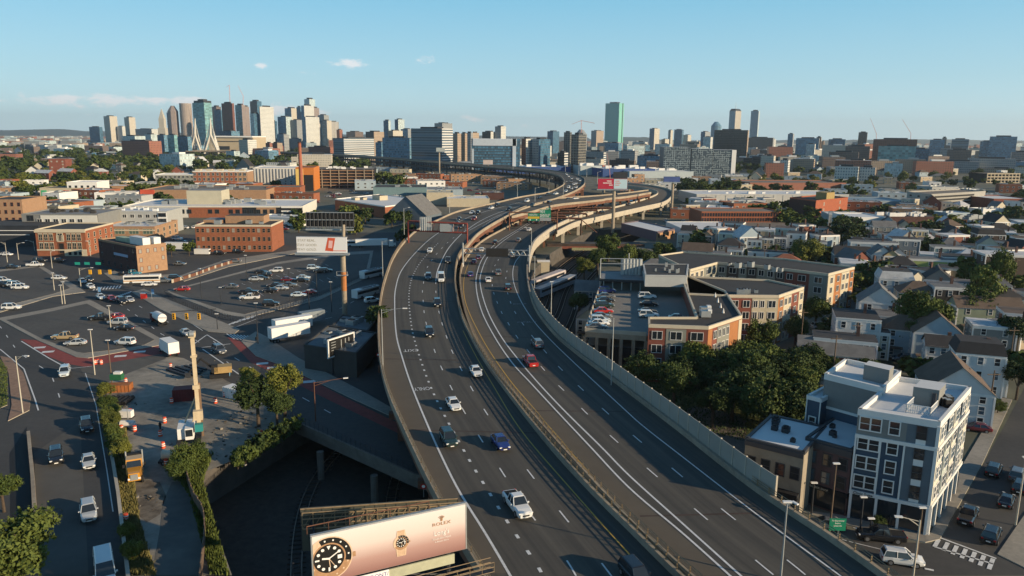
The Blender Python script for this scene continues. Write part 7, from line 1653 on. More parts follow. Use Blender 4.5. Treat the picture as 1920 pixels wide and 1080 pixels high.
# green sign at bottom right
b = G(1568,1033); Y = b.y; t = thing('road_sign','green road sign with white arrow on a short post beside the highway rail','road sign',b); p = GY(1556,972,Y); q = GY(1585,995,Y)
frame_obj(t,'sign_post',lambda m: m.tube((0,.1,0),(0,.1,p.z),.07,galv,6)); frame_obj(t,'sign_panel',lambda m: m.box(((p.x+q.x)/2-b.x,0,(p.z+q.z)/2),(q.x-p.x,.06,p.z-q.z),green))
for k, s_ in enumerate(('TO Expressway','Boston','Somerville')): ptext(s_,(p.x+q.x)/2-b.x,p.z-.3-k*.36,.30,pw,.85,-.05,t)
# --- lamps ---
LM = {}
def lamp(label, base, h, arm=(2.5,0), m=None, double=False, zb=0, group=None, name='street_lamp'):
    m = m or galv; k = (round(h,1),arm,m.name,double); 
    if k not in LM:
        mb = MB(); mb.tube((0,0,0),(0,0,h),.13,m,6,.08)
        if arm[0] or arm[1]:
            for s_ in ((1,-1) if double else (1,)): mb.tube((0,0,h-.8),(arm[0]*s_*.6,arm[1]*s_*.6,h+.1),.06,m,5); mb.tube((0,0,h-.2),(arm[0]*s_,arm[1]*s_,h+.25),.05,m,5)
        hd_ = MB(); hd_.box((0,0,0),(.9,.34,.16),whitep); LM[k] = (mb.mesh('pole'),hd_.mesh('head'))
    t = thing(name,label,'lamp',base,0,group); put('pole',LM[k][0],t)
    for s_ in ((1,-1) if double else (1,)):
        put('lamp_head',LM[k][1],t,(arm[0]*s_*1.1,arm[1]*s_*1.1,h+.25),math.atan2(arm[1],arm[0]) if arm[0] or arm[1] else 0)
    return t
def lampfit(label, x, yb, yt, z=0, arm=(2.5,0), m=None, zf=None, **k):
    b = GZF(x,yb,zf) if zf else G(x,yb,z); h = GY(x,yt,b.y).z-b.z; return lamp(label,b,h,arm,m,**k)
lampfit('tall curved highway lamp on the left highway edge beside the word EXIT',718,690,580,0,(4.2,0),zf=zL); lampfit('tall curved highway lamp left of the highway level with the big car park',718,522,452,0,(2.6,0),zf=zL)
lampfit('highway lamp in the bottom foreground of the right roadway edge',1463,1090,945,0,(0,0),zf=zR); lampfit('highway lamp with curved head at the end of the noise wall',1477,962,940,0,(.4,-.8),zf=zR)
lampfit('highway lamp pole behind the noise wall beside the parking deck',1146,722,596,0,(-2.6,.5),zf=zR); lampfit('highway lamp pole behind the noise wall near the stationary train',1033,600,530,0,(0,0),zf=zR)
lampfit('highway lamp pole near the message board right post',1002,540,480,0,(-1.5,0),zf=zR); lampfit('highway lamp in front of the green signs on the right barrier',996,474,428,0,(-2.2,.4),zf=zR)
for k,(x,yb,yt) in enumerate([(843,400,366),(970,372,345),(1029,362,335),(1056,366,341),(1003,378,352),(758,440,390),(1205,345,318),(1085,330,308),(1060,322,300),(1100,332,312),(1120,345,322),(962,318,296)]):
    lampfit('distant highway lamp, %s from the left along the far bend' % ordn(sorted([843,970,1029,1056,1003,758,1205,1085,1060,1100,1120,962]).index(x)),x,yb,yt,0,(2,0),zf=zL,group='distant highway lamps')
cl_ = mat('pale_lamp_post',(.50,.46,.38),.6,.1,1); dk_ = darkst
for x,yb,yt,arm,m,lb in [(14,492,455,(-2.5,0),cl_,'curved lamp and signal mast at the far left street'),(35,487,456,(2.5,0),cl_,'curved pale lamp post second from the left edge'),(65,470,452,(-3,0),cl_,'curved pale lamp post in front of the orange brick schoolhouse'),(98,503,471,(1.2,0),cl_,'pale lamp post with a sign box near the white pickup'),(170,480,453,(-1,0),cl_,'pale lamp post at the right corner of the orange brick schoolhouse'),
        (152,540,503,(4,0),cl_,'signal mast with green street sign near the upper intersection'),(117,570,536,(0,0),cl_,'pale twin pole, left one, on the pavement above the nearest car park'),(122,570,530,(0,0),cl_,'pale twin pole, right one, on the pavement above the nearest car park'),(102,545,513,(0,0),cl_,'pale pole beside the lone white sedan'),
        (43,775,668,(2.2,-.5),cl_,'tall lamp on the brick pavement at the left edge'),(178,703,620,(0,0),cl_,'slim pole beside the orange barrels at the red lane'),(210,718,640,(0,0),woodp,'wooden pole at the top of the yard hedge'),(208,617,575,(0,0),cl_,'pole with sign by the dark vehicles in the nearest car park'),
        (592,790,716,(5,1.5),rust,'brown curved lamp on the road bridge over the cutting'),(463,528,480,(0,0),dk_,'dark lamp pole at the left of the large shaded car park'),(378,560,505,(0,0),dk_,'dark lamp pole near the tip of the large shaded car park'),(415,572,540,(0,0),dk_,'short dark lamp pole in the large shaded car park'),(594,545,488,(0,0),dk_,'dark lamp pole right of centre in the large car park'),
        (580,580,545,(0,0),dk_,'dark pole at the kerb right of the large car park'),(544,566,505,(0,0),dk_,'dark pole in front of the minivan'),(484,645,570,(0,0),dk_,'dark pole on the pavement tip by the white trailers'),(408,618,590,(0,0),dk_,'dark signal pole on the median tip'),(622,585,530,(0,0),dk_,'dark pole in front of the billboard pole'),
        (1555,1000,872,(0,0),woodp,'thin wooden pole behind the highway rail in front of the purple-brown shop'),(1710,1095,975,(-2.2,.3),cl_,'curved street lamp at the bottom right corner by the zebra crossing'),(1716,1060,955,(0,0),woodp,'utility pole leaning beside the bottom right street lamp'),(1904,985,860,(0,0),cl_,'utility pole with a sign at the right picture edge'),(1612,1000,935,(0,0),dk_,'black ornamental lamp cluster in front of the navy building'),(1521,965,908,(0,0),dk_,'black ornamental lamp in front of the shop row'),
        (1806,620,570,(0,0),cl_,'pole with floodlight among the right hand trees'),(1630,1003,975,(0,0),dk_,'small sign post on the pavement before the navy building'),(1655,560,500,(0,0),woodp,'utility pole in the narrow street of triple-deckers')]:
    lampfit(lb,x,yb,yt,0,arm,m)
for x in (326,350,373):
    b = GY(x,593,G(406,625).y); t = thing('traffic_light','yellow traffic light hanging over the main intersection, %s of three'%{326:'left',350:'middle',373:'right'}[x],'traffic light',b,0,'hanging traffic lights'); ym = mat('signal_yellow',(.70,.36,.02),.5,.05,1)
    frame_obj(t,'housing',lambda m: m.box((0,0,0),(.75,.35,1.7),ym)); frame_obj(t,'lens',lambda m: [m.box((0,-.2,z),(.35,.06,.4),black) for z in (-.5,0,.5)])
m_ = thing('signal_mast','long dark signal mast arm holding the three yellow traffic lights','signal mast',G(408,618)); a = GY(320,589,G(406,625).y)-m_.location; frame_obj(m_,'mast_arm',lambda m: m.tube((0,0,a.z+.6),(a.x,a.y,a.z+.6),.12,darkst,5))
for x in (169,187,206):
    b = GY(x,510,G(200,545).y); t = thing('traffic_light','small yellow traffic light over the upper intersection, %s of three'%{169:'left',187:'middle',206:'right'}[x],'traffic light',b,0,'hanging traffic lights'); frame_obj(t,'housing',lambda m: m.box((0,0,0),(.9,.35,1.5),ym))
for x,lb in ((145,'left'),(163,'middle'),(184,'right')):
    b = GY(x,494,G(200,520).y); t = thing('street_sign','small green street name sign, %s of three over the upper intersection'%lb,'street sign',b,0,'green overhead street signs'); frame_obj(t,'sign_panel',lambda m: m.box((0,0,0),(1.9,.1,1.0),mat('sign_teal_green',(.02,.30,.22),.5,.05,1)))
for x,y,lb in ((185,552,'blue flag sign by the red cars'),(285,556,'blue flag sign on the median')):
    t = thing('street_banner',lb+' on a short pole','banner',G(x,y+6)); frame_obj(t,'pole',lambda m: m.tube((0,0,0),(0,0,3.6),.06,galv,5)); frame_obj(t,'banner',lambda m: m.box((.4,0,2.7),(.9,.05,1.6),mat('banner_light_blue',(.15,.32,.55),.6,.1,1)))
t = thing('kiosk','small red kiosk box on the median','kiosk',G(270,560)); frame_obj(t,'body',lambda m: m.box((0,0,.9),(1.6,1.2,1.8),paint('red'))); frame_obj(t,'roof',lambda m: m.box((0,0,1.85),(1.8,1.4,.1),whitep))
for x,y,lb in ((1602,1040,'at the bottom right highway rail'),(794,912,'on the left highway edge above the watch billboard'),(709,665,'on the left highway edge left of the word EXIT')):
    b = G(x,y,6.5) if x != 1602 else G(x,y,5); t = thing('warning_sign','round red and white marker sign '+lb,'road sign',b); frame_obj(t,'disc',lambda m: (disc(m,0,0,.22,.42,paint('red'),-.03,20),disc(m,0,0,0,.22,pw,-.03,16),m.box((0,.03,0),(.5,.04,.5),galv))); frame_obj(t,'sign_post',lambda m: m.tube((0,.08,-1.6),(0,.08,.3),.04,galv,5))
# ================= CONSTRUCTION YARD =================
B0 = G(376,828); Hr = hfrom((376,828),(369,626)); t = thing('drilling_rig','tall cream-masted piling rig with a white and teal body on crawler tracks','drilling rig',B0,R(20)); cm = mat('rig_cream',(.62,.50,.33),.6,.2,1); tl_ = mat('rig_teal',(.03,.25,.25),.5,.1,1)
frame_obj(t,'mast',lambda m: (m.box((0,0,Hr/2+1),(.62,.6,Hr-2),cm),m.box((.48,.1,Hr*.30),(.35,.35,Hr*.5),mat('kelly_bar_brown',(.20,.13,.08),.6,.2,1)),m.box((0,-.1,Hr*.52),(1.1,.95,.7),cm),m.box((0,-.1,Hr*.80),(1.0,.9,.3),cm)))
frame_obj(t,'mast_head',lambda m: (m.box((0,-.3,Hr),(1.1,1.6,.8),cm),m.tube((-.35,-.9,Hr+.2),(.35,-.9,Hr+.2),.5,galv,10)))
frame_obj(t,'rotary_drive',lambda m: (m.box((0,-.7,5.2),(1.5,1.2,1.6),cm),m.box((0,-.9,3.0),(1.3,1.0,1.3),tl_)))
frame_obj(t,'body',lambda m: m.box((-2.2,1.6,2.0),(2.6,4.6,1.9),whitep)); frame_obj(t,'cab',lambda m: (m.box((-1.6,-.6,2.1),(1.3,1.5,2.0),whitep),m.box((-1.6,-1.38,2.3),(1.1,.05,1.2),glassd)))
for s_ in (-1,1): frame_obj(t,'crawler_track',lambda m: m.box((-1.8+s_*1.5,1,.45),(.75,5.2,.9),black))
frame_obj(t,'backstay',lambda m: (m.tube((-1.2,2.6,2.5),(0,.2,Hr*.45),.14,cm,5),m.tube((-2.6,2.6,2.5),(0,.2,Hr*.45),.14,cm,5)))
B0 = G(412,706); t = thing('excavator','tan excavator with folded black boom behind the piling rig','excavator',B0,R(200)); exm = mat('excavator_tan',(.42,.28,.11),.6,.2,1)
for s_ in (-1,1): frame_obj(t,'crawler_track',lambda m: m.box((0,s_*1.2,.45),(4,.7,.9),black))
frame_obj(t,'body',lambda m: m.box((-.8,0,1.8),(3.6,2.6,1.4),exm)); frame_obj(t,'cab',lambda m: m.box((.9,.8,2.2),(1.3,1.0,1.7),black)); frame_obj(t,'boom',lambda m: (m.tube((1,0,1.8),(3.6,0,4.4),.28,black,5),m.tube((3.6,0,4.4),(6.2,0,1.5),.22,black,5),m.box((6.4,0,1.1),(1.1,1.2,1.1),darkst)))
def skip(label,x,y,l,w_,h,m,rz,nm='skip_container',cat='container'):
    t = thing(nm,label,cat,G(x,y),R(rz)); frame_obj(t,'body',lambda mm_: mm_.box((0,0,h/2),(l,w_,h),m)); frame_obj(t,'rib',lambda mm_: [mm_.box((-l/2+l*k/7,-w_/2-.04,h/2),(.12,.08,h),m) for k in range(8)]+[mm_.box((l/2+.04,-w_/2+w_*k/4,h/2),(.08,.1,h),m) for k in range(5)]); frame_obj(t,'door',lambda mm_: mm_.box((-l/2-.05,0,h/2),(.08,w_*.9,h*.9),m)); return t
skip('dark red shipping container beside the piling rig',345,749,3.6,2.6,2.5,mat('container_red',(.16,.025,.025),.7,.2,1),15); skip('white open-topped skip beside the tree by the bridge',443,745,4.8,2.4,2.2,whitep,-30)
t = thing('portable_toilet','red portable toilet with white roof next to the red container','portable toilet',G(361,745),R(15)); frame_obj(t,'cabin',lambda m: m.box((0,0,1.1),(1.3,1.3,2.2),paint('red'))); frame_obj(t,'roof',lambda m: m.box((0,0,2.3),(1.4,1.4,.2),whitep))
skip('rust-orange open skip with green and white bags at the hedge',222,733,5.0,2.4,1.5,mat('skip_orange',(.36,.13,.04),.8,.3,1),10); t = thing('green_dumpster','small green bin with white sacks on the rust-orange skip','bin',G(221,724),0); t.location.z = 1.5; frame_obj(t,'bin',lambda m: m.box((0,0,.6),(2.4,1.4,1.2),mat('bin_green',(.02,.12,.05),.6,.1,1))); frame_obj(t,'sack',lambda m: m.box((.2,.2,1.4),(1.5,1.0,.5),whitep))
t = thing('pipe_stack','stack of black drainage pipes by the hedge','pipe stack',G(222,756),0)
for k in range(5): frame_obj(t,'pipe',lambda m: m.tube((-2+k*.95,-1.5,.5),(-2+k*.95,2.2,.5),.45,black,10))
t = thing('tank_trailer','cream cylindrical tank on a low trailer at the edge of the dirt yard','tank trailer',G(325,868),R(8)); frame_obj(t,'tank',lambda m: m.tube((-1.6,0,1.5),(1.8,0,1.5),.75,mat('tank_cream',(.60,.52,.38),.5,.1,1),14)); frame_obj(t,'chassis',lambda m: m.box((.2,0,.5),(4.6,1.6,.3),black)); wheels(t,(-1.2,1.4),.9,.4)
t = thing('light_tower','wheeled light tower with silver drums at the hedge','light tower',G(240,803),0); frame_obj(t,'body',lambda m: (m.tube((-1.2,0,.9),(1.2,0,.9),.6,whitep,10),m.box((0,0,.4),(3,1.2,.3),galv))); frame_obj(t,'mast',lambda m: m.tube((0,.3,.9),(0,.3,3.6),.08,galv,5)); wheels(t,(0,),.8,.35)
t = thing('generator','small white generator on a skid among the barrels','generator',G(238,783),0); frame_obj(t,'housing',lambda m: m.box((0,0,.8),(2.2,1.2,1.3),whitep)); frame_obj(t,'skid',lambda m: m.box((0,0,.1),(2.6,1.4,.15),darkst))
bar = MB(); orb = mat('barrel_orange',(.75,.09,.03),.6,.1,2); bar.tube((0,0,0),(0,0,1.05),.34,orb,10,.27); bar.tube((0,0,.35),(0,0,.5),.335,pw,10); bar.tube((0,0,.68),(0,0,.82),.32,pw,10); bar = bar.mesh('barrel')
for x,y,lb in [(178,683,'left one at the end of the red lane'),(184,682,'middle one at the end of the red lane'),(190,683,'right one at the end of the red lane'),(320,690,'alone beside the box truck shadow'),(322,756,'left of the dark red container'),(309,793,'middle of the yard in blue shade'),(301,818,'in the middle of the yard, second'),(306,840,'nearest in the middle row of the yard'),(310,868,'left one stacked at the cream tank'),(312,873,'right one stacked at the cream tank'),(245,777,'beside the white generator'),(228,808,'left of the light tower'),(253,809,'right of the light tower'),(236,718,'on the right end of the orange skip'),(422,744,'left of the white skip'),(237,977,'in the dry grass below the yellow truck'),(490,818,'alone near the bridge parapet'),(404,756,'thin one behind the container')]:
    o = put('traffic_barrel',bar,None,G(x,y)+Vector((0,0,.03)),0,(1.05,1.05,1.05)); tag(o,'orange and white traffic barrel, '+lb,'traffic barrel','traffic barrels')
t = thing('barrier_fence','low orange construction fence along the diagonal street','fence',(0,0,0)); P = [G(*p) for p in [(322,531),(365,518),(400,505),(448,490)]]; P = smooth(P,40)
for i in range(0,39): frame_obj(t,'fence_panel',lambda m: m.prism([P[i].xy,(P[i].x,P[i].y+.3),(P[i+1].x,P[i+1].y+.3),P[i+1].xy],0,1.3,rust if i%4 else conc_pale))
P = smooth([G(*p) for p in [(310,552),(350,575),(420,597),(462,602),(540,578),(620,548),(680,522)]],90); t = thing('car_park_fence','dark railing round the large shaded car park','fence',P[0]); post0 = MB(); post0.box((0,0,.8),(.1,.1,1.6),darkst); post0 = post0.mesh('post')
frame_obj(t,'rail',lambda m: [m.tube(P[i]-P[0]+Vector((0,0,z)),P[i+1]-P[0]+Vector((0,0,z)),.04,darkst,3) for i in range(89) for z in (.3,.9,1.5)])
for q in P: put('post',post0,t,q-P[0])
# fences and walls by the cutting
t = thing('timber_fence','brown board fence along the track on the left rim of the cutting','fence',(0,0,0)); P = smooth([Vector((*p,0)) for p in [(-50,107),(-46,100),(-41.5,93),(-36,78),(-30,60)]],70); wf_ = mat('fence_brown',(.16,.11,.08),.9,.3,1)
for i in range(69):
    a, c = P[i], P[i+1]; d = (c-a).normalized(); n = Vector((-d.y,d.x,0))*.06
    mb = MB(); g = (c-a)*.04; mb.prism([(a+g-n).xy,(c-g-n).xy,(c-g+n).xy,(a+g+n).xy],0,1.9+.1*(i%3),wf_); mb.build('board',t)
t = thing('retaining_wall','concrete edge wall between the left street and the weedy verge','wall',(0,0,0)); wallline(t,'wall',[G(*p) for p in [(200,800),(212,870),(222,930),(240,1079),(246,1140)]],.9,.45,conc_pale)
t = thing('retaining_wall','low concrete wall along the sunken siding at the left edge','wall',(0,0,0)); wallline(t,'wall',[G(*p) for p in [(54,818),(62,900),(68,1000)]],1.0,.5,conc)
t = thing('white_fence','long pale fence behind the dense trees on the right','fence',(0,0,0)); P = smooth([G(*p) for p in [(1470,703),(1500,712),(1546,722)]],24)
for i in range(23):
    mb = MB(); a, c = P[i], P[i+1]; mb.prism([a.xy,(a.x*.98+c.x*.02,a.y),( c.x-.05,c.y),(c.x-.05,c.y+.1),(a.x,a.y+.1)],0,2.2,mat('pale_blue_fence',(.40,.46,.50),.7,.1,1)); mb.build('fence_panel',t)
# train on the right of the cutting
for j,(x,y,lb,m1) in enumerate([(1042,512,'pale roofed railway carriage, left one beside the noise wall',mat('carriage_pale',(.46,.42,.42),.6,.1,.5)),(1062,522,'silver railway carriage with orange end, right one beside the noise wall',mat('carriage_silver',(.30,.30,.32),.4,.1,.5))]):
    q = G(x,y,-TD+3.6); t = thing('railway_carriage',lb,'railway carriage',(q.x,q.y,-TD+.3),R(62)); frame_obj(t,'body',lambda m: m.box((-10,0,2.2),(34,3.0,3.2),m1)); frame_obj(t,'end_panel',lambda m: m.box((7.05,0,2.1),(.2,2.9,2.8),mat('carriage_orange',(.55,.18,.04),.6,.1,1))); frame_obj(t,'windows',lambda m: m.box((-10,0,2.6),(31,3.05,.9),glassd)); wheels(t,(-24,-20,0,4),1.2,.45)
t = thing('shed','small white lineside hut beyond the railway carriages','shed',G(1019,492,0)); t.location.z = -TD; frame_obj(t,'wall',lambda m: m.box((0,0,3.5),(5,4,7),creamp)); frame_obj(t,'roof',lambda m: m.box((0,0,7.1),(5.4,4.4,.3),whitep))
# rubble in the yard
rn = random.Random(44); mb = MB()
for cx0,cy0,s0,n0 in ((430,800,9,45),(455,790,8,30),(345,862,5,18),(236,760,3,20),(445,830,8,25),(372,700,6,40),(272,940,3,20)):
    q = G(cx0,cy0)
    for k in range(n0): s = abs(rn.gauss(0,.14))+.06; mb.box((q.x+rn.gauss(0,s0*.45),q.y+rn.gauss(0,s0*.4),s*.3+.03),(s*1.6,s,s*.7),rn.choice((dirt,dirt_dark,dirt_dark,walk)),rn.uniform(0,3))
tag(mb.build('rubble'),'broken concrete and stones scattered over the dirt yard','rubble',kind='stuff')
t = thing('steel_sheet_stack','stack of dark steel sections and plates behind the box truck','steel stack',G(352,697),R(-35))
for k in range(6): frame_obj(t,'steel_section',lambda m: m.box((.5*(k%2),k*.9-2.2,.3+.15*(k%3)),(9-k*.6,.6,.4),darkst))
# people
def person(x,y,lb,rz,shirt,z=.14):
    p = G(x,y); me = bpy.data.meshes.new('body'); V = [(0,0,.95),(0,0,1.2),(0,0,1.45),(0,0,1.6),(.0,0,1.72),(-.1,0,.9),(-.13,.12,.5),(-.13,.02,.08),(-.13,-.14,.04),(.1,0,.9),(.14,-.15,.5),(.13,-.05,.08),(.13,-.22,.04),(-.2,0,1.42),(-.26,.06,1.15),(-.24,-.08,.9),(.2,0,1.42),(.27,-.04,1.15),(.24,-.16,.92)]
    E = [(0,1),(1,2),(2,3),(3,4),(0,5),(5,6),(6,7),(7,8),(0,9),(9,10),(10,11),(11,12),(2,13),(13,14),(14,15),(2,16),(16,17),(17,18)]; me.from_pydata(V,E,[]); o = bpy.data.objects.new('person',me); o.location = p+Vector((0,0,z)); o.rotation_euler.z = R(rz); link(o); md = o.modifiers.new('skin','SKIN'); o.modifiers.new('sub','SUBSURF').levels = 1
    rr = [.14,.16,.15,.055,.11,.1,.075,.05,.04,.1,.075,.05,.04,.06,.045,.035,.06,.045,.035]
    for i, r in enumerate(rr): o.data.skin_vertices[0].data[i].radius = (r,r)
    o.data.skin_vertices[0].data[0].use_root = True; me.materials.append(shirt); tag(o,lb,'person'); return o
person(481,592+52,'person in dark clothes walking on the pavement tip by the white trailers',20,black); person(483,660-22,'second person in dark clothes standing behind the first on the pavement tip',60,darkst); person(431,705,'person in a light blue shirt standing in the road beside the excavator',-40,mat('light_blue_cloth',(.15,.35,.55),.9,.1,2),.02); person(1667,990,'person in dark clothes standing in front of the navy building shopfront',10,black); person(301,808,'worker in dark clothes standing among the barrels in the yard',0,black,.03)
# ================= VEGETATION =================
def region_pts(n, xr, yr, seed, r=7, skipf=None):
    rn = random.Random(seed); out = []; tries = 0
    while len(out) < n and tries < n*60:
        tries += 1; x, y = rn.uniform(*xr), yr[0]+(yr[1]-yr[0])*rn.random(); p = G(x,y)
        if skipf and skipf(x,y): continue
        if r > 2 and not free(p.x,p.y,r*.5): continue
        out.append((x,y,p)); occ(p.x,p.y,r*.45)
    return out
def crown(seed, lobes, clumps, leaves, size, m, shape=(1,1,1), spread=.16):
    rn = random.Random(seed); L = [(Vector((0,0,0)),.62)]
    for i in range(lobes):
        a = rn.uniform(0,6.28); z = rn.uniform(-.5,.7); r = .55*math.sqrt(max(0,1-z*z*.8)); L.append((Vector((r*math.cos(a),r*math.sin(a),z*.62)),rn.uniform(.26,.46)))
    V = []; Fc = []
    for c in range(clumps):
        o, r = L[rn.randrange(len(L))]; d = Vector((rn.gauss(0,1),rn.gauss(0,1),rn.gauss(0,1)+.25)).normalized(); q = o+d*r*rn.uniform(.72,1.05)
        for k in range(leaves):
            p = q+Vector((rn.gauss(0,1),rn.gauss(0,1),rn.gauss(0,.8)))*spread*.5; s = size*rn.uniform(.6,1.4); n = (d+Vector((rn.gauss(0,.8),rn.gauss(0,.8),rn.gauss(0,.8)+.3))).normalized()
            x = n.orthogonal().normalized(); x.rotate(Matrix.Rotation(rn.uniform(0,6.28),3,n)); y = n.cross(x); i = len(V)
            for e, f in ((-1,-.5),(0,-1),(1,.1),(.1,1)): w_ = p+x*(e*s)+y*(f*s*.8); V.append((w_.x*shape[0],w_.y*shape[1],w_.z*shape[2]))
            Fc.append((i,i+1,i+2,i+3))
    me = bpy.data.meshes.new('crown'); me.from_pydata(V,[],Fc); me.materials.append(m); me.update(); return me
def trunkmesh(seed, h=1.0):
    rn = random.Random(seed); mb = MB(); mb.tube((0,0,0),(0,0,.55),.035,bark,7,.022)
    for k in range(6): a = k*1.05+rn.random(); mb.tube((0,0,.30+.04*k),(.22*math.cos(a),.22*math.sin(a),.62+.04*k),.014,bark,5,.006)
    return mb.mesh('trunk')
TK = [trunkmesh(i) for i in range(3)]
CN = {k:[crown(s+i*7,10,250,32,.046,m) for i in range(3)] for k,m,s in (('g',leaf_a,1),('d',leaf_b,2),('y',leaf_y,3))}
CM = {k:[crown(s+i*5,7,80,14,.12,m) for i in range(3)] for k,m,s in (('g',leaf_a,11),('d',leaf_b,12),('y',leaf_y,13))}
CF = {k:[crown(s+i*5,6,34,8,.26,m) for i in range(3)] for k,m,s in (('g',leaf_a,21),('d',leaf_b,22),('y',leaf_y,23))}
tn = [0]
def tree(x, y, h, r, col, label, near=True, world=None, sink=.0, tall=1.0, group=None, name='tree', cat='tree', z0=0):
    p = world or G(x,y); tn[0] += 1; i = tn[0]; t = thing(name,label,cat,(p.x,p.y,z0),(i*1.7)%6.28,group)
    cm_ = (CN if near else CM)[col][i%3]; cz = r*.95*tall if name != 'tree' else max(h-r*.95*tall,r*.6*tall)
    o = put('crown',cm_,t,(0,0,cz)); o.scale = (r,r,r*tall); o = put('trunk',TK[i%3],t); o.scale = (max(h,3)*1.0,max(h,3)*1.0,h); return t
def treetop(xc, yc, rpx, ybase, *a, **k):  # crown centre/radius in pixels, trunk base line in pixels
    b = G(xc,ybase); s = FPX/ (b.y*math.cos(PITCH)+CZ*math.sin(PITCH)); r = rpx/s; zc = GY(xc,yc,b.y).z; return tree(0,0,zc+r*.8,r,a[0],a[1],world=b,near=a[2] if len(a) > 2 else True,tall=k.get('tall',.95))
for a in [
 (1722,575,50,660,'g','large green street tree leaning over the scrap-roofed house and black house',True),(1700,620,34,665,'g','lower side crown of the large street tree by the overgrown yard',True),
 (1508,470,33,512,'y','yellow-green round tree behind the long rear apartment block',True),(1583,430,40,462,'d','big dark round tree in front of the white three-storey building',True),
 (1843,520,38,590,'g','tall pointed tree cluster right of the black clapboard house',True,1.5),(1868,478,26,560,'g','slim pointed tree top behind the tall cluster on the right',True,1.9),(1825,560,34,620,'g','leafy tree at the foot of the tall pointed cluster',True,1.1),
 (1905,610,40,670,'d','dark tree at the right picture edge above the white mansard house',True),(1905,700,32,750,'d','grey-green bushy tree right of the white houses',True),
 (1205,685,38,752,'d','dark tree nearest the noise wall in front of the parking deck',True),(1262,700,42,770,'d','dark tree in front of the orange corner, second from the noise wall',True),(1305,662,34,725,'g','green tree directly before the red bay of the orange block',True),
 (1372,720,52,790,'d','wide dark tree in the dense group by the park path',True),(1430,735,55,805,'d','deep shaded tree in the middle of the dense group',True),(1485,748,46,810,'d','shaded tree at the right end of the dense group',True),(1335,745,38,800,'d','shaded tree at the left end of the dense group by the path',True),(1395,680,40,745,'g','taller green tree rising behind the dense group',True),
 (1424,618,33,680,'g','light green tree beside the sunlit end of the orange block',True,1.3),(1455,670,34,725,'g','green tree below the light green one',True),(1490,600,24,650,'d','narrow dark tree by the quiet street',True,1.4),(1528,575,28,615,'g','green tree at the end wall of the rear apartment block',True),
 (1555,670+10,20,715,'g','small tree right of the low dark brick building',True),(1630,690,26,730,'g','bushy green shrub tree behind the stepped white parapet',True),
 (1140,455,28,490,'g','green tree at the right rim of the cutting below the tall billboard pole',True,1.2),(1170,475,26,500,'g','leafy tree right of the cutting, second one',True),(1205,478,26,500,'d','bushy dark tree before the wedge-shaped building',True),(1245,470,24,492,'g','bushy green tree at the corner of the wedge-shaped building',True),(1095,495,20,525,'y','olive round bush tree on the cutting slope',True),(1085,560,22,600,'d','dark tree beside the cutting opposite the gabled house',True),(1120,480,20,520,'d','dark bush tree on the cutting rim',True),
 (1300,435,14,455,'g','small green tree in front of the white-roofed workshop',False),(1465,405,22,425,'g','round tree at the right end of the red brick mill',False),(1440,395,22,412,'g','tree behind the red brick mill, second from its end',False),(1415,393,20,410,'g','tree behind the red brick mill, third from its end',False),(1490,415,22,440,'g','broad tree between the mill and the brick cube',False),(1505,433,12,445,'d','small dark tree on the flat-roofed store side',False),
 (1745,430,24,455,'d','dark tree in front of the shaded brick range',False),(1800,432,22,455,'g','green tree in front of the orange brick range',False),(1830,430,20,450,'g','green tree at the right of the orange brick range',False),
 (485,730,42,800,'d','dark shaded tree at the left of the bridge end',True),(535,705,32,790,'y','tree with bare yellow-green branches beside the bridge end',True,1.1),(520,750,34,800,'d','low dark tree mass under the yellow-green branches',True),(470,700,20,760,'y','yellow-green side branch of the tree by the white skip',True),
 (40,1015,78,1120,'g','big green tree in the bottom left corner',True),(-8,1075,60,1150,'g','second big green tree in the extreme bottom left corner',True),(8,905,34,960,'g','leafy green tree at the left edge beside the sunken siding',True),
 (600,408,26,430,'g','round tree in the row left of the dark rear billboard frame',False),(560,416,20,436,'g','round tree at the left of the row by the diagonal street',False),(655,395,22,415,'g','tree beside the low orange brick warehouse',False),(685,402,20,420,'d','dark tree in front of the low orange brick warehouse',False),(735,408,18,428,'g','tree at the right end of the orange brick warehouse front',False),(760,405,16,424,'d','tree next to the gabled grey warehouse',False),(668,420,22,440,'y','pale green tree just right of the dark rear billboard frame',False),(765,435,24,462,'d','dark tree at the left foot of the red sign gantry',False),
 (710,588,26,640,'d','dark tree in deep shade under the left highway edge',False),(355,460,14,480,'g','small street tree left of the long brick building',False),(322,465,10,482,'g','small street tree beside the box trailer',False),(720,332,20,350,'g','bright tree at the right end of the steel-frame garage',False),(745,335,18,352,'g','tree left of the dark-roofed shed',False)]:
    k = dict(tall=a[7]) if len(a) > 7 else {}; treetop(a[0],a[1],a[2],a[3],a[4],a[5],a[6],**k)
# hedge shrubs along the verge
rn = random.Random(5)
HP = [G(*p) for p in [(200,748),(203,770),(208,790),(210,808),(214,826),(220,846),(226,862)]]
for k, q in enumerate(HP): tree(0,0,2.6,1.9,'g' if k%3 else 'y','leafy roadside bush, %s from the top of the hedge between street and yard'%ordn(k),True,q,group='bushes between street and yard',name='bush',cat='bush')
for k,(x,y,r,lb) in enumerate([(352,885,2.6,'green shrub at the top of the timber fence'),(335,902,2.0,'green shrub left of the timber fence top'),(370,870,2.2,'dark shrub right of the timber fence top'),(1648,1010-20,1.0,'small shrub in front of the navy building'),(238,1010,1.2,'dry yellow-green shrub on the verge by the wall'),(250,1050,1.5,'dry shrub at the bottom of the verge'),(1720,690+105,1.6,'dark shrub by the white house porch'),(1870,775,1.6,'dark shrub at the corner of the white houses')]):
    tree(0,0,r,r,'y' if 'dry' in lb else 'g',lb,True,G(x,y),name='bush',cat='bush')
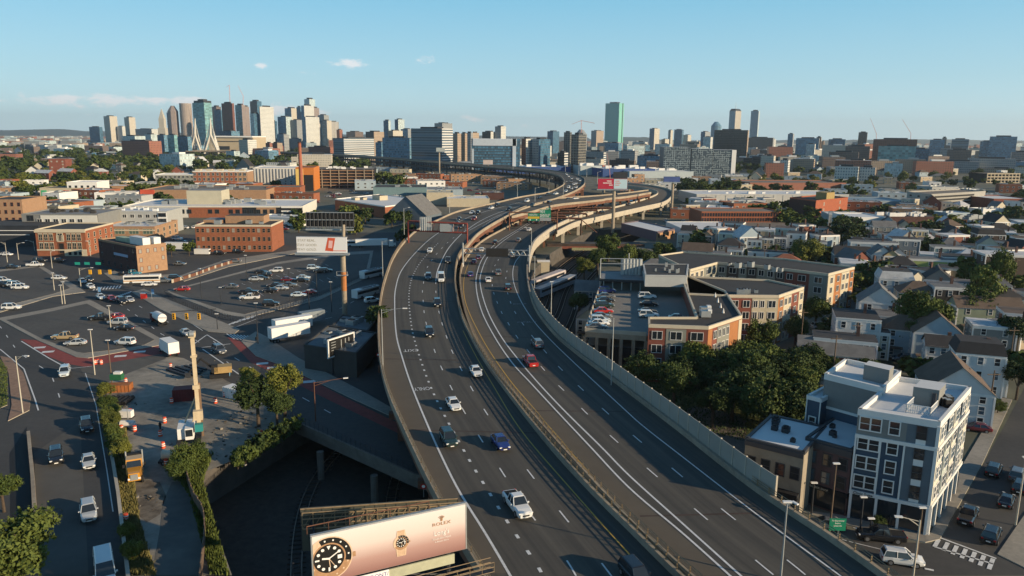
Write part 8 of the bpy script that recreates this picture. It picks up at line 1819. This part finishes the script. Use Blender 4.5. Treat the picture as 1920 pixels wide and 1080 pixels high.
for k in range(16):
    q = G(440+k*7.2,866-k*4.4); tree(0,0,1.6,1.2+.5*(k%3),'d' if k%2 else 'g','low bush on the rim of the cutting, %s towards the bridge'%ordn(k),False,q+Vector((.8,-.8,0)),group='bushes on the rim of the cutting',name='bush',cat='bush',z0=-.9)
# grass tufts on the verge
def tufts(name, poly, n, m, h, seed, z=.03):
    rn = random.Random(seed); P = [G(*p) for p in poly]; x0 = min(p.x for p in P); x1 = max(p.x for p in P); y0 = min(p.y for p in P); y1 = max(p.y for p in P); V = []; Fc = []; c = 0
    def inside(x,y):
        s = False
        for i in range(len(P)):
            a, b_ = P[i], P[i-1]
            if (a.y > y) != (b_.y > y) and x < (b_.x-a.x)*(y-a.y)/(b_.y-a.y)+a.x: s = not s
        return s
    while c < n:
        x, y = rn.uniform(x0,x1), rn.uniform(y0,y1)
        if not inside(x,y): continue
        c += 1; a = rn.uniform(0,3.14); s = rn.uniform(.06,.2); hh = h*rn.uniform(.4,1.2); i = len(V); dx, dy = math.cos(a)*s, math.sin(a)*s; lx, ly = rn.gauss(0,.15), rn.gauss(0,.15)
        V += [(x-dx,y-dy,z),(x+dx,y+dy,z),(x+lx,y+ly,z+hh)]; Fc.append((i,i+1,i+2))
    me = bpy.data.meshes.new('tufts'); me.from_pydata(V,[],Fc); me.materials.append(m); o = put(name,me); tag(o,{'grass':'rough grass','weeds':'dry weeds'}[name]+(' along the wall beside the left street' if seed == 1 else ' covering the yard edges by the cutting' if seed == 2 else ' in the park and yards on the right' if seed == 3 else ' on the corner lawn at the left edge'),'grass',kind='stuff')
tufts('weeds',[(205,800),(235,800),(248,880),(262,980),(292,1079),(244,1079),(224,930)],9000,leafmat('dry_grass',(.10,.095,.03),(.24,.20,.07)),.7,1)
tufts('grass',[(320,880),(400,850),(380,905),(430,1079),(395,1079),(355,930)],5000,leaf_a,.7,2)
tufts('grass',[(1190,700),(1290,650),(1500,700),(1540,760),(1400,830),(1280,800)],9000,leaf_b,.5,3)
tufts('grass',[(-60,660),(-10,664),(14,690),(14,760),(-60,790)],3500,leaf_a,.4,4)
for k,(x,y,p) in enumerate(sorted(region_pts(34,(1210,1545),(700,812),58,1),key=lambda q: q[0])):
    if G(x,y).x < G(1200+(y-700)*1.6,y).x+4: continue
    r = random.Random(k).uniform(3.8,5.6); tree(0,0,r*1.9,r,'d' if k%4 else 'g','%s tree packed in the mass beside the noise wall, %s from the left'%('dark' if k%4 else 'green',ordn(k)),True,p,group='dense trees beside the noise wall',tall=.9)
# woods left and right: individuals first, the rest as one belt
# small houses tucked into the woods
HCOL = ['brick','white','cream','tan','grey','pale blue']
LB = [('around the school building on the left',34,(-30,560),(346,420),81,(14,34)),('left of the far highway bend',34,(600,1010),(300,356),82,(18,45)),('beyond the ramps on the right',22,(1170,1420),(336,420),83,(12,30)),('around the concrete garage',26,(1560,1960),(350,440),84,(12,30))]
for lb, n_, xr, yr, sd, wr in LB:
    pts = sorted(region_pts(n_,xr,yr,sd,20),key=lambda q: q[0]); rn = random.Random(sd)
    for k,(x,y,p) in enumerate(pts):
        cn_, m_ = rn.choice((('white',whitep),('brick',brick_t),('orange brick',brick_o),('cream',creamp),('grey',mat('pale_grey_cladding',(.36,.37,.36))),('pale blue',mat('pale_blue_siding',(.36,.44,.48))))); w_, d_, h = rn.uniform(*wr), rn.uniform(10,22), rn.uniform(4,8.5); a = R(rn.choice((-18,12,-10))); ca, sa = math.cos(a), math.sin(a)
        P = [(p.x+u*ca-v*sa,p.y+u*sa+v*ca) for u,v in ((-w_/2,-d_/2),(w_/2,-d_/2),(w_/2,d_/2),(-w_/2,d_/2))]
        b = building('low_building','low %s building %s, %s from the left'%(cn_,lb,ordn(k)),P,h,m_,rn.choice((roof_white,roof_white,roof_grey,roof_gravel)),.5,None,'building',0,'low flat-roofed buildings '+lb)
        windows(b.t,b.P[0],b.P[1],.6,h-.6,max(2,int(w_/5)),1 if h < 6 else 2,1.8,1.5,whitef,glassd,'double'); rooftop(b,rn.randrange(2,6),(2,1.6,1.1),galv,'roof_unit',k)
rn = random.Random(12)
for lb, n_, xr, yr, sd in (('left of the far bend',40,(600,960),(330,372),86),('around the left brick buildings',40,(320,600),(378,432),87),('in the yards right of the ramps',34,(1180,1420),(345,425),88),('in the right hand side streets',46,(1400,1925),(470,700),89)):
    for k,(x,y,p) in enumerate(sorted(region_pts(n_,xr,yr,sd,5),key=lambda q: q[0])):
        c = rn.choice(('white','silver','grey','black','white','darkred')); car('suv' if k%2 else 'sedan',c,p,R(rn.choice((0,90,10,170))),'parked %s car %s, %s from the left'%(c,lb,ordn(k)),'parked cars '+lb,False,1.1)
regs = [('in the far left wood',46,(-30,560),(292,340),91),('before the harbour towers',36,(-30,450),(284,293),92),('behind the white warehouse',16,(1290,1930),(388,402),93),('right of the big dark tree',44,(1590,1930),(440,545),94),('beyond the right tree belt',30,(1300,1930),(310,345),95),('behind the long rear block',20,(1290,1600),(440,480),96),('at the far right among yards',16,(1640,1930),(560,700),97)]
for lb, n_, xr, yr, sd in regs:
    pts = sorted(region_pts(n_,xr,yr,sd,14 if sd < 93 else 8),key=lambda q: q[0]); rn = random.Random(sd); c_ = {}
    for x,y,p in pts:
        c = rn.choice(HCOL); k = rn.choice(('side','gable','flat','hip') if sd < 93 else ('flat',)*6+('gable','hip')); c_[(c,k)] = c_.get((c,k),-1)+1
        house(p.x,p.y,rn.uniform(7,11 if p.y < 700 else 24),rn.uniform(8,11),rn.uniform(6,9.5),R(rn.choice((-20,10,-25,15))),c,rn.choice(('grey','brown','dark','white')),k,'%s %s-roofed house %s, %s such from left'%(c,{'side':'ridge','gable':'gable','flat':'flat','hip':'hip'}[k],lb,ordn(c_[(c,k)])),'small houses '+lb,2,2 if p.y > 500 else 3,p.y < 500)
WOOD = [('in the wood at the left behind the mural wall',95,(-20,330),(322,372),51),('between the brick tower and the viaduct',55,(130,560),(300,330),52),('in the dark belt behind the white warehouse',45,(1270,1600),(352,366),53),('in the right hand tree belt',60,(1400,1930),(318,362),54),('among the houses on the right',18,(1560,1920),(440,560),55)]
ALLT = []
for lb, n_, xr, yr, sd in WOOD:
    pts = sorted(region_pts(n_,xr,yr,sd,9),key=lambda q: q[0]); rn = random.Random(sd)
    for k,(x,y,p) in enumerate(pts):
        col = rn.choice('ggdy' if sd != 53 else 'dddg'); r = rn.uniform(4.0,7.5); tree(0,0,r*1.8,r,col,'%s tree %s, %s from the left'%({'g':'green','d':'dark','y':'olive'}[col],lb,ordn(k)),False,p,group='trees '+lb,tall=.85)
def belt(name, label, pts, seed, rr=(4,8), cols=('g','d')):
    rn = random.Random(seed)
    for ci, col in enumerate(cols):
        V = []; Fc = []
        for q in pts[ci::len(cols)]:
            p = q[2]; me = CF[col][rn.randrange(3)]; r = rn.uniform(*rr); off = len(V); a = rn.uniform(0,6.28); ca, sa = math.cos(a)*r, math.sin(a)*r
            V += [(v.co.x*ca-v.co.y*sa+p.x, v.co.x*sa+v.co.y*ca+p.y, v.co.z*r*.8+r*.85) for v in me.vertices]; Fc += [tuple(i+off for i in f.vertices) for f in me.polygons]
        me2 = bpy.data.meshes.new('belt'); me2.from_pydata(V,[],Fc); me2.materials.append({'g':leaf_a,'d':leaf_b,'y':leaf_y}[col]); o = put(name,me2); tag(o,label+(' of lighter green crowns' if col == 'g' else ' of darker crowns'),'trees',kind='stuff')
belt('tree_belt','distant mass of trees on the left before the skyline',region_pts(420,(-60,700),(277,322),61,10),71,(6,11))
belt('tree_belt','distant mass of trees on the right before the skyline',region_pts(380,(1250,1980),(286,325),62,9),72,(5,9))
belt('tree_belt','scattered street trees filling gaps on the left',region_pts(120,(-40,560),(322,420),63,8),73,(3,6))
belt('tree_belt','scattered trees filling gaps between buildings on the right',region_pts(110,(1290,1960),(362,470),64,8),74,(3,6))
belt('tree_belt','garden trees in the shaded blocks on the right',region_pts(50,(1400,1960),(480,720),65,7),75,(2.2,4.5))

for k,(x,y) in enumerate([(1655,610),(1600,690),(1560,720),(1500,660),(1762,640),(1700,520),(1640,520),(1890,700),(1850,800),(1745,560),(1430,520),(1820,460),(1900,540)]):
    p = G(x,y); k = sorted([1655,1600,1560,1500,1762,1700,1640,1890,1850,1745,1430,1820,1900]).index(x); t = thing('utility_pole','wooden utility pole with a cross-arm in the right hand streets, %s from the left'%ordn(k),'utility pole',p,0,'utility poles in the right hand streets');
    mb = MB(); mb.tube((0,0,0),(0,0,11),.16,woodp,6,.11); mb.build('pole',t); mb = MB(); mb.box((0,0,10.2),(2.4,.12,.14),woodp); mb.build('cross_arm',t)
# ================= AIR =================
mb = MB(); mb.prism([(-BIG-200,-500),(BIG+200,-500),(BIG+200,BIG+200),(-BIG-200,BIG+200)],-8,420,None)
me = bpy.data.meshes.new('haze'); me.from_pydata(mb.v,[],mb.f); me.update()
hz = put('haze',me); hz['kind'] = 'stuff'; hz['label'] = 'thin pale haze over the whole city'
hmt = bpy.data.materials.new('haze_air'); hmt.use_nodes = True; t_ = hmt.node_tree; t_.nodes.clear(); o_ = t_.nodes.new('ShaderNodeOutputMaterial'); v_ = t_.nodes.new('ShaderNodeVolumePrincipled')
v_.inputs['Color'].default_value = (.80,.92,1.0,1); v_.inputs['Density'].default_value = 4.8e-5; v_.inputs['Anisotropy'].default_value = .3; t_.links.new(v_.outputs[0],o_.inputs['Volume']); me.materials.append(hmt)
